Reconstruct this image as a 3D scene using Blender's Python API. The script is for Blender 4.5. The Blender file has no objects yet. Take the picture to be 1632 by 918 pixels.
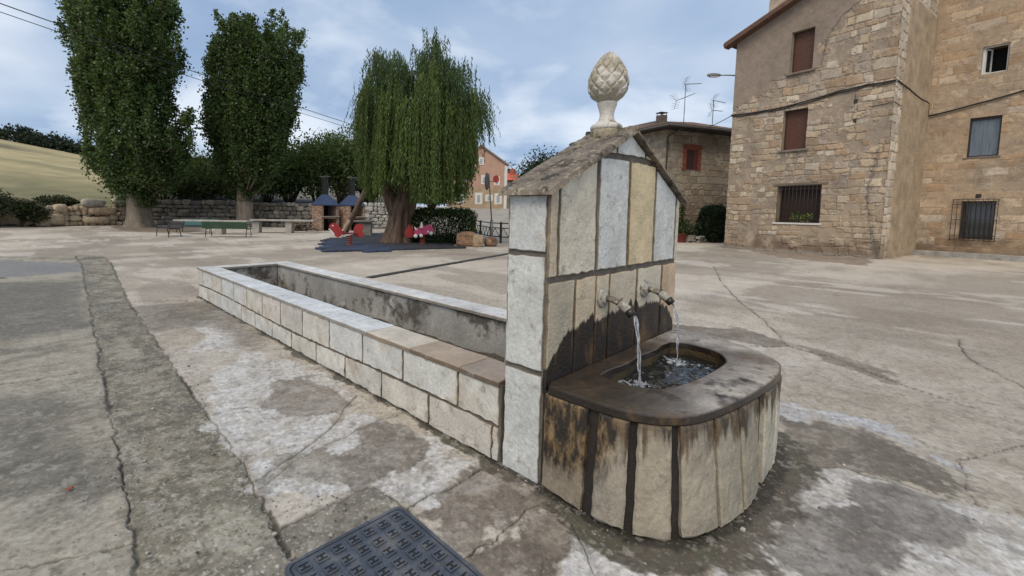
import bpy, bmesh, math, random
import numpy as np
from mathutils import Vector, Matrix
R = math.radians
SC = bpy.context.scene
COL = SC.collection

# ------------------------------------------------------------------ camera
CAM_F, CAM_PITCH, CAM_ROLL, CAM_YAW = 703.674, 0.0777916, 0.0147852, 0.7379539
CAM_PX, CAM_PY, EYE = 699.466, 392.5456, 1.45
CAM = np.array([-1.94301, -1.29630, EYE])
FW = np.array([math.sin(CAM_YAW)*math.cos(CAM_PITCH), math.cos(CAM_YAW)*math.cos(CAM_PITCH), -math.sin(CAM_PITCH)])
_r = np.array([math.cos(CAM_YAW), -math.sin(CAM_YAW), 0.0]); _u = np.cross(_r, FW)
RT = _r*math.cos(CAM_ROLL) + _u*math.sin(CAM_ROLL)
UP = -_r*math.sin(CAM_ROLL) + _u*math.cos(CAM_ROLL)
cd = bpy.data.cameras.new('camera'); cam = bpy.data.objects.new('camera', cd); COL.objects.link(cam)
cd.sensor_width = 36; cd.sensor_fit = 'HORIZONTAL'; cd.lens = 36*CAM_F/1632
cd.shift_x = (816-CAM_PX)/1632; cd.shift_y = (CAM_PY-459)/1632
cd.clip_start = 0.05; cd.clip_end = 2000
M4 = Matrix.Identity(4)
for i in range(3):
    M4[i][0] = RT[i]; M4[i][1] = UP[i]; M4[i][2] = -FW[i]; M4[i][3] = CAM[i]
cam.matrix_world = M4
SC.camera = cam

# ------------------------------------------------------------------ sky, sun, exposure
SUN_ELEV, SUN_HEAD = R(50), R(248)        # heading clockwise from +Y
SUN_STRENGTH, SUN_ANGLE, SKY_STRENGTH, EXPOSURE = 1.5, R(30), 0.08, 0.62
w = bpy.data.worlds.new('World'); SC.world = w; w.use_nodes = True
nt = w.node_tree; nt.nodes.clear()
def wn(t, **k):
    n = nt.nodes.new(t)
    for a, b in k.items(): setattr(n, a, b)
    return n
def wl(a, b): nt.links.new(a, b)
out = wn('ShaderNodeOutputWorld'); bg = wn('ShaderNodeBackground'); bg.inputs[1].default_value = SKY_STRENGTH
sky = wn('ShaderNodeTexSky', sky_type='NISHITA', sun_disc=False, sun_elevation=SUN_ELEV, sun_rotation=SUN_HEAD)
tc = wn('ShaderNodeTexCoord'); sep = wn('ShaderNodeSeparateXYZ'); wl(tc.outputs['Generated'], sep.inputs[0])
mz = wn('ShaderNodeMath', operation='MAXIMUM'); wl(sep.outputs[2], mz.inputs[0]); mz.inputs[1].default_value = 0.0
az = wn('ShaderNodeMath', operation='ADD'); wl(mz.outputs[0], az.inputs[0]); az.inputs[1].default_value = 0.22
dv = wn('ShaderNodeVectorMath', operation='DIVIDE'); cmb = wn('ShaderNodeCombineXYZ')
for i in range(3): wl(az.outputs[0], cmb.inputs[i])
wl(tc.outputs['Generated'], dv.inputs[0]); wl(cmb.outputs[0], dv.inputs[1])
fl = wn('ShaderNodeVectorMath', operation='MULTIPLY'); wl(dv.outputs[0], fl.inputs[0]); fl.inputs[1].default_value = (1, 1, 0.6)
def noise(scale, detail, rough, off, dist=0.0):
    mp = wn('ShaderNodeMapping'); mp.inputs['Location'].default_value = off
    n = wn('ShaderNodeTexNoise'); n.inputs['Scale'].default_value = scale; n.inputs['Detail'].default_value = detail
    n.inputs['Roughness'].default_value = rough; n.inputs['Distortion'].default_value = dist
    wl(fl.outputs[0], mp.inputs[0]); wl(mp.outputs[0], n.inputs['Vector']); return n
def ramp(fac, stops):
    r = wn('ShaderNodeValToRGB'); e = r.color_ramp.elements
    while len(e) < len(stops): e.new(0.5)
    for i, (p, c) in enumerate(stops): e[i].position = p; e[i].color = (*c, 1)
    wl(fac, r.inputs[0]); return r
n1 = noise(0.75, 6, 0.46, (3.1, 1.7, 0.2), 0.15)
n2 = noise(1.5, 7, 0.50, (8.3, 2.2, 4.0), 0.2)
base = ramp(n1.outputs['Fac'], [(0.36, (0.31, 0.43, 0.63)), (0.46, (0.42, 0.535, 0.71)), (0.55, (0.58, 0.665, 0.80)), (0.65, (0.82, 0.89, 0.96))])
top = ramp(n2.outputs['Fac'], [(0.50, (0, 0, 0)), (0.66, (1, 1, 1))])
m1 = wn('ShaderNodeMixRGB'); m1.inputs[2].default_value = (0.86, 0.92, 1.0, 1)
ms = wn('ShaderNodeMath', operation='MULTIPLY'); wl(top.outputs[0], ms.inputs[0]); ms.inputs[1].default_value = 0.75
wl(ms.outputs[0], m1.inputs[0]); wl(base.outputs[0], m1.inputs[1])
sc10 = wn('ShaderNodeVectorMath', operation='SCALE'); wl(m1.outputs[0], sc10.inputs[0]); sc10.inputs['Scale'].default_value = 8.9
m2 = wn('ShaderNodeMixRGB'); m2.inputs[0].default_value = 0.88
wl(sky.outputs[0], m2.inputs[1]); wl(sc10.outputs[0], m2.inputs[2])
wl(m2.outputs[0], bg.inputs[0]); wl(bg.outputs[0], out.inputs[0])
sd = bpy.data.lights.new('sun', 'SUN'); sun = bpy.data.objects.new('sun', sd); COL.objects.link(sun)
sd.energy = SUN_STRENGTH; sd.angle = SUN_ANGLE; sd.color = (1.0, 0.86, 0.68)
sdir = Vector((math.sin(SUN_HEAD)*math.cos(SUN_ELEV), math.cos(SUN_HEAD)*math.cos(SUN_ELEV), math.sin(SUN_ELEV)))
sun.rotation_euler = sdir.to_track_quat('Z', 'Y').to_euler()
sun.location = (-30, 10, 40)
vs = SC.view_settings
vs.view_transform = 'Standard'; vs.look = 'None'; vs.gamma = 1; vs.use_curve_mapping = False; vs.exposure = EXPOSURE
SC.cycles.max_bounces = 6; SC.cycles.diffuse_bounces = 3; SC.cycles.glossy_bounces = 3
SC.cycles.transmission_bounces = 5; SC.cycles.transparent_max_bounces = 6

# ------------------------------------------------------------------ measuring helpers (points measured in the photograph, 1632 x 918)
def ray(x, y): return FW + (x-CAM_PX)/CAM_F*RT - (y-CAM_PY)/CAM_F*UP
def G(x, y, z=0.0):
    d = ray(x, y); return CAM + d*((z-EYE)/d[2])
def dep(x, y, t): return CAM + t*ray(x, y)
def foot(x, t, z=0.0):
    """point on height z, at forward depth t, in the vertical plane of photo column x (near the horizon)"""
    p = dep(x, 340, t); return np.array([p[0], p[1], z])
def pdir(head): return np.array([math.sin(R(head)), math.cos(R(head)), 0.0])

# ------------------------------------------------------------------ noise
def _h(ix, iy, seed):
    n = (ix*374761393 + iy*668265263 + seed*974634777) & 0xFFFFFFFF
    n = ((n ^ (n >> 13))*1274126177) & 0xFFFFFFFF
    n = (n ^ (n >> 16)) & 0xFFFFFFFF
    return n.astype(np.float64)/4294967295.0
def vnoise(x, y, seed=0):
    x = np.asarray(x, float); y = np.asarray(y, float)
    ix = np.floor(x).astype(np.int64); iy = np.floor(y).astype(np.int64)
    fx = x-ix; fy = y-iy; fx = fx*fx*fx*(fx*(fx*6-15)+10); fy = fy*fy*fy*(fy*(fy*6-15)+10)
    a = _h(ix, iy, seed); b = _h(ix+1, iy, seed); c = _h(ix, iy+1, seed); d = _h(ix+1, iy+1, seed)
    return (a*(1-fx)+b*fx)*(1-fy) + (c*(1-fx)+d*fx)*fy
def fbm(x, y, seed=0, oct=5, gain=0.5):
    s = 0; a = 1; t = 0
    x = np.asarray(x, float); y = np.asarray(y, float)
    for o in range(oct):
        s = s + a*vnoise(x, y, seed+o*17); t += a; a *= gain
        x, y = x*2.03+11.3, y*2.03+5.7
    return s/t
def sstep(a, b, x):
    t = np.clip((x-a)/(b-a), 0, 1); return t*t*(3-2*t)
def seg_dist(x, y, P):
    d = np.full(np.shape(x), 1e9)
    for (ax, ay), (bx, by) in zip(P[:-1], P[1:]):
        dx, dy = bx-ax, by-ay; L = dx*dx+dy*dy+1e-12
        t = np.clip(((x-ax)*dx+(y-ay)*dy)/L, 0, 1)
        d = np.minimum(d, np.hypot(x-ax-t*dx, y-ay-t*dy))
    return d
def poly_sd(x, y, P):
    P = [tuple(p) for p in P]; d = seg_dist(x, y, P+[P[0]])
    ins = np.zeros(np.shape(x), bool)
    for (ax, ay), (bx, by) in zip(P, P[1:]+[P[0]]):
        c = (ay > y) != (by > y)
        with np.errstate(divide='ignore', invalid='ignore'):
            xi = (bx-ax)*(y-ay)/(by-ay+1e-15)+ax
        ins ^= c & (x < xi)
    return np.where(ins, -d, d)

# ------------------------------------------------------------------ mesh builders
def mesh_np(name, V, F, cols=None, mats=(), parent=None, smooth=False, link=True):
    V = np.asarray(V, np.float32); F = np.asarray(F, np.int32); k = F.shape[1]
    me = bpy.data.meshes.new(name)
    me.vertices.add(len(V)); me.vertices.foreach_set('co', V.ravel())
    me.loops.add(F.size); me.loops.foreach_set('vertex_index', F.ravel())
    me.polygons.add(len(F)); me.polygons.foreach_set('loop_start', np.arange(0, F.size, k, dtype=np.int32))
    try: me.polygons.foreach_set('loop_total', np.full(len(F), k, np.int32))
    except Exception: pass
    me.update(calc_edges=True)
    if cols is not None:
        c = np.ones((len(V), 4), np.float32); cc = np.asarray(cols, np.float32); c[:, :cc.shape[1]] = cc
        at = me.attributes.new('tint', 'FLOAT_COLOR', 'POINT'); at.data.foreach_set('color', c.ravel())
    me.polygons.foreach_set('use_smooth', np.full(len(F), bool(smooth)))
    for m in mats: me.materials.append(m)
    o = bpy.data.objects.new(name, me); o.parent = parent
    if link: COL.objects.link(o)
    return o

class MB:
    def __init__(s): s.v = []; s.f = []; s.m = []; s.c = []; s.sm = []; s.T = None
    def add(s, vs, fs, mi=0, col=(1, 1, 1, 1), smooth=False):
        b = len(s.v)
        for p in vs: s.v.append(tuple(p)); s.c.append(tuple(col) if len(col) == 4 else (*col, 1))
        for f in fs: s.f.append([b+i for i in f]); s.m.append(mi); s.sm.append(smooth)
        return b
    def box(s, c, d, mi=0, col=(1, 1, 1, 1), ax=None, jit=0):
        """box centre c, full sizes d, axes ax (3 unit vectors)"""
        c = np.array(c, float); ax = ax or (np.array([1., 0, 0]), np.array([0, 1., 0]), np.array([0, 0, 1.]))
        vs = []
        for sz in (-1, 1):
            for sy in (-1, 1):
                for sx in (-1, 1):
                    p = c+ax[0]*sx*d[0]/2+ax[1]*sy*d[1]/2+ax[2]*sz*d[2]/2
                    if jit: p = p+np.array([random.uniform(-jit, jit) for _ in range(3)])
                    vs.append(p)
        s.add(vs, [(0, 2, 3, 1), (4, 5, 7, 6), (0, 1, 5, 4), (2, 6, 7, 3), (0, 4, 6, 2), (1, 3, 7, 5)], mi, col)
    def quad(s, a, b, c, d, mi=0, col=(1, 1, 1, 1)): s.add([a, b, c, d], [(0, 1, 2, 3)], mi, col)
    def tube(s, pts, rad, n=8, mi=0, col=(1, 1, 1, 1), caps=True, smooth=True):
        pts = [np.array(p, float) for p in pts]
        if not hasattr(rad, '__len__'): rad = [rad]*len(pts)
        vs = []; prev = None
        for i, p in enumerate(pts):
            t = pts[min(i+1, len(pts)-1)]-pts[max(i-1, 0)]; t = t/(np.linalg.norm(t)+1e-9)
            if prev is None:
                a = np.array([0, 0, 1.]) if abs(t[2]) < 0.9 else np.array([1., 0, 0]); u = np.cross(a, t)
            else: u = prev-t*(prev@t)
            u = u/(np.linalg.norm(u)+1e-9); prev = u; w_ = np.cross(t, u)
            for k in range(n):
                an = 2*math.pi*k/n; vs.append(p+(u*math.cos(an)+w_*math.sin(an))*rad[i])
        fs = []
        for i in range(len(pts)-1):
            for k in range(n):
                fs.append((i*n+k, i*n+(k+1) % n, (i+1)*n+(k+1) % n, (i+1)*n+k))
        if caps: fs += [tuple(range(n-1, -1, -1)), tuple((len(pts)-1)*n+k for k in range(n))]
        s.add(vs, fs, mi, col, smooth)
    def lathe(s, prof, c=(0, 0, 0), n=24, mi=0, col=(1, 1, 1, 1), ax=None, smooth=True, cap=True):
        """profile of (radius, height) round the axis ax[2]"""
        c = np.array(c, float); ax = ax or (np.array([1., 0, 0]), np.array([0, 1., 0]), np.array([0, 0, 1.]))
        vs = [c+(ax[0]*math.cos(2*math.pi*k/n)+ax[1]*math.sin(2*math.pi*k/n))*r+ax[2]*h for r, h in prof for k in range(n)]
        fs = [(i*n+k, i*n+(k+1) % n, (i+1)*n+(k+1) % n, (i+1)*n+k) for i in range(len(prof)-1) for k in range(n)]
        if cap: fs += [tuple(range(n-1, -1, -1)), tuple((len(prof)-1)*n+k for k in range(n))]
        s.add(vs, fs, mi, col, smooth)
    def prism(s, poly, off, mi=0, col=(1, 1, 1, 1)):
        """extrude a closed 3D polygon along off"""
        n = len(poly); off = np.array(off, float); P = [np.array(p, float) for p in poly]
        s.add(P+[p+off for p in P], [tuple(range(n-1, -1, -1)), tuple(range(n, 2*n))]+[(i, (i+1) % n, n+(i+1) % n, n+i) for i in range(n)], mi, col)
    def rock(s, c, d, seed=0, sub=2, rough=0.25, mi=0, col=(1, 1, 1, 1), boxy=0.5, ax=None, smooth=False):
        bm = bmesh.new(); bmesh.ops.create_icosphere(bm, subdivisions=sub, radius=1)
        rn = random.Random(seed); ph = [rn.uniform(0, 9) for _ in range(6)]
        c = np.array(c, float); vs = []
        for v in bm.verts:
            p = np.array(v.co); q = np.sign(p)*np.abs(p)**(1-boxy*0.75)
            k = 1+rough*(math.sin(3*p[0]+ph[0])*math.sin(2.6*p[1]+ph[1])+0.6*math.sin(5*p[2]+ph[2]+2*p[0])*math.sin(4.3*p[1]+ph[3])+0.25*rn.uniform(-1, 1))
            q = q*k*np.array(d)/2
            if ax is not None: q = ax[0]*q[0]+ax[1]*q[1]+ax[2]*q[2]
            vs.append(c+q)
        fs = [[v.index for v in f.verts] for f in bm.faces]; bm.free()
        s.add(vs, fs, mi, col, smooth)
    def build(s, name, mats, parent=None, bevel=0, loc=None, recalc=True):
        me = bpy.data.meshes.new(name); me.from_pydata([tuple(map(float, p)) for p in s.v], [], s.f)
        at = me.attributes.new('tint', 'FLOAT_COLOR', 'POINT'); at.data.foreach_set('color', np.array(s.c, np.float32).ravel())
        if not isinstance(mats, (list, tuple)): mats = [mats]
        for m in mats: me.materials.append(m)
        me.polygons.foreach_set('material_index', np.array(s.m, np.int32)); me.polygons.foreach_set('use_smooth', np.array(s.sm, bool))
        me.update()
        if recalc:
            bm = bmesh.new(); bm.from_mesh(me); bmesh.ops.recalc_face_normals(bm, faces=bm.faces); bm.to_mesh(me); bm.free()
        o = bpy.data.objects.new(name, me); COL.objects.link(o)
        if parent is not None:
            o.parent = parent
            o.matrix_parent_inverse = Matrix.Translation(-parent.location) if parent.type == 'EMPTY' else Matrix.Identity(4)
        if bevel:
            b = o.modifiers.new('bevel', 'BEVEL'); b.width = bevel; b.segments = 2; b.limit_method = 'ANGLE'; b.angle_limit = R(40)
        return o
def adopt(o, parent):
    o.parent = parent
    if parent.type == 'EMPTY': o.matrix_parent_inverse = Matrix.Translation(-parent.location)
    return o
def tag(o, label=None, cat=None, group=None, kind=None):
    if label: o['label'] = label
    if cat: o['category'] = cat
    if group: o['group'] = group
    if kind: o['kind'] = kind
    return o
def thing(name, loc, label, cat, group=None):
    o = bpy.data.objects.new(name, None); COL.objects.link(o); o.location = tuple(map(float, loc)); o.empty_display_size = 0.2
    return tag(o, label, cat, group)

# ------------------------------------------------------------------ materials
def srgb(r, g, b): return tuple(((c/255)/12.92 if c/255 <= 0.04045 else ((c/255+0.055)/1.055)**2.4) for c in (r, g, b))
def mat(name, col=(0.5, 0.5, 0.5), rough=0.85, tint=False, var=0.25, scale=6.0, bump=0.3, bscale=None, metal=0.0, bdist=0.01, spots=None, stretch=None, spec=0.5, fine=True):
    """noisy surface: base colour (times the mesh's tint), broad mottling, fine grain and bump"""
    m = bpy.data.materials.new(name); m.use_nodes = True; t = m.node_tree; N = t.nodes; L = t.links
    b = N['Principled BSDF']; b.inputs['Roughness'].default_value = rough; b.inputs['Metallic'].default_value = metal
    b.inputs['Specular IOR Level'].default_value = spec
    g = N.new('ShaderNodeNewGeometry'); mp = N.new('ShaderNodeMapping'); L.new(g.outputs['Position'], mp.inputs[0])
    if stretch: mp.inputs['Scale'].default_value = stretch
    n1 = N.new('ShaderNodeTexNoise'); n1.inputs['Scale'].default_value = scale; n1.inputs['Detail'].default_value = 6; n1.inputs['Roughness'].default_value = 0.6
    L.new(mp.outputs[0], n1.inputs['Vector'])
    n2 = N.new('ShaderNodeTexNoise'); n2.inputs['Scale'].default_value = (bscale or scale*8); n2.inputs['Detail'].default_value = 5; n2.inputs['Roughness'].default_value = 0.65
    L.new(mp.outputs[0], n2.inputs['Vector'])
    mr = N.new('ShaderNodeMapRange'); mr.inputs[1].default_value = 0.3; mr.inputs[2].default_value = 0.7; mr.inputs[3].default_value = 1-var; mr.inputs[4].default_value = 1+var
    L.new(n1.outputs['Fac'], mr.inputs[0])
    mr2 = N.new('ShaderNodeMapRange'); mr2.inputs[1].default_value = 0.3; mr2.inputs[2].default_value = 0.7; mr2.inputs[3].default_value = 1-var*0.6; mr2.inputs[4].default_value = 1+var*0.6
    L.new(n2.outputs['Fac'], mr2.inputs[0])
    mm = N.new('ShaderNodeMath'); mm.operation = 'MULTIPLY'; L.new(mr.outputs[0], mm.inputs[0]); L.new(mr2.outputs[0], mm.inputs[1])
    sc = N.new('ShaderNodeVectorMath'); sc.operation = 'SCALE'; L.new(mm.outputs[0], sc.inputs['Scale'])
    if tint:
        a = N.new('ShaderNodeAttribute'); a.attribute_name = 'tint'
        if col is not None and tuple(col) != (1, 1, 1):
            mu = N.new('ShaderNodeVectorMath'); mu.operation = 'MULTIPLY'; L.new(a.outputs['Color'], mu.inputs[0]); mu.inputs[1].default_value = col; L.new(mu.outputs[0], sc.inputs[0])
        else: L.new(a.outputs['Color'], sc.inputs[0])
    else: sc.inputs[0].default_value = col
    last = sc.outputs[0]
    if spots:      # (colour, noise scale, lo, hi): patches of lichen, rust, dirt
        for (c2, s2, lo, hi) in spots:
            n3 = N.new('ShaderNodeTexNoise'); n3.inputs['Scale'].default_value = s2; n3.inputs['Detail'].default_value = 7; n3.inputs['Roughness'].default_value = 0.65
            L.new(mp.outputs[0], n3.inputs['Vector'])
            m3 = N.new('ShaderNodeMapRange'); m3.inputs[1].default_value = lo; m3.inputs[2].default_value = hi; L.new(n3.outputs['Fac'], m3.inputs[0])
            mx = N.new('ShaderNodeMixRGB'); L.new(m3.outputs[0], mx.inputs[0]); L.new(last, mx.inputs[1]); mx.inputs[2].default_value = (*c2, 1)
            last = mx.outputs[0]
    L.new(last, b.inputs['Base Color'])
    if bump:
        bp = N.new('ShaderNodeBump'); bp.inputs['Strength'].default_value = bump; bp.inputs['Distance'].default_value = bdist
        L.new(n2.outputs['Fac'], bp.inputs['Height']); L.new(bp.outputs[0], b.inputs['Normal'])
    return m
def leafmat(name, rough=0.55):
    m = bpy.data.materials.new(name); m.use_nodes = True; t = m.node_tree; b = t.nodes['Principled BSDF']
    a = t.nodes.new('ShaderNodeAttribute'); a.attribute_name = 'tint'; t.links.new(a.outputs['Color'], b.inputs['Base Color'])
    b.inputs['Roughness'].default_value = rough; b.inputs['Specular IOR Level'].default_value = 0.35
    tr = t.nodes.new('ShaderNodeBsdfTranslucent'); hs = t.nodes.new('ShaderNodeMixRGB'); hs.blend_type = 'MULTIPLY'; hs.inputs[0].default_value = 1; hs.inputs[2].default_value = (1.5, 1.35, .6, 1)
    t.links.new(a.outputs['Color'], hs.inputs[1]); t.links.new(hs.outputs[0], tr.inputs[0])
    mx = t.nodes.new('ShaderNodeMixShader'); mx.inputs[0].default_value = 0.35; t.links.new(b.outputs[0], mx.inputs[1]); t.links.new(tr.outputs[0], mx.inputs[2]); t.links.new(mx.outputs[0], t.nodes['Material Output'].inputs[0])
    return m

# ================================================================== GROUND
def gp(P): return [tuple(G(x, y)[:2]) for x, y in P]
def build_ground():
    fine = np.linspace(-R(58), R(60), 1120); head0 = CAM_YAW
    coarse = np.linspace(R(60), 2*math.pi-R(58), 60)[1:-1]
    ang = np.concatenate([fine, coarse])+head0
    inv = np.linspace(1/1.35, 1/48., 700); rad = np.concatenate([[0.02, 0.3, .6, .8, 1.0, 1.15, 1.25], 1/inv, [55, 70, 100, 160, 260, 420]])
    A, Rr = np.meshgrid(ang, rad)          # rows = radius
    X = CAM[0]+np.sin(A)*Rr; Y = CAM[1]+np.cos(A)*Rr
    sh = X.shape; x = X.ravel(); y = Y.ravel(); n = len(x)
    near = Rr.ravel() < 50
    wx = x+(fbm(x*1.7, y*1.7, 3, 5)-0.5)*0.5*np.minimum(1, 1)+(fbm(x*9, y*9, 31, 3)-0.5)*0.10
    wy = y+(fbm(x*1.7, y*1.7, 7, 5)-0.5)*0.5+(fbm(x*9, y*9, 37, 3)-0.5)*0.10
    cx_ = x+(fbm(x*4, y*4, 13, 4)-0.5)*0.045; cy_ = y+(fbm(x*4, y*4, 19, 4)-0.5)*0.045
    f1 = fbm(x*0.35, y*0.35, 41, 4); f2 = fbm(x*1.6, y*1.6, 43, 5, 0.6); f3 = fbm(x*7, y*7, 47, 5, 0.65); f4 = fbm(x*40, y*40, 53, 3, 0.7)
    col = np.empty((n, 3)); col[:] = (0.360, 0.318, 0.262)
    wet = np.zeros(n); z = (f2-0.5)*0.012
    def lay(mask, c): 
        k = np.asarray(mask)[:, None]; col[:] = col*(1-k)+np.array(c)*k
    # broad weathering: greyer and browner washes, paler scoured streaks
    lay(sstep(0.50, 0.66, f1)*0.45, (0.27, 0.245, 0.205))
    lay(sstep(0.56, 0.70, f2)*0.40, (0.225, 0.19, 0.148))
    lay(sstep(0.47, 0.36, f2)*0.55, (0.40, 0.365, 0.315))
    pal = fbm(x*0.9+20, y*2.6, 61, 5, 0.6); lay(sstep(0.55, 0.66, pal)*0.45, (0.43, 0.40, 0.355))
    da = fbm(x*2.4+9, y*0.8, 67, 5, 0.6); lay(sstep(0.58, 0.70, da)*0.45, (0.17, 0.15, 0.12))
    far = sstep(6, 14, np.hypot(x-CAM[0], y-CAM[1])); lay(far*0.45, (0.39, 0.345, 0.285))
    dist = np.hypot(x-CAM[0], y-CAM[1]); gk = 1/(1+(dist/7)**2)
    b1 = fbm(x*.22+3, y*.5, 301, 5, .55); b2 = fbm(x*.55+40, y*.25, 307, 5, .55); fr = sstep(4, 9, dist)
    lay(sstep(.50, .62, b1)*.55*fr, (.45, .40, .33)); lay(sstep(.50, .38, b1)*.6*fr, (.215, .182, .142)); lay(sstep(.56, .66, b2)*.5*fr, (.185, .155, .12)); lay(sstep(.60, .68, fbm(x*1.2, y*.6, 311, 5, .6))*.5*fr, (.50, .465, .41))
    # three strips on the near side, parted by joints
    JA = [(120, 408), (130, 420), (140, 470), (150, 520), (163, 590), (175, 660), (198, 760), (213, 855), (225, 918), (245, 1040)]
    JB = [(165, 408), (178, 420), (205, 480), (250, 545), (290, 600), (325, 650), (385, 742), (425, 815), (450, 850), (520, 1000), (540, 1040)]
    left = poly_sd(cx_, cy_, gp(JA+[(-300, 1040), (-2600, 600), (-900, 420), (-300, 408)]))
    strip = poly_sd(cx_, cy_, gp(JA+JB[::-1]))
    lay(sstep(0.01, -0.01, left)*0.85, (0.245, 0.220, 0.172))
    ln = fbm(x*1.1+5, y*1.1, 71, 5, 0.6)
    lay(sstep(0.0, -0.1, left)*sstep(0.50, 0.62, ln)*0.7, (0.275, 0.255, 0.21))
    lay(sstep(0.0, -0.1, left)*sstep(0.47, 0.37, ln)*0.7, (0.125, 0.118, 0.098))
    lay(sstep(0.012, -0.012, strip)*0.95, (0.172, 0.155, 0.115)); z -= sstep(0.012, -0.012, strip)*0.006
    st = fbm(x*2.3, y*2.3, 73, 6, 0.65)
    lay(sstep(0.0, -0.06, strip)*sstep(0.53, 0.66, st)*0.75, (0.24, 0.225, 0.18))
    lay(sstep(0.0, -0.06, strip)*sstep(0.46, 0.36, st)*0.7, (0.075, 0.072, 0.058))
    ins = sstep(0.0, -0.04, strip)
    speck = vnoise(x*55, y*55, 77); lay(ins*sstep(0.86, 0.93, speck)*0.55, (0.36, 0.34, 0.30))
    mo = fbm(x*6, y*6, 211, 5, .7); lay(sstep(.02, -.02, strip)*sstep(.53, .60, mo)*.55, (.085, .078, .058)); lay(sstep(.02, -.02, strip)*sstep(.44, .37, mo)*.45, (.26, .24, .19))
    lay(sstep(.02, -.02, left)*sstep(.55, .63, fbm(x*3, y*9, 215, 5, .65))*.45, (.13, .118, .09)); lay(sstep(.02, -.02, left)*sstep(.56, .63, fbm(x*2+4, y*7, 217, 5, .65))*.4, (.33, .305, .25))
    asph = poly_sd(wx, wy, gp([(-400, 412), (0, 414), (128, 419), (131, 434), (0, 443), (-400, 455)])); lay(sstep(0.05, -0.05, asph)*0.85, (0.16, 0.162, 0.165))
    # pale scoured patches
    pale = [[(330, 600), (350, 585), (400, 560), (450, 565), (520, 590), (560, 622), (545, 650), (500, 700), (440, 745), (405, 760), (370, 720), (345, 660)],
            [(415, 772), (470, 730), (520, 700), (570, 668), (620, 665), (690, 690), (775, 742), (650, 803), (598, 770), (450, 830)],
            [(1235, 748), (1330, 752), (1400, 770), (1500, 797), (1632, 832), (1800, 900), (1800, 1060), (1150, 1060), (1165, 885), (1205, 800)],
            [(925, 842), (960, 862), (1010, 885), (1060, 895), (1085, 905), (1090, 1000), (950, 1000)],
            [(1236, 632), (1300, 645), (1400, 678), (1480, 702), (1530, 737), (1400, 695), (1300, 668), (1236, 655)],
            [(650, 803), (770, 748), (815, 742), (800, 762), (700, 803), (655, 812)],
            [(300, 520), (330, 490), (420, 540), (400, 556), (330, 560)]]
    for i, P in enumerate(pale):
        s_ = poly_sd(wx, wy, gp(P))
        brk = fbm(x*6+i*3, y*6, 83+i, 5, 0.65)
        k = sstep(0.012, -0.012, s_+(brk-0.5)*0.26+(f4-.5)*.06)*(.75+.25*sstep(.3,.7,f4))
        lay(k*0.9, (0.455, 0.445, 0.43) if i != 4 else (0.36, 0.37, 0.40))
        lay(k*sstep(0.52, 0.60, brk)*0.6, (0.29, 0.262, 0.225)); lay(k*sstep(.60,.66,fbm(x*13,y*13,171,4,.6))*.5,(.22,.20,.17)); lay(k*sstep(0.45, 0.36, f3)*0.5, (0.56, 0.56, 0.56)); z += k*0.003
    # darker damp patches
    dark = [([(412, 640), (440, 596), (500, 600), (556, 640), (530, 662), (450, 660)], (0.205, 0.178, 0.148), .3),
            ([(532, 742), (600, 690), (640, 672), (690, 688), (700, 720), (650, 748), (580, 772)], (0.165, 0.143, 0.118), .35),
            ([(470, 745), (520, 725), (560, 745), (545, 775), (490, 775)], (0.24, 0.215, 0.18), .2),
            ([(650, 812), (700, 797), (770, 752), (835, 785), (864, 803), (745, 884)], (0.158, 0.132, 0.105), .25),
            ([(742, 890), (864, 808), (915, 842), (952, 1000), (735, 1010)], (0.128, 0.105, 0.082), .25),
            ([(1240, 657), (1300, 670), (1400, 697), (1525, 740), (1546, 797), (1400, 762), (1300, 741), (1240, 733)], (0.128, 0.110, 0.086), .35),
            ([(1290, 805), (1340, 778), (1420, 776), (1510, 802), (1532, 845), (1490, 875), (1500, 1040), (1280, 1040), (1262, 860)], (0.148, 0.133, 0.118), .5),
            ([(1075, 520), (1180, 524), (1262, 546), (1240, 556), (1080, 535)], (0.15, 0.125, 0.098), .2),
            ([(-500, 455), (128, 448), (150, 485), (155, 525), (0, 545), (-500, 560)], (0.115, 0.108, 0.09), .1),
            ([(-500, 660), (90, 630), (160, 700), (185, 760), (110, 805), (-500, 850)], (0.118, 0.110, 0.09), .1),
            ([(200, 490), (330, 478), (440, 545), (420, 556), (330, 520), (230, 530)], (0.135, 0.118, 0.092), .1),
            ([(1300, 556), (1440, 600), (1420, 606), (1330, 580)], (0.17, 0.145, 0.11), .1),
            ([(1180, 396), (1390, 412), (1380, 424), (1240, 410)], (0.20, 0.155, 0.115), .0)]
    for i, (P, c, wv) in enumerate(dark):
        s_ = poly_sd(wx, wy, gp(P)); brk = fbm(x*5+i*7, y*5, 101+i, 5, 0.6)
        soft = 0.25 if i in (8, 9, 10) else 0.018
        k = sstep(soft, -soft, s_+(brk-0.5)*(0.5 if soft > .1 else 0.18)+(f4-.5)*.03)
        lay(k*(0.75+0.25*sstep(0.35, 0.6, brk)), c); wet = np.maximum(wet, k*wv)
    # cement surround of the manhole
    s_ = poly_sd(cx_, cy_, gp([(425, 850), (500, 812), (595, 772), (655, 812), (760, 905), (800, 1040), (330, 1040), (385, 900)]))
    k = sstep(0.01, -0.01, s_); lay(k*0.9, (0.150, 0.138, 0.112)); lay(k*sstep(0.55, 0.65, f3)*0.4, (0.22, 0.205, 0.165)); lay(k*sstep(0.84, 0.9, vnoise(x*70, y*70, 5))*0.7, (0.45, 0.43, 0.4)); z -= k*0.004
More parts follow.
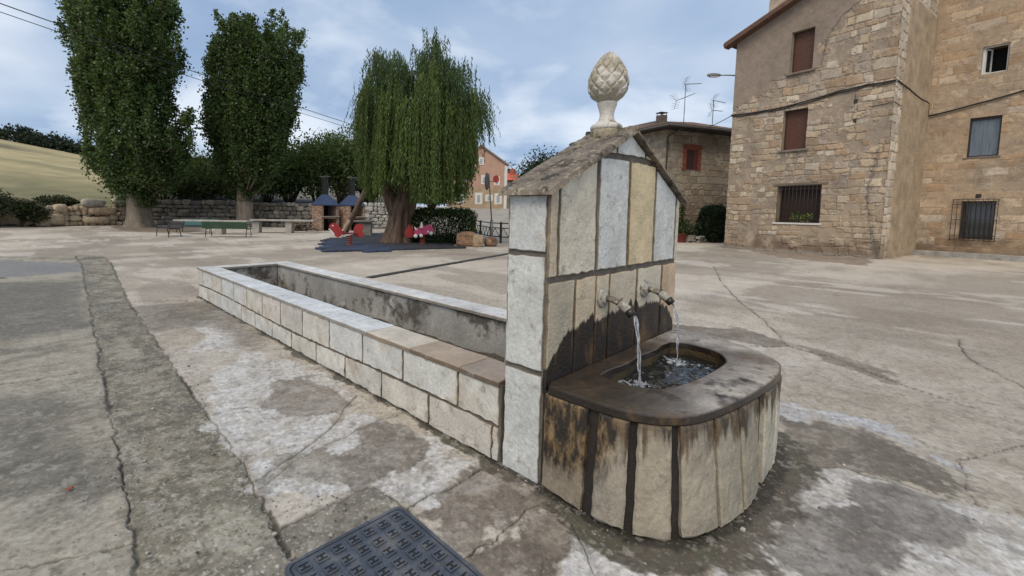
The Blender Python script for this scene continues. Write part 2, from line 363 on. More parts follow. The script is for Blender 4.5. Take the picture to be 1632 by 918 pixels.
    # damp, mossy skirt round the fountain, contact shade painted in at its foot
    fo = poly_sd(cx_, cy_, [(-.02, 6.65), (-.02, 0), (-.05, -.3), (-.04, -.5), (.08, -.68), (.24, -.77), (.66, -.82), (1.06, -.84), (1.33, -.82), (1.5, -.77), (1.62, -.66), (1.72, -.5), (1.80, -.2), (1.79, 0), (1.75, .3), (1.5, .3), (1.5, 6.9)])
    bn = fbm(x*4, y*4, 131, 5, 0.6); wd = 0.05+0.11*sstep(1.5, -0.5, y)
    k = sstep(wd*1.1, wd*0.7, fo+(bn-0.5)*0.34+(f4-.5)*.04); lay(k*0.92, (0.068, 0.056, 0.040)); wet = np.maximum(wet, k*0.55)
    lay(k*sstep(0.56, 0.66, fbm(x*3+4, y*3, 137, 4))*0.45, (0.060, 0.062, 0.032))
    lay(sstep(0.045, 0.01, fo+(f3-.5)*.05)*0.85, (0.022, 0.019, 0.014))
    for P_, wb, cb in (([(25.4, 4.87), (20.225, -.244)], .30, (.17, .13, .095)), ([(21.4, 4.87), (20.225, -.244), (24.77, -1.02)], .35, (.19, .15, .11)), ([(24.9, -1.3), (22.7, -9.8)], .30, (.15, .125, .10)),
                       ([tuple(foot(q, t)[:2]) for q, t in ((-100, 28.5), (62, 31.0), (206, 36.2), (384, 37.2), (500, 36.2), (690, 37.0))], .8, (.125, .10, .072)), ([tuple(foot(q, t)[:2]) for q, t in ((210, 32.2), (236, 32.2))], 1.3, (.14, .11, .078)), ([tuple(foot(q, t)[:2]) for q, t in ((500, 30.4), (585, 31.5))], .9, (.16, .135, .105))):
        dd_ = seg_dist(x, y, P_); kk_ = sstep(wb, wb*.15, dd_+(f2-.5)*wb*1.6); lay(kk_*.75, cb)  # dark dirt bands at wall, poplar and barbecue feet, contact shade painted in
    soil = poly_sd(wx, wy, gp([(176, 361), (215, 357), (250, 361), (330, 366), (300, 371), (225, 370), (190, 367)])); lay(sstep(0.2, -0.2, soil)*0.9, (0.13, 0.095, 0.065))
    # joints and cracks
    cracks = [(JA, .028, 1), (JB, .032, 1), ([(-400, 462), (0, 443), (130, 435)], .03, 1), ([(-400, 650), (0, 612), (158, 590)], .022, 1),
              ([(-200, 940), (60, 900), (130, 885), (215, 865)], .022, 1), ([(140, 490), (0, 497), (-300, 512)], .014, .5),
              ([(205, 482), (260, 478), (335, 481)], .018, .8), ([(405, 768), (440, 745), (500, 705), (530, 680), (548, 650), (568, 630)], .03, 1),
              ([(415, 778), (470, 735), (560, 690), (600, 672), (640, 660)], .012, .9), ([(650, 808), (700, 785), (735, 768), (770, 748)], .016, 1),
              ([(425, 852), (520, 806), (595, 772), (655, 812)], .009, .9), ([(740, 885), (800, 850), (830, 822), (862, 803)], .014, 1),
              ([(912, 836), (935, 880), (952, 930), (965, 1000)], .02, 1), ([(1137, 424), (1150, 450), (1180, 482), (1220, 512), (1257, 552)], .03, .9),
              ([(1220, 508), (1238, 507), (1254, 511)], .015, .8), ([(1190, 551), (1257, 552), (1330, 571), (1450, 618), (1632, 674), (1800, 725)], .02, .9),
              ([(1528, 540), (1540, 565), (1560, 580), (1632, 618), (1700, 640)], .022, .9), ([(1527, 735), (1560, 730), (1632, 712), (1800, 690)], .018, .9),
              ([(1527, 735), (1538, 768), (1548, 800)], .01, .8), ([(1240, 737), (1330, 744), (1400, 764), (1548, 800), (1632, 824), (1850, 880)], .018, 1),
              ([(1250, 425), (1300, 437), (1390, 452)], .02, .5), ([(1330, 470), (1420, 480), (1500, 500)], .02, .4), ([(600, 440), (700, 442), (800, 452)], .02, .4),
              ([(960, 575), (1000, 570)], .01, .0), ([(350, 400), (520, 412), (590, 424)], .03, .3), ([(1560, 640), (1632, 655)], .012, .7), ([(850, 1000), (870, 930), (865, 880)], .010, .6)]
    for P, wd, stg in cracks:
        Q = np.array(gp(P)); lo = Q.min(0)-.4; hi = Q.max(0)+.4
        idx = np.where((x > lo[0]) & (x < hi[0]) & (y > lo[1]) & (y < hi[1]))[0]
        if len(idx) == 0: continue
        fine_ = (fbm(x[idx]*14, y[idx]*14, 149, 4)-0.5)*0.05
        d = seg_dist(cx_[idx]+fine_, cy_[idx]+fine_*0.8, [tuple(q) for q in Q])
        wn_ = np.maximum(wd*(0.16+0.66*vnoise(x[idx]*3, y[idx]*3, 151)**1.5), 0.0012*np.hypot(x[idx]-CAM[0], y[idx]-CAM[1]))
        k = sstep(wn_, wn_*0.25, d)*stg*(.62+.38*sstep(.25, .55, vnoise(x[idx]*2.2+7, y[idx]*2.2, 163)))
        halo = sstep(0.07, 0.0, d)*0.25*stg*vnoise(x[idx]*5, y[idx]*5, 157)*1.6
        col[idx] = col[idx]*(1-halo[:, None])+np.array((0.12, 0.11, 0.088))*halo[:, None]
        col[idx] = col[idx]*(1-k[:, None])+np.array((0.035, 0.032, 0.024))*k[:, None]; z[idx] -= 0.014*k
    col *= (1+(f3-.5)*.46*(.3+.7*gk))[:, None]*(1+(f4-.5)*.68*gk)[:, None]
    f5 = fbm(x*17, y*17, 191, 4, .65); gr = np.exp(-((np.hypot(x-CAM[0], y-CAM[1]))/9)**2); lay(sstep(.60, .70, f5)*.45*gr, (.085, .078, .06)); lay(sstep(.40, .31, f5)*.4*gr, (.36, .34, .30)); f6 = vnoise(x*75, y*75, 195); lay(sstep(.80, .90, f6)*.5*gr*np.where(strip < 0, 1, .45), (.40, .385, .34)); f7 = vnoise(x*60+9, y*60, 197); lay(sstep(.78, .90, f7)*.6*gr*np.where(strip < 0, 1, .6), (.055, .05, .04))
    col *= 1.10
    z += (f3-0.5)*0.006+(f4-0.5)*0.003
    z = np.where(near, z, -0.02)
    V = np.column_stack([x, y, z]); nr, nc = sh
    i = np.arange(nr-1)[:, None]*nc; j = np.arange(nc)[None, :]; jn = (j+1) % nc
    F = np.stack([i+j, i+jn, i+nc+jn, i+nc+j], -1).reshape(-1, 4)
    m = mat('weathered_concrete', (1, 1, 1), 0.9, tint=True, var=0.16, scale=30, bscale=190, bump=0.55, bdist=0.006, spots=[((.07, .064, .05), 48, .70, .78), ((.46, .44, .40), 85, .72, .79)])
    N = m.node_tree.nodes; a = [q for q in N if q.bl_idname == 'ShaderNodeAttribute'][0]
    mr = N.new('ShaderNodeMapRange'); mr.inputs[3].default_value = 0.88; mr.inputs[4].default_value = 0.35
    m.node_tree.links.new(a.outputs['Alpha'], mr.inputs[0]); m.node_tree.links.new(mr.outputs[0], N['Principled BSDF'].inputs['Roughness'])
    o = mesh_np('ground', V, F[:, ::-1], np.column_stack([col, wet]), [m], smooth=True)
    return tag(o, kind='structure', label='weathered concrete plaza with cracks, joints and damp patches')
build_ground()

# ------------------------------------------------------------------ hill with the mown field, and the road climbing to the pink house
def strip_mesh(name, cols, rows, zf, colf, m, label, off=None):
    X, T = np.meshgrid(cols, rows)
    if off is not None: T = T+off(X)
    P = np.array([[foot(a, t) for a, t in zip(ra, rt)] for ra, rt in zip(X, T)])
    x = P[..., 0].ravel(); y = P[..., 1].ravel(); z = zf(X, T, P[..., 0], P[..., 1]).ravel()
    nr, nc = X.shape; i = np.arange(nr-1)[:, None]*nc; j = np.arange(nc-1)[None, :]
    F = np.stack([i+j, i+j+1, i+nc+j+1, i+nc+j], -1).reshape(-1, 4)
    o = mesh_np(name, np.column_stack([x, y, z]), F, colf(X.ravel(), T.ravel(), x, y), [m], smooth=True)
    return tag(o, kind='structure', label=label)
def crest_z(X): # height of the skyline 130 m away
    yp = np.interp(X, [-900, -300, 0, 130, 220, 320, 450, 640], [205, 205, 221, 247, 258, 250, 268, 300])
    yh = 327.3+0.0145*X
    return EYE+(yh-yp)*130/CAM_F
def wall_t(X): return np.interp(X, [-900, 60, 205, 300, 640], [27.2, 31.3, 36.9, 38.2, 38.4])
def hill_z(X, T, x, y):
    t0 = wall_t(X); s = np.clip((T-t0)/(130-t0), 0, 1.6)
    zc = crest_z(X); z = 1.35+(zc-1.35)*np.where(s < 1, 0.85*s+0.15*s*s, 1-0.5*(s-1))
    z = z+(fbm(x*0.06, y*0.06, 5, 3)-0.5)*1.2*sstep(0.05, 0.3, s)
    return np.where(T < t0+.35, -0.3, z)
def hill_c(X, T, x, y):
    n = len(x); c = np.empty((n, 3)); c[:] = (0.31, 0.255, 0.125)
    b = fbm(x*0.03+T*0.002, T*0.22, 9, 5, 0.6); g = fbm(x*0.5, y*0.5, 15, 4)
    k = sstep(0.5, 0.62, b)[:, None]*0.6; c = c*(1-k)+np.array((0.20, 0.18, 0.085))*k
    k = sstep(0.48, 0.38, b)[:, None]*0.55; c = c*(1-k)+np.array((0.39, 0.33, 0.18))*k
    k = (sstep(60, 38, T)*0.8)[:, None]; c = c*(1-k)+np.array((0.115, 0.115, 0.05))*k
    k = (sstep(230, 300, X))[:, None]; c = c*(1-k)+np.array((0.16, 0.145, 0.115))*k
    k = (np.exp(-((X-10)/32)**2-((T-108)/6)**2))[:, None]; c = c*(1-k)+np.array((0.10, 0.08, 0.05))*k
    return c*(0.75+0.5*g)[:, None]
M_field = mat('dry_field', (1, 1, 1), 0.95, tint=True, var=0.12, scale=0.6, bscale=5, bump=0.3, bdist=0.1)
strip_mesh('hill', np.arange(-900, 660, 20), np.concatenate([[.3, .4], np.arange(1, 12, 0.8), np.arange(12, 180, 3)]), hill_z, hill_c, M_field, 'mown straw coloured field rising to a wooded crest', wall_t)
M_road = mat('road_concrete', (0.30, 0.275, 0.235), 0.9, var=0.25, scale=0.9, bscale=14, bump=0.3)
def road_z(X, T, x, y): return 0.012+2.15*sstep(22, 66, T)*0.98+(T-22)*0.002
strip_mesh('road', np.arange(640, 1041, 20), np.arange(22, 112, 1.5), road_z, lambda X, T, x, y: np.ones((len(x), 3)), M_road, 'pale road climbing away from the plaza to the pink house')

# ================================================================== FOUNTAIN
WF, DF, ZE, ZR = 1.748, 0.278, 1.565, 1.965
M_mortar = mat('grey_mortar', (0.135, 0.118, 0.100), 0.95, var=0.35, scale=9, bscale=90, bump=0.5)
def slab_mat(name, spots=None, rough=0.62):
    m = mat(name, (1, 1, 1), rough, tint=True, var=0.21, scale=5, bscale=42, bump=0.6, bdist=0.012, spots=spots)
    N = m.node_tree.nodes; L = m.node_tree.links; b = N['Principled BSDF']
    g = [q for q in N if q.bl_idname == 'ShaderNodeNewGeometry'][0]; bp = [q for q in N if q.bl_idname == 'ShaderNodeBump'][0]
    mp = N.new('ShaderNodeMapping'); mp.inputs['Rotation'].default_value = (R(38), R(35), R(20)); mp.inputs['Scale'].default_value = (3, 30, 6); L.new(g.outputs['Position'], mp.inputs[0])
    n = N.new('ShaderNodeTexNoise'); n.inputs['Scale'].default_value = 3.0; n.inputs['Detail'].default_value = 6; n.inputs['Roughness'].default_value = 0.6; n.inputs['Distortion'].default_value = 0.6; L.new(mp.outputs[0], n.inputs['Vector'])
    b2 = N.new('ShaderNodeBump'); b2.inputs['Strength'].default_value = 0.45; b2.inputs['Distance'].default_value = 0.012; L.new(n.outputs['Fac'], b2.inputs['Height'])
    L.new(bp.outputs[0], b2.inputs['Normal']); L.new(b2.outputs[0], b.inputs['Normal'])
    # thin grey-brown cleavage veins in the stone itself
    cr = N.new('ShaderNodeMapRange'); cr.inputs[1].default_value = 0.60; cr.inputs[2].default_value = 0.72; cr.inputs[4].default_value = 0.6; L.new(n.outputs['Fac'], cr.inputs[0])
    src = b.inputs['Base Color'].links[0].from_socket
    mx = N.new('ShaderNodeMixRGB'); L.new(cr.outputs[0], mx.inputs[0]); L.new(src, mx.inputs[1]); mx.inputs[2].default_value = (0.31, 0.275, 0.22, 1)
    n4 = N.new('ShaderNodeTexNoise'); n4.inputs['Scale'].default_value = 1.5; n4.inputs['Detail'].default_value = 5; n4.inputs['Roughness'].default_value = .55; n4.inputs['Distortion'].default_value = .3; L.new(g.outputs['Position'], n4.inputs['Vector'])
    s4 = N.new('ShaderNodeMath'); s4.operation = 'SUBTRACT'; L.new(n4.outputs['Fac'], s4.inputs[0]); s4.inputs[1].default_value = .53; a4 = N.new('ShaderNodeMath'); a4.operation = 'ABSOLUTE'; L.new(s4.outputs[0], a4.inputs[0])
    r4 = N.new('ShaderNodeMapRange'); r4.inputs[1].default_value = .003; r4.inputs[2].default_value = .001; r4.inputs[4].default_value = .38; L.new(a4.outputs[0], r4.inputs[0])
    mx4 = N.new('ShaderNodeMixRGB'); L.new(r4.outputs[0], mx4.inputs[0]); L.new(mx.outputs[0], mx4.inputs[1]); mx4.inputs[2].default_value = (0.14, 0.115, 0.085, 1); mx = mx4
    L.new(mx.outputs[0], b.inputs['Base Color'])
    return m
M_slab = slab_mat('quartzite_slab', spots=[((0.38, 0.30, 0.20), 2.6, 0.56, 0.78), ((0.28, 0.255, 0.215), 11, 0.57, 0.72), ((.10, .085, .065), 30, .66, .74)])
WHITE, BLUE, CREAM, YEL, TAN, GREY = (0.60, 0.60, 0.575), (0.545, 0.560, 0.545), (0.57, 0.53, 0.435), (0.585, 0.485, 0.305), (0.47, 0.375, 0.25), (0.42, 0.40, 0.36)
rs = random.Random(5)
def slab(mb, poly, O_, ua, va, na, col, th=0.016, jit=0.004, mi=0):
    """a split stone slab: 2D outline poly (a, b) on the plane O_ + a*ua + b*va, standing th proud along na"""
    pts = []
    n = len(poly)
    for i in range(n):
        a = np.array(poly[i], float); b = np.array(poly[(i+1) % n], float); L_ = np.linalg.norm(b-a); k = max(1, int(L_/0.045))
        nrm = np.array([(b-a)[1], -(b-a)[0]])/(L_+1e-9)
        for q in range(k): pts.append(a+(b-a)*q/k+nrm*(rs.uniform(-jit, jit)+(rs.uniform(-jit, jit)*1.6 if rs.random() < .15 else 0))*(0.35 if q == 0 else 1))
    c = np.mean(pts, axis=0)
    rings = []
    for ins, h in ((0, -0.004), (0.0, th*0.7), (0.006, th)):
        rg = []
        for p in pts:
            d = c-p; d = d/(np.linalg.norm(d)+1e-9); q = p+d*ins
            rg.append(O_+q[0]*ua+q[1]*va+na*h)
        rings.append(rg)
    m = len(pts); vs = rings[0]+rings[1]+rings[2]
    fs = [(k*m+i, k*m+(i+1) % m, (k+1)*m+(i+1) % m, (k+1)*m+i) for k in (0, 1) for i in range(m)]+[tuple(2*m+i for i in range(m))]
    j = rs.uniform(0.93, 1.06); c_ = np.clip(np.array(col)*j, 0, 1); k0 = mb.add(vs, fs, mi, tuple(c_))
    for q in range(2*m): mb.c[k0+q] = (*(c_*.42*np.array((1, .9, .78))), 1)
X_, Y_, Z_ = np.array([1., 0, 0]), np.array([0, 1., 0]), np.array([0, 0, 1.])
O0 = np.zeros(3)
fountain = thing('stone_fountain', (0.87, 0.14, 0), 'stone drinking fountain with gabled pillar, pine cone finial, round basin and long white trough', 'fountain')
# --- pillar: mortar core, then slabs
# algae stain: an upper outline measured along the front face, as a float curve in the material
M_low = slab_mat('stained_slab')
def add_stain(m, pts, span, axis_off=0.0):
    N = m.node_tree.nodes; L = m.node_tree.links; b = N['Principled BSDF']
    g = N.new('ShaderNodeNewGeometry'); s = N.new('ShaderNodeSeparateXYZ'); L.new(g.outputs['Position'], s.inputs[0])
    dv_ = N.new('ShaderNodeMath'); dv_.operation = 'DIVIDE'; L.new(s.outputs[0], dv_.inputs[0]); dv_.inputs[1].default_value = span
    fc = N.new('ShaderNodeFloatCurve'); cv = fc.mapping.curves[0]
    P = sorted(pts)
    cv.points[0].location = P[0]; cv.points[1].location = P[-1]
    for p in P[1:-1]: cv.points.new(*p)
    for p in cv.points: p.handle_type = 'VECTOR'
    fc.mapping.update(); L.new(dv_.outputs[0], fc.inputs['Value'])
    mp = N.new('ShaderNodeMapping'); mp.inputs['Scale'].default_value = (1, 1, 0.18); L.new(g.outputs['Position'], mp.inputs[0])
    n = N.new('ShaderNodeTexNoise'); n.inputs['Scale'].default_value = 34; n.inputs['Detail'].default_value = 4; L.new(mp.outputs[0], n.inputs['Vector'])
    ma = N.new('ShaderNodeMath'); ma.operation = 'MULTIPLY_ADD'; L.new(n.outputs['Fac'], ma.inputs[0]); ma.inputs[1].default_value = 0.09; ma.inputs[2].default_value = -0.045
    ad = N.new('ShaderNodeMath'); ad.operation = 'ADD'; L.new(fc.outputs[0], ad.inputs[0]); L.new(ma.outputs[0], ad.inputs[1])
    sb = N.new('ShaderNodeMath'); sb.operation = 'SUBTRACT'; L.new(ad.outputs[0], sb.inputs[0]); L.new(s.outputs[2], sb.inputs[1])
    mr = N.new('ShaderNodeMapRange'); mr.inputs[1].default_value = -0.006; mr.inputs[2].default_value = 0.013; L.new(sb.outputs[0], mr.inputs[0])
    n2 = N.new('ShaderNodeTexNoise'); n2.inputs['Scale'].default_value = 7; n2.inputs['Detail'].default_value = 6
    mp2 = N.new('ShaderNodeMapping'); mp2.inputs['Scale'].default_value = (1, 1, 0.4); L.new(g.outputs['Position'], mp2.inputs[0]); L.new(mp2.outputs[0], n2.inputs['Vector'])
    cr = N.new('ShaderNodeValToRGB'); e = cr.color_ramp.elements; e[0].position = 0.36; e[0].color = (0.016, 0.012, 0.009, 1); e[1].position = 0.68; e[1].color = (0.12, 0.07, 0.026, 1); x3 = e.new(0.53); x3.color = (0.022, 0.015, 0.010, 1)
    L.new(n2.outputs['Fac'], cr.inputs[0])
    mx = N.new('ShaderNodeMixRGB'); src = b.inputs['Base Color'].links[0].from_socket if b.inputs['Base Color'].links else None
    if src: L.new(src, mx.inputs[1])
    L.new(mr.outputs[0], mx.inputs[0]); L.new(cr.outputs[0], mx.inputs[2]); L.new(mx.outputs[0], b.inputs['Base Color'])
    rr = N.new('ShaderNodeMapRange'); rr.inputs[3].default_value = 0.62; rr.inputs[4].default_value = 0.55; L.new(mr.outputs[0], rr.inputs[0]); L.new(rr.outputs[0], b.inputs['Roughness'])
STAIN = [(0, .60), (.001, .627), (.066, .698), (.15, .765), (.212, .815), (.27, .80), (.324, .828), (.413, .842), (.47, .862), (.492, .83), (.52, .815), (.56, .82), (.616, .832), (.72, .846), (.80, .84), (.865, .856), (.92, .85), (.95, .87), (.97, .905), (.99, .86), (1.013, .842), (1.067, .89), (1.09, .84), (1.133, .815), (1.213, .838), (1.28, .83), (1.342, .83), (1.42, .82), (1.482, .795), (1.56, .77), (1.607, .75), (1.66, .70), (1.707, .65), (1.76, .60)]
STAIN = [(a/1.76, z) for a, z in STAIN]
add_stain(M_low, STAIN, 1.76)
M_mort2 = mat('stained_mortar', (0.125, 0.105, 0.085), 0.95, var=0.35, scale=9, bscale=90, bump=0.5); 
mbp = MB()
W2_ = WF/2
core = [(0.01, 0.012), (WF-0.01, 0.012)]
mbp.prism([(0.010, 0.010, -.05), (WF-.010, 0.010, -.05), (WF-.010, .010, ZE), (W2_, .010, ZR), (.010, .010, ZE)], (0, DF-.02, 0), 0)
pillar = mbp.build('pillar', [M_mortar], fountain)
ms_ = MB(); NF = -Y_
OF = np.array([0, 0.010, 0.])
slp = (ZR-ZE)/W2_
def rz(u): return ZE+slp*(u if u < W2_ else WF-u)-0.012
up = [([(0.006, 1.118), (0.070, 1.118), (0.066, rz(.066)), (0.006, rz(.006))], (0.50, 0.43, 0.33)), ([(.100, 1.118), (.470, 1.120), (.452, rz(.452)), (.092, rz(.092))], CREAM),
      ([(.512, 1.119), (.874, 1.117), (.858, 1.788), (.498, 1.782)], BLUE), ([(.918, 1.120), (1.275, 1.117), (1.266, 1.785), (.894, 1.786)], YEL), ([(1.316, 1.117), (1.662, 1.115), (1.662, rz(1.662)), (1.298, rz(1.298))], (0.55, .565, .55)),
      ([(1.690, 1.117), (1.742, 1.117), (1.742, rz(1.742)), (1.690, rz(1.69))], CREAM),
      ([(.702, 1.822), (1.086, 1.828), (1.078, rz(1.078)), (W2_, ZR-.012), (.702, rz(.702))], BLUE), ([(.565, 1.820), (.680, 1.820), (.680, rz(.68)), (.572, rz(.572))], (0.45, 0.43, .37)), ([(1.108, 1.826), (1.215, 1.826), (1.108, rz(1.108))], CREAM)]
for p, c in up: slab(ms_, p, OF, X_, Z_, NF, c)
for p, c in zip([(.008, .256), (.283, .490), (.508, .655), (.682, 1.035), (1.073, 1.454), (1.488, 1.740)], [(.44, .39, .30), (.52, .44, .32), (.53, .46, .34), (.54, .48, .37), (.55, .50, .40), (.50, .38, .26)]):
    slab(ms_, [(p[0], .50), (p[1], .50), (p[1], 1.085), (p[0], 1.082)], OF, X_, Z_, NF, c, mi=1)
# side faces
for uu, nn in ((0.010, -X_), (WF-.010, X_)):
    for z0, z1, c in ((-.03, .585, BLUE), (.612, 1.222, (.55, .565, .54)), (1.250, ZE-.02, (.52, .54, .535))):
        slab(ms_, [(.018, z0), (DF-.02, z0), (DF-.02, z1), (.018, z1)], np.array([uu, 0, 0]), Y_, Z_, nn, c)
for k in range(5):
    slab(ms_, [(.02+k*.345, .5), (.34+k*.345, .5), (.34+k*.345, min(rz(.02+k*.345), rz(.34+k*.345))), (.02+k*.345, min(rz(.02+k*.345), rz(.34+k*.345)))], np.array([0, DF-.01, 0]), X_, Z_, Y_, [CREAM, BLUE, WHITE, CREAM, BLUE][k])
ms_.build('stone_facing', [M_slab, M_low], fountain)
# roof slabs
M_roof = mat('lichened_concrete', (0.165, 0.138, 0.108), 0.95, var=0.35, scale=10, bscale=60, bump=0.8, bdist=0.007, spots=[((0.045, 0.038, 0.031), 9, 0.49, 0.60), ((0.33, 0.29, 0.21), 34, 0.55, 0.64), ((0.30, 0.23, 0.11), 16, 0.62, 0.70), ((0.025, 0.021, 0.018), 42, .60, .68)])
def roof_grid(side):
    th = 0.034; nu, nv = 46, 16; u0 = -0.05; rn = np.random.RandomState(3+side); V = []; 
    us = np.linspace(u0, W2_, nu); v_ = np.linspace(-.045, DF+.03, nv)
    for top in (1, 0):
        for i, a in enumerate(us):
            for j, b in enumerate(v_):
                z = ZE+slp*a+0.002+(th if top else 0)
                e = (0.010 if (i == 0 or j in (0, nv-1)) and top else 0)
                jj = rn.uniform(-.0025, .0025) if top else 0
                jx = rn.uniform(-.003, .003) if (i == 0) else 0; jy = rn.uniform(-.0015, .0015) if j in (0, nv-1) else 0
                uu = a+jx+e*(1 if i == 0 else 0); p = (uu, b+jy+(e if j == 0 else -e if j == nv-1 else 0), z+jj-e*0.4)
                V.append(p if side == 0 else (WF-p[0], p[1], p[2]))
    n1_ = nu*nv; F = []
    for i in range(nu-1):
        for j in range(nv-1):
            a = i*nv+j; F.append((a, a+nv, a+nv+1, a+1)); F.append((n1_+a, n1_+a+1, n1_+a+nv+1, n1_+a+nv))
    for i in range(nu-1):
        for j in (0, nv-1): a = i*nv+j; b = (i+1)*nv+j; F.append((a, b, n1_+b, n1_+a))
    for j in range(nv-1):
        for i in (0, nu-1): a = i*nv+j; b = a+1; F.append((a, b, n1_+b, n1_+a))
    o = MB(); o.add(V, F, 0); return o
for s_ in (0, 1): roof_grid(s_).build('roof_slab', [M_roof], fountain)
mbr = MB(); mbr.tube([(W2_, -.043+k*.05, ZR+.026) for k in range(8)], [.020+.004*math.sin(k*2) for k in range(8)], 8); mbr.build('ridge_mortar', [M_roof], fountain)
# --- finial: pedestal and pine cone
FC = np.array([0.835, 0.150, 0.0])
M_ped = mat('worn_white_stone', (0.52, 0.50, 0.46), 0.85, var=0.2, scale=14, bscale=70, bump=0.6, spots=[((0.16, 0.13, 0.09), 12, 0.55, 0.66)])
M_pedb = mat('mossy_pedestal', (0.30, 0.26, 0.19), 0.95, var=0.35, scale=14, bscale=70, bump=0.8, spots=[((0.10, 0.085, 0.06), 12, 0.5, 0.62)])
M_cone = mat('carved_cone_stone', (0.37, 0.335, 0.265), 0.9, var=0.25, scale=16, bscale=80, bump=0.8, spots=[((0.60, 0.575, 0.52), 9, 0.52, 0.62), ((0.13, 0.11, 0.075), 19, 0.60, 0.72)])
mbf = MB(); mbf.lathe([(.112, 1.925), (.116, 1.96), (.116, 1.985), (.114, 1.995)], FC, 32); mbf.v = [(FC[0]+(p[0]-FC[0])*.84, FC[1]+(p[1]-FC[1])*.84, p[2]) for p in mbf.v]; finial = mbf.build('finial', [M_pedb], fountain)
mbf = MB(); mbf.lathe([(.110, 1.995), (.118, 2.003), (.119, 2.018), (.108, 2.030), (.082, 2.040), (.062, 2.058), (.052, 2.085), (.054, 2.112), (.064, 2.140), (.072, 2.160), (.073, 2.172), (.064, 2.180), (.058, 2.19)], FC, 36); mbf.v = [(FC[0]+(p[0]-FC[0])*.84, FC[1]+(p[1]-FC[1])*.84, p[2]) for p in mbf.v]; mbf.build('pedestal', [M_ped], finial)
def pinecone():
    nt_, nh = 160, 130; V = []; z0, z1 = 2.165, 2.492; NS = 10
    prof = lambda t: 0.149*(math.sin(math.pi*min(1, t**0.62))**0.72 if 0 < t < 1 else 0)
    ts = np.linspace(0, 1, nh)
    tab = [(0, .052), (.04, .080), (.12, .118), (.22, .140), (.33, .149), (.45, .147), (.58, .133), (.70, .112), (.80, .088), (.88, .064), (.94, .041), (.98, .020), (1, .003)]
    for t in ts:
        r = .80*float(np.interp(t, [a for a, _ in tab], [b for _, b in tab])); z = z0+(z1-z0)*t
        for k in range(nt_):
            th = 2*math.pi*k/nt_
            kk = 8.0*(t**0.9)
            a = NS*th/(2*math.pi)+kk/1.0*0.5; b = NS*th/(2*math.pi)-kk*0.5
            fa, fb = a-math.floor(a), b-math.floor(b)
            # every diamond is a scale: domed, its tip pointing up and standing proud, grooves between
            ed = min(fa, 1-fa, fb, 1-fb); dome = 1-(1-min(1, ed/0.26))**2.4
            tip = (fa-fb)*0.5
            rr = r*(1+0.15*dome-0.085+0.05*tip*dome); V.append((FC[0]+rr*math.cos(th), FC[1]+rr*math.sin(th), z+0.006*dome))
    F = [(i*nt_+k, i*nt_+(k+1) % nt_, (i+1)*nt_+(k+1) % nt_, (i+1)*nt_+k) for i in range(nh-1) for k in range(nt_)]
    o = MB(); o.add(V, F+[tuple(range(nt_-1, -1, -1)), tuple((nh-1)*nt_+k for k in range(nt_))], 0, smooth=True); return o
pinecone().build('pine_cone', [M_cone], finial)
# --- spouts
M_metal = mat('limed_brass', (0.16, 0.14, 0.11), 0.5, var=0.5, scale=30, bump=0.5, metal=0.55, spots=[((0.42, 0.40, 0.36), 34, 0.50, 0.62)])
M_flange = mat('limed_flange', (0.40, 0.385, 0.345), 0.75, var=0.35, scale=40, bscale=120, bump=0.8, metal=0.2, spots=[((0.12, 0.10, 0.08), 60, 0.52, 0.64)])
for (u, zc) in ((.575, .945), (1.165, .938)):
    ax = (X_, Z_, -Y_); c = np.array([u, -.006, zc])
    mbx = MB(); mbx.lathe([(.058, 0), (.061, .006), (.056, .014), (.044, .019), (.036, .020), (.034, .030), (.026, .034)], c, 28, ax=ax); sp = mbx.build('spout', [M_flange], fountain)
    mbx = MB(); P = [(u, -.02, zc), (u, -.06, zc), (u+.002, -.095, zc-.007), (u+.004, -.125, zc-.022)]; mbx.tube(P, [.019, .019, .020, .021], 14); mbx.build('pipe', [M_metal], sp)
    mbx = MB(); mbx.tube([(u+.003, -.115, zc-.016), (u+.005, -.135, zc-.028), (u+.007, -.160, zc-.046), (u+.009, -.182, zc-.067)], [.024, .027, .027, .022], 14)
    mbx.tube([(u+.004, -.122, zc+.004), (u+.004, -.128, zc+.016), (u+.006, -.140, zc+.020)], .005, 6); mbx.build('nozzle', [M_flange], sp)
    mbx = MB(); mbx.tube([(u+.0075, -.165, zc-.050), (u+.0100, -.192, zc-.076)], [.0275, .0250], 14); mbx.build('nozzle_rim', [mat('black_wet_metal', (.02, .018, .016), 0.35, bump=.2)], sp)
# --- basin
BP = np.array([(0, 0), (0, -.2), (.02, -.42), (.11, -.575), (.28, -.67), (.66, -.745), (1.06, -.78), (1.3, -.765), (1.45, -.72), (1.57, -.62), (1.67, -.47), (1.76, -.22), (1.79, 0)])
def catmull(P, k=20):
    P = np.array(P, float); Q = []
    for i in range(len(P)-1):
        p0, p1, p2, p3 = P[max(i-1, 0)], P[i], P[i+1], P[min(i+2, len(P)-1)]
        for t in np.linspace(0, 1, k, endpoint=False): Q.append(.5*((2*p1)+(-p0+p2)*t+(2*p0-5*p1+4*p2-p3)*t*t+(-p0+3*p1-3*p2+p3)*t**3))
    return np.array(Q+[P[-1]])
BO = catmull(BP, 16); BS = np.r_[0, np.cumsum(np.linalg.norm(np.diff(BO, axis=0), axis=1))]
BT = np.gradient(BO, axis=0); BN = np.column_stack([BT[:, 1], -BT[:, 0]]); BN = BN/np.linalg.norm(BN, axis=1)[:, None]
cen = np.array([.9, -.3]); sgn = np.sign(((BO-cen)*BN).sum(1)); BN = BN*sgn[:, None]
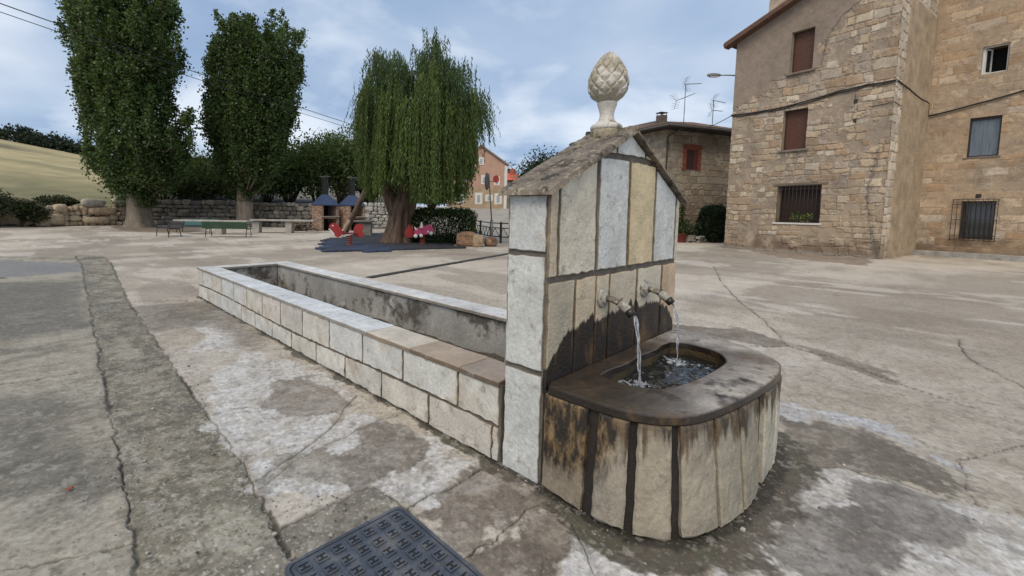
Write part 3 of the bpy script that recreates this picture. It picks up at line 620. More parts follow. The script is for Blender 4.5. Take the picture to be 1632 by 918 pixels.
def bpt(s, off, z):
    x = np.interp(s, BS, BO[:, 0]); y = np.interp(s, BS, BO[:, 1]); nx = np.interp(s, BS, BN[:, 0]); ny = np.interp(s, BS, BN[:, 1])
    fl_ = 0.055*(1-np.clip(z/.515, 0, 1))*min(1, s/.35)*min(1, max(0, (1.55-s)/.45))
    return np.array([x+nx*(off+fl_), y+ny*(off+fl_), z])
def drips(m, ztop, length, power=1.0, corner=True, grey=(0.02, 0.015, 0.011), ochre=(0.15, 0.10, 0.05)):
    """dark run-off streaks hanging from the rim, and an ochre algae patch by the pillar"""
    N = m.node_tree.nodes; L = m.node_tree.links; b = N['Principled BSDF']
    g = N.new('ShaderNodeNewGeometry'); s = N.new('ShaderNodeSeparateXYZ'); L.new(g.outputs['Position'], s.inputs[0])
    mp = N.new('ShaderNodeMapping'); mp.inputs['Scale'].default_value = (1, 1, 0.10); L.new(g.outputs['Position'], mp.inputs[0])
    n = N.new('ShaderNodeTexNoise'); n.inputs['Scale'].default_value = 15; n.inputs['Detail'].default_value = 5; n.inputs['Roughness'].default_value = .6; L.new(mp.outputs[0], n.inputs['Vector'])
    lr = N.new('ShaderNodeMapRange'); lr.inputs[1].default_value = 0.42; lr.inputs[2].default_value = 0.72; lr.inputs[3].default_value = 0.040; lr.inputs[4].default_value = length; L.new(n.outputs['Fac'], lr.inputs[0])
    dz = N.new('ShaderNodeMath'); dz.operation = 'SUBTRACT'; dz.inputs[0].default_value = ztop; L.new(s.outputs[2], dz.inputs[1])
    df = N.new('ShaderNodeMath'); df.operation = 'SUBTRACT'; L.new(lr.outputs[0], df.inputs[0]); L.new(dz.outputs[0], df.inputs[1])
    k = N.new('ShaderNodeMapRange'); k.inputs[1].default_value = -0.02; k.inputs[2].default_value = 0.05; k.inputs[4].default_value = 0.92*power; L.new(df.outputs[0], k.inputs[0])
    mx = N.new('ShaderNodeMixRGB'); src = b.inputs['Base Color'].links[0].from_socket; L.new(src, mx.inputs[1]); L.new(k.outputs[0], mx.inputs[0])
    n2 = N.new('ShaderNodeTexNoise'); n2.inputs['Scale'].default_value = 18; n2.inputs['Detail'].default_value = 6; n2.inputs['Roughness'].default_value = .7
    mp2 = N.new('ShaderNodeMapping'); mp2.inputs['Scale'].default_value = (1, 1, 0.35); L.new(g.outputs['Position'], mp2.inputs[0]); L.new(mp2.outputs[0], n2.inputs['Vector'])
    cr = N.new('ShaderNodeValToRGB'); e = cr.color_ramp.elements; e[0].position = 0.42; e[0].color = (*grey, 1); e[1].position = 0.70; e[1].color = (*ochre, 1); L.new(n2.outputs['Fac'], cr.inputs[0])
    L.new(cr.outputs[0], mx.inputs[2]); last = mx.outputs[0]
    if corner:
        # distance from the corner by the pillar, where the algae is thickest
        dx = N.new('ShaderNodeVectorMath'); dx.operation = 'DISTANCE'; L.new(g.outputs['Position'], dx.inputs[0]); dx.inputs[1].default_value = (0.0, -0.13, 0.46)
        n3 = N.new('ShaderNodeMath'); n3.operation = 'MULTIPLY_ADD'; L.new(n2.outputs['Fac'], n3.inputs[0]); n3.inputs[1].default_value = 0.30; L.new(dx.outputs['Value'], n3.inputs[2])
        k3 = N.new('ShaderNodeMapRange'); k3.inputs[1].default_value = 0.50; k3.inputs[2].default_value = 0.40; L.new(n3.outputs[0], k3.inputs[0])
        cr3 = N.new('ShaderNodeValToRGB'); e = cr3.color_ramp.elements; e[0].position = 0.44; e[0].color = (0.022, 0.016, 0.01, 1); e[1].position = 0.62; e[1].color = (0.25, 0.165, 0.075, 1); L.new(n2.outputs['Fac'], cr3.inputs[0])
        m3 = N.new('ShaderNodeMixRGB'); L.new(k3.outputs[0], m3.inputs[0]); L.new(last, m3.inputs[1]); L.new(cr3.outputs[0], m3.inputs[2]); last = m3.outputs[0]
    L.new(last, b.inputs['Base Color'])
M_bslab = slab_mat('basin_slab', rough=0.7); drips(M_bslab, 0.50, 0.24)
M_bmort = mat('basin_mortar', (0.020, 0.0155, 0.012), 0.8, var=0.4, scale=9, bscale=60, bump=0.6); drips(M_bmort, 0.52, 0.80, 0.97, False, (.010, .007, .005), (.030, .021, .014))
mb1 = MB(); ss = np.linspace(0.002, BS[-1]-.002, 120); zz = [-.05, .1, .25, .4, .517]
V = [bpt(s, -.012, z) for z in zz for s in ss]; n_ = len(ss)
F = [(i*n_+k, i*n_+k+1, (i+1)*n_+k+1, (i+1)*n_+k) for i in range(len(zz)-1) for k in range(n_-1)]
mb1.add(V, F, 0, smooth=True); basin = mb1.build('basin', [M_bmort], fountain, recalc=False)
mb2 = MB()
brk = [(.014, .258), (.313, .450), (.482, .620), (.662, .858), (.884, 1.080), (1.108, 1.318), (1.43, 1.66), (1.70, 1.93), (1.97, 2.2), (2.24, 2.5), (2.53, 2.79)]
bcol = [(.25, .21, .155), (.28, .25, .20), (.30, .265, .205), (.31, .275, .215), (.30, .27, .21), (.29, .26, .20), (.40, .375, .305), (.5, .46, .38), (.5, .46, .38), (.5, .46, .38), (.5, .46, .38)]
for (a, b), c in zip(brk, bcol):
    nz, ns = 12, 7; rr_ = random.Random(int(a*1000)); rows = []
    j0 = [rr_.uniform(-.004, .004) for _ in range(nz)]; j1 = [rr_.uniform(-.004, .004) for _ in range(nz)]
    zl = np.linspace(.012+rr_.uniform(-.005, .012), .508, nz); V = []
    for lay_, off, ins in ((0, -.013, 0), (1, .008, 0), (2, .016, .010)):
        for i, z in enumerate(zl):
            for k in range(ns):
                q = k/(ns-1); s = a+j0[i]+ins+(b+j1[i]-a-j0[i]-2*ins)*q
                zq = z+(ins if i == 0 else -ins if i == nz-1 else 0)+(rr_.uniform(-.006, .006) if i == 0 and lay_ == 1 else 0)
                V.append(bpt(s, off+(rr_.uniform(-.003, .003) if lay_ == 2 else 0), zq))
    F = []; m_ = nz*ns
    for i in range(nz-1):
        for k in range(ns-1): q = 2*m_+i*ns+k; F.append((q, q+1, q+ns+1, q+ns))
    ring = [k for k in range(ns)]+[i*ns+ns-1 for i in range(1, nz)]+[(nz-1)*ns+k for k in range(ns-2, -1, -1)]+[i*ns for i in range(nz-2, 0, -1)]
    for l_ in (0, 1):
        for x1, x2 in zip(ring, ring[1:]+ring[:1]): F.append((l_*m_+x1, l_*m_+x2, (l_+1)*m_+x2, (l_+1)*m_+x1))
    mb2.add(V, F, 0, c)
mb2.build('basin_facing', [M_bslab], fountain)
# rim slab with its D-shaped opening
IN = catmull([(.36, -.13), (.34, -.24), (.36, -.35), (.46, -.45), (.74, -.505), (1.10, -.525), (1.25, -.50), (1.37, -.41), (1.41, -.24), (1.36, -.13)], 12)
IN = np.vstack([IN, [(1.36-(1.0)*k/8, -.13+.01*math.sin(k*2)) for k in range(1, 8)]])
M_rim = mat('wet_rim_stone', (1, 1, 1), 0.27, tint=True, var=0.35, scale=6, bscale=45, bump=0.5, bdist=0.008, spots=[((0.10, 0.060, 0.030), 5.5, 0.56, 0.68), ((0.020, 0.016, 0.013), 4.2, 0.55, 0.66)])
def ring_fill(mb, outer, inner, z, flip=False):
    """fan two closed loops together: for each angle about a centre"""
    c = np.array([.87, -.30]); n = 150; vo = []; vi = []
    def hit(P, th):
        d = np.array([math.cos(th), math.sin(th)]); best = 0
        for a, b in zip(P, np.vstack([P[1:], P[:1]])):
            e = b-a; den = d[0]*e[1]-d[1]*e[0]
            if abs(den) < 1e-12: continue
            w_ = a-c; t = (w_[0]*e[1]-w_[1]*e[0])/den; q = (w_[0]*d[1]-w_[1]*d[0])/den
            if t > 0 and -1e-9 <= q <= 1+1e-9: best = max(best, t)
        return c+d*best
    for k in range(n):
        th = 2*math.pi*k/n; vo.append(hit(outer, th)); vi.append(hit(inner, th))
    return np.array(vo), np.array(vi)
OUT = np.array([bpt(s, .010, .555)[:2] for s in np.linspace(0, BS[-1], 90)]); OUT = np.vstack([OUT, [(1.79-k*.179, -.0075) for k in range(1, 10)]])
OUT[:, 1] = np.minimum(OUT[:, 1], -.0075)
vo, vi = ring_fill(None, OUT, IN, .555)
mb3 = MB(); n_ = len(vo); rr_ = random.Random(2)
c2 = np.array([.87, -.30]); rings = []
rings.append([(p[0], p[1], .514) for p in vo]); rings.append([(p[0]+rr_.uniform(-.002, .002), p[1], .547) for p in vo])
def lerp2(a, b, t): return a+(b-a)*t
rings.append([(*lerp2(o_, i_, .05), .5555) for o_, i_ in zip(vo, vi)])
for t in (.28, .5, .72): rings.append([(*lerp2(o_, i_, t), .556+rr_.uniform(-.0012, .0012)) for o_, i_ in zip(vo, vi)])
rings.append([(*lerp2(o_, i_, .95), .555) for o_, i_ in zip(vo, vi)]); rings.append([(p[0], p[1], .547) for p in vi]); rings.append([(p[0], p[1], .514) for p in vi])
V = [p for rg in rings for p in rg]; F = [(i*n_+k, i*n_+(k+1) % n_, (i+1)*n_+(k+1) % n_, (i+1)*n_+k) for i in range(len(rings)-1) for k in range(n_)]
F += [((len(rings)-1)*n_+k, (len(rings)-1)*n_+(k+1) % n_, (k+1) % n_, k) for k in range(n_)]
k0 = mb3.add(V, F, 0)
for q, p in enumerate(V):
    nz_ = float(fbm(p[0]*5, p[1]*5, 201, 4)); pal_ = math.exp(-((p[0]-.78)/.48)**2-((p[1]+.70)/.18)**2)*1.25+.55*float(sstep(1.25, 1.6, p[0]+(nz_-.5)*.6))+.25*float(sstep(.9, 1.5, p[0]))
    pal_ = min(1, max(0, pal_*(.4+1.2*nz_))); cc3 = np.array((.045, .034, .025))*(1-pal_)+np.array((.36, .33, .29))*pal_
    if p[2] < .552: cc3 = np.array((.022, .017, .013))
    mb3.c[k0+q] = (*cc3, 1)
mb3.build('rim', [M_rim], fountain)
M_inner = mat('algae_bowl', (0.075, 0.055, 0.030), 0.6, var=0.5, scale=9, bscale=50, bump=0.7, spots=[((0.18, 0.12, 0.055), 8, 0.55, 0.7)])
mb4 = MB(); V = []; n_ = len(IN)
for z, k in ((.515, 1.004), (.46, 1.03), (.40, 1.01), (.30, .95), (.22, .8)): V += [(*(c2+(p-c2)*k), z) for p in IN]
F = [(i*n_+k, i*n_+(k+1) % n_, (i+1)*n_+(k+1) % n_, (i+1)*n_+k) for i in range(4) for k in range(n_)]+[tuple(4*n_+k for k in range(n_))]
mb4.add(V, F, 0, smooth=False); mb4.build('bowl', [M_inner], fountain)
# --- trough
TU0, TU1, TV0, TV1, TH = -.018, 1.48, DF, 6.70, .486
M_cap = slab_mat('trough_cap', spots=[((0.30, 0.27, 0.24), 9, 0.58, 0.75)], rough=0.5)
M_render = mat('grey_render', (0.29, 0.285, 0.27), 0.9, var=0.25, scale=2.2, bscale=30, bump=0.6, spots=[((0.085, 0.075, 0.062), 1.9, 0.52, 0.60), ((0.42, 0.41, 0.39), 3.1, 0.57, 0.66), ((0.12, 0.095, 0.06), 6, 0.60, 0.70)])
M_floor = mat('silted_floor', (0.055, 0.045, 0.032), 0.9, var=0.5, scale=5, bscale=40, bump=0.9)
mbt = MB(); CW = .277
mbt.box(((TU0+.012+TU0+CW-.02)/2, (TV0+TV1)/2, .20), (CW-.032, TV1-TV0, .51), 0)
trough = mbt.build('trough', [M_mortar], fountain)
mbt = MB()
mbt.box((TU0+CW-.012, (TV0+TV1)/2, .20), (.018, TV1-TV0-.2, .51)); mbt.box((TU1-CW/2+.012, (TV0+TV1)/2, .20), (CW-.03, TV1-TV0, .51)); mbt.box((.73, TV1-.10, .20), (.98, .20, .51))
mbt.build('trough_lining', [M_render], fountain, bevel=.006)
# silted floor: an uneven sheet, mounded at the pillar end
nx_, ny_ = 30, 120; xs = np.linspace(TU0+CW-.01, TU1-CW+.02, nx_); ys = np.linspace(DF+.002, TV1-.2, ny_); XX, YY = np.meshgrid(xs, ys)
ZZ = .075+.10*np.exp(-((YY-.5)/.8)**2)*(0.5+fbm(XX*3, YY*3, 5, 3))+(fbm(XX*8, YY*8, 9, 4)-.5)*.05
i = np.arange(ny_-1)[:, None]*nx_; j = np.arange(nx_-1)[None, :]
mesh_np('trough_floor', np.column_stack([XX.ravel(), YY.ravel(), ZZ.ravel()]), np.stack([i+j, i+j+1, i+nx_+j+1, i+nx_+j], -1).reshape(-1, 4), np.ones((nx_*ny_, 3)), [M_floor], smooth=True)
adopt(bpy.data.objects['trough_floor'], fountain)
mbs = MB(); OT = np.array([TU0+.012, 0, 0.])
tj = [TV0+.002, .621, 1.191, 1.728, 2.284, 2.836, 3.376, 3.904, 4.422, 4.931, 5.438, 5.93, 6.42, TV1]
tc_ = [(.54, .52, .45), (.56, .56, .51), (.55, .55, .52), (.55, .56, .54), (.52, .48, .41), (.40, .37, .32), (.50, .44, .38), (.54, .50, .42), (.55, .55, .54), (.53, .56, .56), (.54, .48, .40), (.52, .53, .50), (.5, .47, .4)]
wob = lambda v: 0.196+0.020*math.sin(v*1.3+.6)
for a, b, c in zip(tj[:-1], tj[1:], tc_):
    c = tuple(np.array(c)*.6+np.array((.55, .555, .545))*.4)
    slab(mbs, [(a+.008, wob(a)+.010), (b-.008, wob(b)+.010), (b-.008, .452), (a+.008, .452)], OT, Y_, Z_, -X_, c, jit=.005)
tl = [TV0+.002, .33, .9, 1.459, 2.008, 2.544, 3.095, 3.614, 4.142, 4.635, 5.175, 5.682, 6.157, TV1]
tcl = [(.5, .48, .42), (.52, .47, .40), (.55, .51, .43), (.54, .52, .46), (.53, .51, .46), (.55, .52, .44), (.53, .52, .48), (.52, .53, .5), (.54, .54, .5), (.52, .52, .49), (.52, .54, .53), (.53, .51, .46), (.5, .48, .43)]
for a, b, c in zip(tl[:-1], tl[1:], tcl):
    c = tuple(np.array(c)*.65+np.array((.54, .545, .53))*.35)
    slab(mbs, [(a+.008, .004), (b-.008, .004), (b-.008, wob(b)-.010), (a+.008, wob(a)-.010)], OT, Y_, Z_, -X_, c, jit=.006)
for k in range(3):
    for z0, z1 in ((.004, .185), (.21, .452)): slab(mbs, [(k*.5+.01, z0), (k*.5+.48, z0), (k*.5+.48, z1), (k*.5+.01, z1)], np.array([TU0, TV1-.01, 0]), X_, Z_, Y_, WHITE)
for k in range(13):
    for z0, z1 in ((.004, .185), (.21, .452)): slab(mbs, [(TV0+k*.49+.01, z0), (TV0+k*.49+.48, z0), (TV0+k*.49+.48, z1), (TV0+k*.49+.01, z1)], np.array([TU1-.015, 0, 0]), Y_, Z_, X_, CREAM)
mbs.build('trough_facing', [M_slab], fountain)
mbc = MB(); OC = np.array([0, 0, TH-.030]); cj = [TV0+.004, .60, 1.10, 1.66, 2.25, 2.9, 3.5, 4.1, 4.7, 5.3, 5.9, TV1+.01]
cc_ = [(.30, .245, .20), (.36, .285, .215), (.54, .49, .41), (.60, .62, .63), (.61, .635, .65), (.60, .62, .64), (.62, .64, .65), (.58, .61, .63), (.61, .63, .64), (.60, .61, .61), (.55, .55, .53)]
for a, b, c in zip(cj[:-1], cj[1:], cc_):
    slab(mbc, [(TU0-.012, a+.0015), (TU0+CW, a+.0015), (TU0+CW, b-.0015), (TU0-.012, b-.0015)], OC, X_, Y_, Z_, c, th=.030, jit=.003)
    slab(mbc, [(TU1-CW, a+.0015), (TU1+.012, a+.0015), (TU1+.012, b-.0015), (TU1-CW, b-.0015)], OC, X_, Y_, Z_, tuple(np.array((.60, .60, .585))*rs.uniform(.9, 1.05)), th=.030, jit=.003)
slab(mbc, [(TU0+CW+.003, TV1-.22), (TU1-CW-.003, TV1-.22), (TU1-CW-.003, TV1+.01), (TU0+CW+.003, TV1+.01)], OC, X_, Y_, Z_, (.58, .57, .54), th=.030, jit=.003)
mbc.build('trough_coping', [M_cap], fountain)
# --- water
wm = bpy.data.materials.new('basin_water'); wm.use_nodes = True; b = wm.node_tree.nodes['Principled BSDF']
b.inputs['Base Color'].default_value = (0.012, 0.013, 0.012, 1); b.inputs['Roughness'].default_value = 0.06; b.inputs['IOR'].default_value = 1.33; b.inputs['Specular IOR Level'].default_value = 0.9
a_ = wm.node_tree.nodes.new('ShaderNodeAttribute'); a_.attribute_name = 'tint'; wm.node_tree.links.new(a_.outputs['Color'], b.inputs['Base Color'])
xs = np.arange(.28, 1.47, .0075); ys = np.arange(-.58, -.09, .0075); XX, YY = np.meshgrid(xs, ys); x = XX.ravel(); y = YY.ravel()
J1, J2 = (.592, -.232), (1.182, -.232)
z = np.full(len(x), .468); foam = np.zeros(len(x))
for (jx, jy), st in ((J1, .8), (J2, 1.0)):
    d = np.hypot(x-jx, y-jy); z += st*.006*np.cos(d*150+4*fbm(x*9, y*9, 3, 3))*np.exp(-d/.10); foam = np.maximum(foam, sstep(.74, .88, fbm(x*34, y*34, 21, 4, .6)+.36*np.exp(-(d/.10)**2))*st)
z += (fbm(x*13, y*17, 11, 4)-.5)*.020+(fbm(x*38, y*50, 17, 3)-.5)*.005
ok = poly_sd(x, y, [tuple(c2+(p-c2)*1.02) for p in IN]) < 0
c = np.empty((len(x), 3)); c[:] = (.012, .013, .012); k = foam[:, None]*.6; c = c*(1-k)+np.array((.55, .6, .66))*k
ny_, nx_ = XX.shape; i = np.arange(ny_-1)[:, None]*nx_; j = np.arange(nx_-1)[None, :]
F = np.stack([i+j, i+j+1, i+nx_+j+1, i+nx_+j], -1).reshape(-1, 4); F = F[ok[F].all(1)]
wo = mesh_np('water', np.column_stack([x, y, z]), F, c, [wm], smooth=True); tag(wo, 'dark rippling water in the fountain basin', None, kind='structure')
jm = bpy.data.materials.new('falling_water'); jm.use_nodes = True; b = jm.node_tree.nodes['Principled BSDF']
b.inputs['Base Color'].default_value = (.9, .94, 1, 1); b.inputs['Roughness'].default_value = .08; b.inputs['IOR'].default_value = 1.33; b.inputs['Transmission Weight'].default_value = .82
for (u, zc), lab in zip(((.584, .869), (1.174, .862)), ('water jet falling from the spout nearest the trough', 'water jet falling from the spout farther from the trough')):
    mj = MB(); rj = random.Random(int(u*100))
    for q in range(3):
        P = []; rad = []; ph = rj.uniform(0, 6); n_ = 26; a0 = rj.uniform(.0042, .0060)
        for k in range(n_):
            t = k/(n_-1); zz_ = zc+(.466-zc)*t; out_ = -.194-.055*math.sqrt(t)+.012*t*0; am = .008*(1-.2*t)
            P.append((u+.010+am*math.cos(ph+t*7+q)*(.5+.5*t)+.006*math.sin(t*23+q), out_+am*.8*math.sin(ph+t*7), zz_)); rad.append(a0*(1-.35*t)*(1+.40*math.sin(t*31+ph)))
        mj.tube(P, rad, 7)
    for q in range(40):
        an = rj.uniform(0, 6.28); r_ = rj.uniform(.01, .075); mj.rock((u+.01+r_*math.cos(an), -.245+r_*math.sin(an), .470+rj.uniform(0, .03)*(1-r_/.09)), (.007,)*3, q, 1, .1, smooth=True)
    o = mj.build('water_jet', [jm]); tag(o, lab, 'water jet', 'water jets of the fountain')
# --- manhole cover and drain
M_iron = mat('painted_iron', (0.072, 0.086, 0.110), 0.5, var=0.35, scale=4, bscale=60, bump=0.25, metal=0.25, spots=[((0.17, 0.165, 0.155), 4, 0.50, 0.66), ((.10, .062, .04), 9, .60, .70), ((.13, .115, .09), 26, .58, .68)])
M_pit = mat('iron_recess', (0.022, 0.022, 0.022), 0.8, bump=0.3)
mc0 = G(636, 812)[:2]; mr_ = G(740, 902)[:2]; ml_ = G(464, 899)[:2]
e1 = (mr_-mc0)/np.linalg.norm(mr_-mc0); e2 = ml_-mc0; e2 = e2-e1*(e2@e1); e2 = e2/np.linalg.norm(e2)
mh = thing('manhole_cover', (*(mc0+e1*.28+e2*.28), 0), 'blue grey iron manhole cover with raised H shaped studs', 'manhole cover')
S_ = .56; A3 = np.array([*e1, 0]); B3 = np.array([*e2, 0]); O3 = np.array([*mc0, 0])
def rrect(a0, b0, a1, b1, r, z, n=6):
    P = []
    for (ca, cb, s) in ((a1-r, b1-r, 0), (a0+r, b1-r, 1), (a0+r, b0+r, 2), (a1-r, b0+r, 3)):
        for k in range(n+1): an = (s+k/n)*math.pi/2; P.append(O3+A3*(ca+r*math.cos(an))+B3*(cb+r*math.sin(an))+Z_*z)
    return P
m_ = MB(); a = rrect(0.002, 0.002, S_-.002, S_-.002, .034, -.02); m_.prism(a, (0, 0, .030)); m_.build('frame_gap', [M_pit], mh)
m_ = MB(); o_ = rrect(-.016, -.016, S_+.016, S_+.016, .04, .0); i_ = rrect(0.0, 0.0, S_, S_, .034, .0); n_ = len(o_)
m_.add(o_+i_+[p+Z_*.011 for p in o_]+[p+Z_*.011 for p in i_], [(2*n_+k, 2*n_+(k+1) % n_, 3*n_+(k+1) % n_, 3*n_+k) for k in range(n_)]+[(k, (k+1) % n_, 2*n_+(k+1) % n_, 2*n_+k) for k in range(n_)]+[(n_+k, n_+(k+1) % n_, 3*n_+(k+1) % n_, 3*n_+k) for k in range(n_)])
m_.build('frame', [M_iron], mh)
m_ = MB(); mp_ = m_; m_.prism(rrect(.008, .008, S_-.008, S_-.008, .03, -.03), (0, 0, .042))
for i in range(7):
    for j in range(7):
        a = .052+i*.076; b = .052+j*.076
        cq = O3+A3*a+B3*b
        # a raised square stud round a sunken H
        mp_.box(cq+Z_*.0105, (.036, .042, .004), 1, ax=(A3, B3, Z_))
        for sx in (-1, 1): m_.box(cq+A3*sx*.0205+Z_*.0150, (.007, .050, .009), ax=(A3, B3, Z_)); m_.box(cq+B3*sx*.0235+Z_*.0149, (.034, .006, .0088), ax=(A3, B3, Z_)); m_.box(cq+B3*sx*.0135+Z_*.0148, (.014, .016, .0086), ax=(A3, B3, Z_))
m_.build('lid', [M_iron, M_pit], mh)
dl, dr_ = G(588, 443), G(806, 405.5); dd = (dr_-dl)/np.linalg.norm(dr_-dl); dn = np.array([-dd[1], dd[0], 0]); Ld = np.linalg.norm(dr_-dl)+1.2
dc = thing('drain_channel', (dl+dr_)/2, 'long black slotted drain channel crossing the concrete behind the trough', 'drain channel')
m_ = MB(); m_.box((dl+dd*Ld/2)+Z_*(-.01), (Ld, .20, .05), ax=(dd, dn, Z_)); m_.build('channel', [mat('black_drain', (.022, .022, .022), .8, bump=.3)], dc)
m_ = MB()
for k in range(int(Ld/.045)): m_.box(dl+dd*(.02+k*.045)+Z_*.018, (.022, .17, .008), ax=(dd, dn, Z_))
m_.build('grate', [mat('dark_grate', (.05, .05, .052), .6, bump=.3)], dc)

# ================================================================== BUILDINGS
M_wall = mat('sandstone_masonry', (1, 1, 1), 0.92, tint=True, var=0.16, scale=3.5, bscale=28, bump=0.6, bdist=0.02)
def masonry(name, P, d, n, s0, s1, z0, z1, openings=(), res=0.03, seed=1, rows=(0.17, 0.32), widths=(0.25, 0.65), pal=None, mortar=(.30, .235, .165), relief=0.026, post=None, top=None, parent=None, cover=0.35, mats=None, reveal=0.24, warp=.10):
    """a wall face of irregular coursed stones: real relief, a colour for every stone, holes for the openings with their reveals"""
    P = np.array(P, float); rn = np.random.RandomState(seed)
    sg = np.arange(s0, s1+res*.5, res); zg = np.arange(z0, z1+res*.5, res)
    for (a, b, c, e) in openings:
        for v in (a, b): sg[np.argmin(abs(sg-v))] = v
        for v in (c, e): zg[np.argmin(abs(zg-v))] = v
    S, Zz = np.meshgrid(sg, zg); s = S.ravel(); z = Zz.ravel(); N_ = len(s)
    ws = s+(fbm(s*1.3+seed, z*1.3, seed, 3)-.5)*warp*1.4+(fbm(s*9, z*9, seed+3, 2)-.5)*.04
    wz = z+(fbm(s*1.1, z*1.1+seed, seed+5, 3)-.5)*warp*1.6+(fbm(s*9, z*9, seed+8, 2)-.5)*.04
    hb = [z0-1]
    while hb[-1] < z1+1: hb.append(hb[-1]+rn.uniform(*rows))
    hb = np.array(hb); r = np.searchsorted(hb, wz)-1; dist = np.minimum(wz-hb[r], hb[r+1]-wz); sid = np.zeros(N_)
    for k in range(len(hb)-1):
        m = r == k
        if not m.any(): continue
        wb = [s0-1.5+rn.uniform(0, .4)]; hh = hb[k+1]-hb[k]
        while wb[-1] < s1+1.5: wb.append(wb[-1]+rn.uniform(*widths)*(0.7+hh*1.3))
        wb = np.array(wb); q = np.searchsorted(wb, ws[m])-1
        dist[m] = np.minimum(dist[m], np.minimum(ws[m]-wb[q], wb[q+1]-ws[m])); sid[m] = k*1000+q
    i64 = sid.astype(np.int64); r1 = _h(i64, i64*7+1, seed); r2 = _h(i64, i64*3+5, seed+1); r3 = _h(i64, i64*5+2, seed+2)
    pal = np.array(pal if pal is not None else [(.39, .295, .185), (.44, .355, .24), (.36, .245, .145), (.34, .275, .20), (.42, .32, .20), (.48, .405, .29), (.33, .235, .145), (.40, .305, .195)])
    c = pal[(r1*len(pal)).astype(int) % len(pal)]*(0.82+0.36*r2)[:, None]
    e = fbm(s*14, z*14, seed+11, 3); stone = sstep(.006, .030, dist+(e-.5)*.03)
    lowf = fbm(s*.8, z*.8, seed+21, 4); med = fbm(s*3.1, z*3.1, seed+23, 4, .6)
    cov = sstep(.50, .60, fbm(s*2.2, z*2.2, seed+31, 5, .6)+(r3-.5)*.30+(cover-.35))      # mortar smeared over the stone face
    stone = stone*(1-cov*.9)
    mort = np.array(mortar)*(0.85+.35*med)[:, None]
    col = mort*(1-stone[:, None])+c*stone[:, None]
    h = relief*stone*(0.6+.8*r2)+(med-.5)*.012
    col *= (0.80+.36*lowf)[:, None]*(0.80+.4*e)[:, None]*np.array((.99, 1.025, 1.13))*(0.88+.24*fbm(s*30, z*30, seed+41, 2))[:, None]
    if post is not None: col, h = post(s, z, col, h, med, lowf, e)
    V = P+np.outer(s, d)+np.outer(z, Z_)+np.outer(h, n)
    ns = len(sg); i = np.arange(len(zg)-1)[:, None]*ns; j = np.arange(ns-1)[None, :]
    F = np.stack([i+j, i+j+1, i+ns+j+1, i+ns+j], -1).reshape(-1, 4)
    sc = s[F].mean(1); zc = z[F].mean(1); keep = np.ones(len(F), bool)
    for (a, b, c_, e_) in openings: keep &= ~((sc > a) & (sc < b) & (zc > c_) & (zc < e_))
    if top is not None: keep &= zc < top(sc)
    F = F[keep]
    # reveals
    xv = []; xf = []; xc = []; nb = len(V)
    for (a, b, c_, e_) in openings:
        for (p, q) in (((a, c_), (b, c_)), ((b, c_), (b, e_)), ((b, e_), (a, e_)), ((a, e_), (a, c_))):
            k = nb+len(xv)
            for (uu, vv, dd_) in ((*p, .004), (*q, .004), (*q, -reveal), (*p, -reveal)):
                xv.append(P+uu*d+vv*Z_+dd_*n); xc.append(np.array(mortar)*.95)
            xf.append((k, k+1, k+2, k+3))
    if xv: V = np.vstack([V, xv]); col = np.vstack([col, xc]); F = np.vstack([F, xf])
    if np.cross(d, Z_)@n < 0: F = F[:, ::-1]
    o = mesh_np(name, V, F, col, mats or [M_wall], smooth=False)
    return adopt(o, parent) if parent is not None else o
class Face:
    """local frame on a wall face"""
    def __init__(s, P, d, n): s.P, s.d, s.n = np.array(P, float), d, n
    def __call__(s, a, z, o=0.0): return s.P+s.d*a+Z_*z+s.n*o
    def box(s, mb, a0, a1, z0, z1, o0, o1, mi=0, col=(1, 1, 1, 1)): mb.box(s((a0+a1)/2, (z0+z1)/2, (o0+o1)/2), (abs(a1-a0), abs(o1-o0), abs(z1-z0)), mi, col, ax=(s.d, s.n, Z_))
M_shut = mat('brown_roller_shutter', (.105, .043, .027), .6, var=.15, scale=8, bump=.1)
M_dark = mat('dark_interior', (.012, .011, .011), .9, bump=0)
M_sill = mat('grey_sill', (.19, .16, .135), .9, var=.25, scale=7, bump=.4)
M_whitef = mat('white_window_frame', (.62, .62, .60), .5, var=.08, scale=9, bump=.05)
M_darkf = mat('dark_window_frame', (.035, .025, .022), .45, var=.2, scale=9, bump=.05)
M_ironw = mat('rusty_window_grille', (.030, .022, .018), .7, var=.3, scale=20, bump=.2)
gm = bpy.data.materials.new('window_glass'); gm.use_nodes = True; b = gm.node_tree.nodes['Principled BSDF']; b.inputs['Base Color'].default_value = (.02, .024, .028, 1); b.inputs['Roughness'].default_value = .04; b.inputs['Specular IOR Level'].default_value = .8
M_glass = gm
M_curt = mat('pale_curtain', (.13, .175, .22), .8, var=.25, scale=3, bscale=30, bump=.4, stretch=(6, 6, .5))
M_white = mat('white_render', (.62, .60, .56), .8, var=.12, scale=4, bump=.15)
M_tile = mat('clay_roof_tiles', (1, 1, 1), .9, tint=True, var=.25, scale=9, bscale=40, bump=.4)
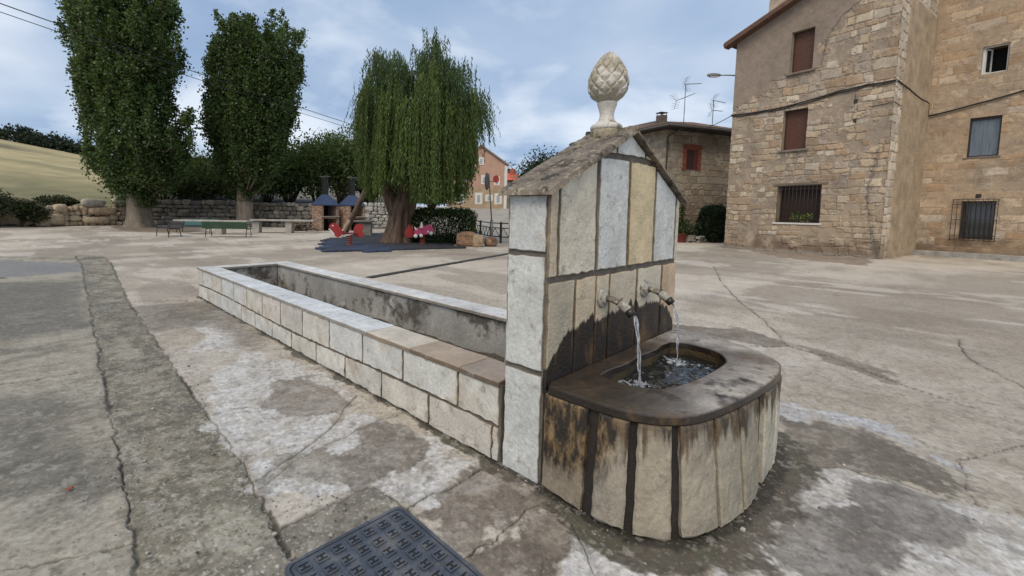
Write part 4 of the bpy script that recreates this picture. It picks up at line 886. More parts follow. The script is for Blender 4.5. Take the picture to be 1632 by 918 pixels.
def tiles(name, A, B, Cc, D, parent, wave=.20, step=.32, col=(.24, .125, .075), seed=1, amp=.035):
    """a roof plane of clay tiles, eave A-B, ridge D-C: waves across, courses up the slope"""
    A, B, Cc, D = [np.array(p, float) for p in (A, B, Cc, D)]; L1 = np.linalg.norm(B-A); L2 = np.linalg.norm(D-A)
    nu = max(8, int(L1/wave*6)); nv = max(6, int(L2/step*3)); U, Vv = np.meshgrid(np.linspace(0, 1, nu), np.linspace(0, 1, nv)); u = U.ravel(); v = Vv.ravel()
    p = ((1-u)*(1-v))[:, None]*A+(u*(1-v))[:, None]*B+(u*v)[:, None]*Cc+((1-u)*v)[:, None]*D
    nn = np.cross(B-A, D-A); nn = nn/np.linalg.norm(nn); nn = nn if nn[2] > 0 else -nn
    a = u*L1/wave; bq = v*L2/step; fr = bq-np.floor(bq)
    h = amp*np.abs(np.cos(math.pi*a))+.02*(1-fr)
    V = p+np.outer(h, nn); q = _h(np.floor(a).astype(np.int64), np.floor(bq).astype(np.int64), seed); g = fbm(u*L1*1.2, v*L2*1.2, seed, 4)
    c = np.array(col)*(0.6+.7*q)[:, None]; k = sstep(.52, .66, g)[:, None]*.7; c = c*(1-k)+np.array((.15, .125, .085))*k
    i = np.arange(nv-1)[:, None]*nu; j = np.arange(nu-1)[None, :]; F = np.stack([i+j, i+j+1, i+nu+j+1, i+nu+j], -1).reshape(-1, 4)
    n0 = len(V); V = np.vstack([V, [A-nn*.06, B-nn*.06, Cc-nn*.06, D-nn*.06]]); c = np.vstack([c, np.tile(np.array(col)*.4, (4, 1))])
    F = np.vstack([F, [(n0, n0+1, n0+2, n0+3)], [(0, nu-1, n0+1, n0)], [((nv-1)*nu, nv*nu-1, n0+2, n0+3)], [(0, (nv-1)*nu, n0+3, n0)], [(nu-1, nv*nu-1, n0+2, n0+1)]])
    return adopt(mesh_np(name, V, F, c, [M_tile]), parent)
def window(face, parent, a0, a1, z0, z1, kind, sill=None, rec=.16, label=None, shm=None):
    m = MB()
    if kind == 'shutter':
        n_ = int((z1-z0)/.05)
        for k in range(n_): face.box(m, a0+.03, a1-.03, z0+k*(z1-z0)/n_, z0+(k+.86)*(z1-z0)/n_, -rec-.02, -rec+.006*(k % 2 == 0))
        face.box(m, a0+.02, a1-.02, z0-.01, z1+.01, -rec-.06, -rec-.022)
        w_ = m.build('window', [shm or M_shut], parent)
        m = MB()
        for x0, x1 in ((a0-.005, a0+.035), (a1-.035, a1+.005)): face.box(m, x0, x1, z0, z1, -rec-.03, -rec+.035)
        face.box(m, a0, a1, z1-.04, z1+.005, -rec-.03, -rec+.034); m.build('frame', [M_darkf], w_)
    else:
        fm = M_whitef if kind == 'open' else M_darkf; t = .05
        face.box(m, a0-.004, a0+t, z0, z1, -rec-.04, -rec+.03); face.box(m, a1-t, a1+.004, z0, z1, -rec-.04, -rec+.03)
        face.box(m, a0+t, a1-t, z0-.004, z0+t, -rec-.04, -rec+.029); face.box(m, a0+t, a1-t, z1-t*(1.9 if kind == 'curtain' else 1), z1+.004, -rec-.04, -rec+.029)
        w_ = m.build('window', [fm], parent)
        if kind == 'open':
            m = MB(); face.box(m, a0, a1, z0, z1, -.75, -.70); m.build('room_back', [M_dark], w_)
            # casement swung into the room
            m = MB(); ad = (face.d*-.35-face.n*.9); ad /= np.linalg.norm(ad); o_ = face(a1-.05, (z0+z1)/2, -rec-.03); wdt = .26; hz = z1-z0-.12
            nn = np.cross(ad, Z_)
            for k in (0, 1): m.box(o_+ad*(k*wdt), (.05, .04, hz), ax=(ad, nn, Z_))
            for k in (-1, 1): m.box(o_+ad*wdt/2+Z_*k*(hz/2-.025), (wdt-.05, .039, .05), ax=(ad, nn, Z_))
            c_ = m.build('casement', [M_whitef], w_)
            m = MB(); m.box(o_+ad*wdt/2, (wdt-.05, .008, hz-.1), ax=(ad, nn, Z_)); m.build('pane', [M_glass], c_)
        else:
            m = MB(); face.box(m, a0+t, a1-t, z0+t, z1-t, -rec-.015, -rec-.005); m.build('pane', [M_glass if kind != 'curtain' else M_curt], w_)
    if label: w_['label'] = label
    if sill:
        m = MB(); face.box(m, a0-sill[0], a1+sill[0], z0-sill[1], z0-.003, -.18, sill[2]); m.build('sill', [M_sill], w_, bevel=.008)
    return w_
def grille(face, parent, a0, a1, z0, z1, off, nb, cross=(.15, .5, .85), curls=False):
    m = MB()
    for k in range(nb+1): a = a0+(a1-a0)*k/nb; m.tube([face(a, z0, off), face(a, z1, off)], .009, 6)
    for q in cross: z = z0+(z1-z0)*q; face.box(m, a0-.01, a1+.01, z-.012, z+.012, off-.005, off+.005)
    for a in (a0, a1):
        for z in (z0+.03, z1-.03): m.tube([face(a, z, off), face(a, z, -.02)], .009, 6)
    for z in (z0, z1): face.box(m, a0-.012, a1+.012, z-.012, z+.012, off-.006, off+.006)
    if curls:
        for k in range(nb):
            a = a0+(a1-a0)*(k+.5)/nb
            for zc in (z0+.10, z1-.10): m.tube([face(a+.03*math.cos(t), zc+.045*math.sin(t), off) for t in np.linspace(0, 6.0, 12)], .005, 5)
    return m.build('window_grille', [M_ironw], parent)

# ------------------------------------------------------------------ the big stone house
C0 = np.array([20.225, -0.244, 0.]); W1 = pdir(13); N1 = np.array([-W1[1], W1[0], 0]); CI = np.array([24.769, -1.022, 0.]); W2 = pdir(14); N2 = np.array([-W2[1], W2[0], 0])
F1 = Face(C0, W1, N1); F2 = Face(CI, W2, N2)
house = thing('stone_house', C0+W1*2+np.array([3, 0, 0]), 'tall sandstone house with brown roller shutters and a projecting gabled wing', 'house')
PLA = [(5.4, 6.30), (4.9, 6.40), (4.1, 6.70), (3.57, 7.25), (2.9, 7.10), (2.11, 7.35), (2.05, 7.8), (1.98, 8.29), (1.7, 8.7), (1.56, 8.94), (1.05, 9.35), (.8, 10), (.7, 12), (6, 12)]
def post_left(s, z, col, h, med, lowf, e):
    sd_ = poly_sd(s+(med-.5)*.9, z+(e-.5)*.5+(lowf-.5)*.5, PLA)
    k = sstep(.03, -.03, sd_)[:, None]; pl = np.array((.245, .195, .155))*(0.75+.5*lowf)[:, None]*(0.9+.2*e)[:, None]
    col = col*(1-k)+pl*k; h = h*(1-k[:, 0])+k[:, 0]*(.022+(e-.5)*.006)
    # smeared lime mortar low down, darker wet foot
    k = (sstep(2.6, 1.6, z+(med-.5)*1.6)*sstep(.42, .58, lowf+.5*(med-.5)))[:, None]*.65; col = col*(1-k)+np.array((.365, .285, .20))*(0.8+.4*med)[:, None]*k
    k = (sstep(.75, .15, z+(med-.5)*.9)*.75)[:, None]; col = col*(1-k)+np.array((.155, .105, .068))*(0.7+.6*med)[:, None]*k
    k = (sstep(.16, .02, z+(e-.5)*.12)*.8)[:, None]; col = col*(1-k)+np.array((.30, .275, .235))*k
    # rain streaks under the sills
    for (a0, a1, zs) in ((2.35, 3.25, 7.2), (2.4, 3.3, 4.12)):
        k = (sstep(a0-.1, a0+.1, s)*sstep(a1+.1, a1-.1, s)*sstep(zs-.9, zs, z)*(z < zs)*sstep(.35, .6, fbm(s*9, z*.8, 5, 3)))[:, None]*.55; col = col*(1-k)+np.array((.15, .125, .10))*k
    # long mended crack near the corner
    d = seg_dist(s+(e-.5)*.2, z+(med-.5)*.3, [(.25, 3.9), (.32, 3.3), (.45, 2.6), (.42, 1.9), (.30, 1.2), (.15, .4), (.05, 0)]); k = (sstep(.07, .02, d)*.7)[:, None]; col = col*(1-k)+np.array((.13, .115, .10))*k; h = h-.012*k[:, 0]
    d = seg_dist(s+(e-.5)*.1, z+(e-.5)*.1, [(2.11, 7.35), (2.0, 8.3), (1.6, 8.95), (1.05, 9.35)]); k = (sstep(.05, .01, d)*.6)[:, None]; col = col*(1-k)+np.array((.10, .085, .07))*k
    return col, h
op1 = [(2.40, 3.155, 7.25, 8.86), (2.43, 3.25, 4.18, 5.78), (1.79, 3.25, 1.23, 2.73)]
ztop = lambda s: 9.32+.41*(5.3-s)
masonry('wall', C0, W1, N1, -.03, 5.25, -.1, 11.4, op1, seed=3, rows=(.18, .36), widths=(.20, .56), post=post_left, top=ztop, parent=house, cover=.36)
dR = CI-C0; LR = np.linalg.norm(dR); dR = dR/LR; NR = np.array([dR[1], -dR[0], 0]); NR = NR if NR@(CAM-C0) > 0 else -NR
def post_ret(s, z, col, h, med, lowf, e):
    k = (sstep(2.6, .8, z+(med-.5)*2)*.22)[:, None]; col = col*(1-k)+np.array((.40, .31, .22))*(0.8+.4*med)[:, None]*k
    k = (sstep(.9, .2, z+(med-.5)*.9)*.6)[:, None]; col = col*(1-k)+np.array((.18, .13, .09))*k
    return col, h
PALE = [(.51, .43, .31), (.56, .49, .37), (.47, .375, .26), (.54, .455, .33), (.48, .395, .28)]
masonry('return_wall', C0, dR, NR, -.035, LR, -.1, 11.4, seed=9, res=.045, rows=(.24, .36), widths=(.35, .7), pal=PALE, post=post_ret, parent=house, cover=.0, mortar=(.38, .30, .215))
def post_right(s, z, col, h, med, lowf, e):
    k = (sstep(.95, .25, z+(med-.5)*1.1)*.8)[:, None]; col = col*(1-k)+np.array((.155, .108, .072))*(0.6+.8*med)[:, None]*k
    k = (sstep(.38, .62, lowf)*.35)[:, None]; col = col*(1-k)+np.array((.42, .30, .185))*k
    k = (np.exp(-((s+1.6)/.9)**2)*sstep(3.7, 3.2, z)*sstep(2.3, 2.9, z)*.5*sstep(.4, .6, med))[:, None]; col = col*(1-k)+np.array((.20, .18, .15))*k
    return col, h
op2 = [(-1.94, -1.31, 6.86, 7.87), (-1.95, -1.165, 3.82, 5.29), (-2.03, -1.18, .71, 2.155)]
masonry('wall', CI, W2, N2, -9, 0, -.1, 11.4, op2, seed=14, res=.034, rows=(.24, .36), widths=(.4, .95), pal=[(.43, .315, .195), (.47, .36, .235), (.38, .265, .155), (.41, .31, .205), (.52, .43, .31), (.36, .24, .135)], mortar=(.36, .275, .185), post=post_right, parent=house, cover=.40, relief=.010, warp=.05)
m = MB()      # plain back walls and gable side, so that the house stands as a solid
Lc = C0+W1*5.25; bk = np.array([9.5, -1.5, 0.])
m.prism([Lc-N1*.9, Lc+bk, CI+bk+W2*-9, CI+W2*-9-N2*.95, CI-N2*.95+dR*.0, C0-N1*.9], (0, 0, 9.3))
m.prism([Lc-N1*.02, Lc-N1*.91, Lc-N1*.91-W1*.3, Lc-N1*.02-W1*.3], (0, 0, 9.25)); m.build('back_wall', [mat('plain_masonry', (.36, .28, .19), .95, var=.3, scale=2, bump=.4)], house)
ra = F1(5.62, 9.12, .35); rb = F1(-.3, 9.12+.41*5.92, .35); dback = -N1*9
tiles('roof', ra, ra+dback, rb+dback, rb, house, col=(.30, .15, .09), seed=4)
m = MB(); vd = (rb-ra)/np.linalg.norm(rb-ra); nv_ = np.cross(vd, N1)
m.box((ra+rb)/2+Z_*-.10, (np.linalg.norm(rb-ra), .10, .15), ax=(vd, N1, np.cross(vd, N1))); m.box((ra+rb)/2+Z_*-.16-N1*.17, (np.linalg.norm(rb-ra), .34, .06), ax=(vd, N1, np.cross(vd, N1))); m.build('verge_board', [mat('brown_verge', (.115, .062, .042), .8, bump=.2)], house)
m = MB(); cc = F1(4.15, 10.55, -1.0); 
m.box(cc, (.55, .55, 1.9), ax=(W1, N1, Z_)); m.box(cc+Z_*.98, (.68, .68, .08), ax=(W1, N1, Z_)); m.build('chimney', [mat('pale_chimney_stone', (.40, .33, .25), .9, var=.3, scale=5, bscale=20, bump=.6)], house)
window(F1, house, *op1[0], 'shutter', (.10, .08, .10), .20); window(F1, house, *op1[1], 'shutter', (.10, .08, .10), .20)
w0 = window(F1, house, *op1[2], 'shutter', None, .30, 'wide ground floor window with a grille, a wooden lintel and a flower box', mat('recess_shade_shutter', (.030, .016, .012), .7, var=.2, bump=.1))  # shutter colour darkened to paint in the shade of the deep recess
m = MB(); F1.box(m, 1.72, 3.36, 1.16, 1.226, -.25, .05); m.build('sill', [M_white], w0)
m = MB(); F1.box(m, 1.60, 3.42, 2.735, 2.84, -.12, .045, col=(1, 1, 1)); m.build('lintel', [mat('grey_timber', (.17, .135, .105), .95, var=.4, scale=3, bscale=30, bump=.7, stretch=(1, 1, 8))], w0, bevel=.01)
g_ = grille(F1, w0, 1.80, 3.24, 1.25, 2.71, .05, 11, (.08, .92))
window(F2, house, *op2[0], 'open', None, .12, 'small white framed window standing open'); 
w1_ = window(F2, house, *op2[1], 'curtain', (.06, .05, .04), .12, 'dark framed window with a pale blue curtain')
w2_ = window(F2, house, *op2[2], 'dark', None, .14, 'ground floor window behind a scrolled iron grille')
grille(F2, w2_, -2.10, -.98, .66, 2.22, .10, 9, (.12, .5, .88), True)
m = MB(); F2.box(m, -1.66, -1.52, 2.28, 2.42, .012, .022); m.build('wall_lamp_bracket', [M_ironw], house)
for k, (zz_, aa) in enumerate(((5.67, .95), (4.95, .93), (5.72, .2))):
    if k < 2: m = MB(); F1.box(m, aa, aa+.09, zz_, zz_+.12, -.02, .040); m.build('anchor_plate', [M_ironw], house)
# facade cables
M_cab = mat('black_cable', (.018, .017, .017), .6, bump=0)
m = MB()
def sag(pts, k=6, amt=.04):
    out = []
    for a, b in zip(pts[:-1], pts[1:]):
        for t in np.linspace(0, 1, k, endpoint=False): q = np.array(a)+(np.array(b)-np.array(a))*t; q = q-Z_*amt*4*t*(1-t); out.append(q)
    return out+[np.array(pts[-1])]
path = [F1(5.28, 5.98, .05), F1(3.9, 5.93, .05), F1(2.9, 5.98, .06), F1(1.5, 6.19, .05), F1(.7, 6.24, .05), F1(-.06, 6.22, .06)]
pr = [C0+dR*t+NR*.06+Z_*z for t, z in ((.1, 6.22), (1.5, 6.16), (3.2, 6.05), (LR-.5, 6.08))]
pin = [CI+NR*.06+N2*.06+Z_*6.05-dR*.08, CI+NR*.06+N2*.06+Z_*5.55-dR*.08]; pr2 = [F2(-.08, 5.57, .06), F2(-1.2, 6.0-.22, .06), F2(-2.4, 6.05, .06), F2(-4, 6.2, .06), F2(-8.5, 6.5, .06)]
m.tube(sag(path, 6, .02), .028, 6); m.tube([p-Z_*.05 for p in sag(path, 6, .045)], .018, 6); m.tube(sag(pr+pin, 4, .01), .026, 6); m.tube(sag(pr2, 5, .015), .030, 6)
m.tube([F1(1.02, 5.98, .02), F1(1.02, 5.42, .02), F1(.2, 5.46, .02), F1(-.02, 5.50, .03)]+[C0+dR*t+NR*.03+Z_*z for t, z in ((.1, 5.5), (2, 5.42), (LR-.1, 5.4))], .010, 5)
adopt(m.build('facade_cable', [M_cab]), house)
m = MB(); rj = random.Random(8)
M_flw = leafmat('flower_box_leaves')
Vf = []; Ff = []; Cf = []
for k in range(420):
    p = F1(rj.uniform(2.05, 2.75), 1.28+abs(rj.gauss(0, .14)), rj.uniform(-.10, .05)); a = np.array([rj.gauss(0, 1) for _ in range(3)]); a /= np.linalg.norm(a); b_ = np.cross(a, [rj.gauss(0, 1) for _ in range(3)]); b_ /= np.linalg.norm(b_)
    q = len(Vf); Vf += [p-a*.05, p+b_*.022, p+a*.05, p-b_*.022]; Ff.append((q, q+1, q+2, q+3)); c = (.10, .17, .035) if rj.random() < .8 else (.42, .40, .14); Cf += [c]*4
fb = thing('flower_box', F1(2.4, 1.24, 0), 'green trailing plant in a planter box on the sill of the ground floor window', 'planter')
adopt(mesh_np('foliage', Vf, Ff, Cf, [M_flw]), fb)
m = MB(); F1.box(m, 2.05, 2.75, 1.235, 1.36, -.09, .03); m.build('planter', [mat('dark_planter', (.05, .03, .022), .8, bump=.2)], fb)
# kerb along the right hand wall
kb = MB(); 
for k in range(8): F2.box(kb, -.1-k*1.2+.006, -.1-(k+1)*1.2-.006, -.05, .20, .30, .62)
F2.box(kb, -.08, -9.7, -.05, .135, .002, .295)
o = kb.build('kerb', [mat('grey_kerb', (.30, .29, .27), .9, var=.3, scale=4, bscale=30, bump=.5)], bevel=.012); tag(o, 'raised grey concrete kerb along the foot of the sandstone house', 'kerb')
# street lamp on the house
lp = thing('street_lamp', F1(5.27, 7.9, 0), 'grey street lamp on a long arm from the corner of the sandstone house', 'street lamp')
M_lampm = mat('grey_lamp_metal', (.20, .20, .205), .5, var=.15, bump=.1, metal=.3)
la = F1(5.24, 7.75, -.25); ld = -RT*1.0+Z_*.02; lh = la+ld*.85
m = MB(); m.tube([la, la+ld*.5+Z_*.01, lh], .028, 8); m.box(la, (.10, .10, .3), ax=(W1, N1, Z_)); m.build('arm', [M_lampm], lp)
m = MB(); ax_ = (np.cross(Z_, ld), Z_, ld); m.lathe([(.03, 0), (.07, .08), (.085, .2), (.085, .45), (.06, .58), (.01, .62)], lh-ld*.05, 14, ax=ax_); m.build('lamp_head', [M_lampm], lp)
m = MB(); m.box(lh+ld*.27-Z_*.075, (.36, .12, .03), ax=(ld, np.cross(Z_, ld), Z_)); m.build('lamp_glass', [mat('lamp_glass', (.45, .45, .43), .3, bump=0)], lp)

# ------------------------------------------------------------------ house between the pillar and the big house
K = foot(1056, 25.4); dM = pdir(112); nM = np.array([dM[1], -dM[0], 0]); nM = nM if nM@(CAM-K) > 0 else -nM; FM = Face(K, dM, nM)
dB = pdir(20); nB = np.array([-dB[1], dB[0], 0]); nB = nB if nB@(CAM-K) > 0 else -nB
mid = thing('tiled_stone_house', K+dM*3-nM*3, 'low stone house with a weathered tiled roof and a brick framed window', 'house')
def onface(F, x, y):
    d_ = ray(x, y); t = ((F.P-CAM)@F.n)/(d_@F.n); q = CAM+t*d_-F.P; return q@F.d, q[2]
a0, zt_ = onface(FM, 1094, 238); a1, zb_ = onface(FM, 1110, 271)
def post_mid(s, z, col, h, med, lowf, e):
    k = (sstep(3.6, 1.6, z+(med-.5)*2)*.5)[:, None]; col = col*(1-k)+np.array((.17, .125, .085))*(0.7+.6*med)[:, None]*k
    k = (np.exp(-((s-2.2)/1.1)**2)*sstep(2.6, .6, z)*sstep(.45, .6, med)*.6)[:, None]; col = col*(1-k)+np.array((.24, .10, .065))*k
    return col, h
PM = [(.33, .27, .185), (.38, .315, .22), (.29, .23, .155), (.35, .275, .18), (.41, .35, .25)]
ZM = 6.35
masonry('wall', K, dM, nM, -.03, 6.6, -.1, ZM, [(a0, a1, zb_, zt_)], seed=22, res=.04, rows=(.30, .46), widths=(.35, .8), pal=PM, mortar=(.25, .20, .145), post=post_mid, parent=mid, cover=.22)
masonry('wall', K, dB, nB, -.03, 7, -.1, ZM, seed=27, res=.05, rows=(.30, .46), widths=(.35, .8), pal=PM, mortar=(.25, .20, .145), parent=mid, cover=.25)
m = MB(); m.prism([K-nM*.1-nB*.1, K+dM*6.6-nM*.1, K+dM*6.6+dB*7, K+dB*7-nB*.1], (0, 0, ZM-.05)); m.build('back_wall', [bpy.data.materials['plain_masonry']], mid)
# brick frame round the little window, arched head
m = MB(); rj = random.Random(3); M_brick = mat('red_brick', (1, 1, 1), .9, tint=True, var=.25, scale=12, bscale=60, bump=.5)
bc = lambda: tuple(np.array((.26, .075, .045))*rj.uniform(.7, 1.25))
zz_ = zb_-.06; row = 0
while zz_ < zt_+.28:
    for sgn_ in (-1, 1):
        wd = .30 if row % 4 < 2 else .22; x0 = (a0-wd) if sgn_ < 0 else a1; FM.box(m, x0+.004, x0+wd-.004, zz_+.005, zz_+.075, -.14, .052, col=bc())
    if zz_ > zt_-.02:
        nb_ = 6
        for k in range(nb_): x0 = a0+(a1-a0)*k/nb_; FM.box(m, x0+.004, x0+(a1-a0)/nb_-.004, zz_+.005, zz_+.075, -.14, .052, col=bc())
    zz_ += .08; row += 1
FM.box(m, a0-.29, a1+.29, zb_-.05, zt_+.27, -.15, .036, col=(.20, .15, .12))
wn_ = m.build('window', [M_brick], mid); wn_['label'] = 'narrow window framed in red brick'
for k in range(2):
    pass
m = MB(); FM.box(m, a0, a1, zb_, zt_, .034, .040, col=(.05, .012, .010)); 
pn = m.build('shutter', [mat('dark_red_shutter', (.045, .014, .012), .7, var=.3, stretch=(1, 1, .1), scale=10, bump=.3)], wn_)
m = MB(); FM.box(m, a0+(a1-a0)*.62, a1, zb_, zt_-.03, .040, .047); m.build('shutter_leaf', [mat('red_shutter_leaf', (.10, .022, .018), .7, bump=.3)], wn_)
E1 = K-nM*0+Z_*ZM; ov = .80
eA = K+nM*ov+nB*ov*1.0+Z_*(ZM+.06); eB = K+dM*6.8+nM*ov+Z_*(ZM+.06); rA = K+dM*3.4-nM*4.2+Z_*(ZM+1.42); rB = K+dM*6.8-nM*4.2+Z_*(ZM+1.62)
tiles('roof', eA, eB, rB, rA, mid, col=(.135, .078, .055), seed=6, amp=.055)
eC = K+dB*7.4+nB*ov+Z_*(ZM+.06); tiles('roof', eC, eA, rA, K+dB*7.4+nM*-0+dM*3.4+Z_*(ZM+1.42), mid, col=(.13, .075, .055), seed=7, amp=.055)
m = MB(); M_eave = mat('dark_eave_timber', (.030, .023, .019), .9, var=.3, bump=.3)
m.prism([eA-Z_*.12, eB-Z_*.12, eB-nM*ov-Z_*.12, K+Z_*(ZM-.06)], (0, 0, .06)); m.prism([eA-Z_*.121, K+Z_*(ZM-.061), K+dB*7.4+Z_*(ZM-.061), eC-Z_*.121], (0, 0, .06)); m.build('eaves', [M_eave], mid)
M_gut = mat('grey_gutter', (.060, .054, .050), .6, var=.2, bump=.1)
m = MB(); m.tube([eA+nM*.06-Z_*.05, eB+nM*.06-Z_*.05], .075, 8); m.tube([eC+nB*.06-Z_*.05, eA+nM*.06-Z_*.05], .075, 8); m.build('gutter', [M_gut], mid)
ad_, zd_ = onface(FM, 1063, 214)
m = MB(); m.tube([FM(ad_+.35, ZM-.02, ov), FM(ad_+.2, ZM-.16, ov-.1), FM(ad_, ZM-.42, .10), FM(ad_, ZM-.7, .07), FM(ad_, 0, .07)], .05, 8)
for z in (1, 2.2, 3.4, 4.6, 5.5): m.lathe([(.062, 0), (.062, .06)], FM(ad_, z, .07), 10)
m.build('downpipe', [M_gut], mid)
m = MB(); vc = K+dM*.6-nM*1.0+Z_*(ZM+.62); m.box(vc, (.42, .42, .7), ax=(dM, nM, Z_)); m.build('chimney', [mat('dark_chimney', (.12, .095, .08), .9, var=.3, bump=.4)], mid)
m = MB(); m.box(vc+Z_*.50, (.52, .42, .035), ax=(dM, nM, Z_))
for a in (-.2, .2):
    for b in (-.15, .15): m.box(vc+dM*a+nM*b+Z_*.42, (.03, .03, .16), ax=(dM, nM, Z_))
m.build('chimney_cap', [M_darkf], bpy.data.objects[[o.name for o in mid.children if o.name.startswith('chimney')][0]])
M_ant = mat('antenna_metal', (.11, .11, .115), .5, var=.1, bump=0, metal=.4)
def antenna(x, y0, y1, t, booms, lab):
    p0 = dep(x, y0, t); H_ = (y0-y1)*t/CAM_F*1.0; an = thing('tv_antenna', p0, lab, 'antenna', 'antennas on the tiled roof')
    m = MB(); m.tube([p0-Z_*.9, p0+Z_*H_], .022, 6); m.build('mast', [M_ant], an)
    for (hz, (dx, dy, dz), back, L_, n_, grid) in booms:
        c = p0+Z_*H_*hz; d = RT*dx+np.array([FW[0], FW[1], 0])*dy+Z_*dz; d /= np.linalg.norm(d); sd_ = np.cross(d, Z_); sd_ /= np.linalg.norm(sd_); u_ = np.cross(sd_, d)
        m = MB(); m.tube([c-d*back, c+d*L_], .014, 5)
        for k in range(n_): q = c-d*back*.6+d*(L_+back*.6)*k/(n_-1); m.tube([q-sd_*(.20-.008*k), q+sd_*(.20-.008*k)], .006, 4)
        if grid:
            for s2 in (-1, 1):
                m.tube([c-d*back*.9, c-d*(back*.9+.05)+u_*s2*.42-d*.28*grid], .012, 4)
                for k in range(1, 5): q = c-d*back*.9+(u_*s2*.42-d*.28*grid)*k/4; m.tube([q-sd_*.26, q+sd_*.26], .007, 4)
        m.build('boom', [M_ant], an)
antenna(1089.5, 197, 135, 27.5, [(.99, (1, .25, .10), .12, 1.15, 9, -1), (.66, (1, .5, .42), .95, 1.0, 11, 1)], 'tall television antenna with two crossed booms on the tiled roof')
antenna(1135.5, 192, 160, 29, [(.98, (1, .25, -.12), .08, .95, 8, -1), (.50, (1, .2, -.05), .1, .7, 6, .5)], 'shorter television antenna on the tiled roof nearest the tall sandstone house')

# ------------------------------------------------------------------ houses up the road
t_ = 58; zg_ = 2.0; PR = foot(806.5, t_, zg_); dP = pdir(math.degrees(CAM_YAW)+86); nP = np.array([dP[1], -dP[0], 0]); nP = nP if nP@(CAM-PR) > 0 else -nP; FP = Face(PR, dP, nP)
pink = thing('pink_house', PR-dP*3.5-nP*5, 'pink rendered house with white window surrounds and a beige ground floor', 'house')
WP = 7.0; zE, zA, zB_ = 5.65, 8.0, 2.75
m = MB(); m.prism([FP(-WP, zB_), FP(0, zB_), FP(0, zE), FP(-WP/2, zA), FP(-WP, zE)], -nP*10); m.build('wall', [mat('pink_render', (.43, .265, .20), .85, var=.12, scale=1.2, bump=.15)], pink)
m = MB(); FP.box(m, -WP-.03, .03, -.6, zB_, -10.03, .03); m.build('ground_floor_wall', [mat('beige_stone', (.36, .27, .175), .9, var=.25, scale=2, bscale=9, bump=.4)], pink)
tiles('roof', FP(.25, zE-.05, .25), FP(.25, zE-.05, -10.2), FP(-WP/2, zA+.12, -10.2), FP(-WP/2, zA+.12, .25), pink, col=(.34, .12, .07), seed=11)
tiles('roof', FP(-WP-.25, zE-.05, .25), FP(-WP-.25, zE-.05, -10.2), FP(-WP/2, zA+.12, -10.2), FP(-WP/2, zA+.12, .25), pink, col=(.34, .12, .07), seed=12)
m = MB()
for sg_ in (-1, 1):
    a_ = FP(-WP/2+sg_*(WP/2+.2), zE-.02, .2); b_ = FP(-WP/2, zA+.12, .2); dd_ = (b_-a_)/np.linalg.norm(b_-a_); m.box((a_+b_)/2, (np.linalg.norm(b_-a_), .10, .16), ax=(dd_, nP, np.cross(dd_, nP)))
FP.box(m, -.36, .02, -.4, zE-.1, .031, .06); m.build('white_trim', [M_white], pink)
M_pane2 = mat('pale_pane', (.30, .34, .38), .5, var=.2, bump=.05)
def pwin(x0, x1, y0, y1, typ=0):
    a0, z1 = onface(FP, x0, y0); a1, z0 = onface(FP, x1, y1)
    m = MB(); FP.box(m, a0, a1, z0, z1, .0, .055); w_ = m.build('window', [M_white], pink)
    m = MB(); k = .30; FP.box(m, a0+(a1-a0)*k, a1-(a1-a0)*k, z0+(z1-z0)*.12, z1-(z1-z0)*.22, .056, .064); m.build('pane', [M_pane2], w_)
for r_ in ((767, 776, 279, 294), (787.5, 796.5, 281, 295.5), (757, 768.5, 307, 325.5), (788, 799.5, 308, 325.5), (762.5, 771, 250, 263), (735, 744, 278, 293), (730, 740, 307, 324)): pwin(*r_)
pwin(773.5, 785, 310, 321, 1)
t2 = 78; PQ = foot(834, t2, 2.3); FQ = Face(PQ, dP, nP)
red = thing('red_roofed_house', PQ-dP*3, 'grey stone house with a bright red tiled roof behind the pink house', 'house')
a0, z1 = onface(FQ, 808, 268); m = MB(); FQ.box(m, a0-1, 0, -1.5, z1-2.3+0.2, -6, 0); m.build('wall', [mat('grey_rubble', (.24, .205, .165), .95, var=.35, scale=1.5, bscale=6, bump=.4)], red)
zq = z1-2.3+.2; tiles('roof', FQ(a0-1.3, zq, .3), FQ(.3, zq, .3), FQ(-.6, zq+1.5, -3), FQ(a0-.4, zq+1.5, -3), red, col=(.50, .115, .06), seed=15)
m = MB(); FQ.box(m, -2.0, -1.3, zq+.6, zq+2.2, -2.6, -2.0); m.build('chimney', [mat('red_chimney', (.42, .11, .06), .9, bump=.3)], red)
t3 = 60; PZ = foot(905, t3, 2.0); FZ = Face(PZ, dP, nP); far = thing('far_house', PZ, 'distant house with a brown tiled roof peeping above the pillar eaves', 'house')
a0, z1 = onface(FZ, 878, 244); m = MB(); FZ.box(m, a0+.4, 1.5, -1.5, z1-2.0, -5, 0); m.build('wall', [bpy.data.materials['grey_rubble']], far)
tiles('roof', FZ(a0, z1-2.0, .4), FZ(2, z1-2.0, .4), FZ(2, z1-2+1.3, -3), FZ(a0+.5, z1-2+1.3, -3), far, col=(.17, .10, .075), seed=16)

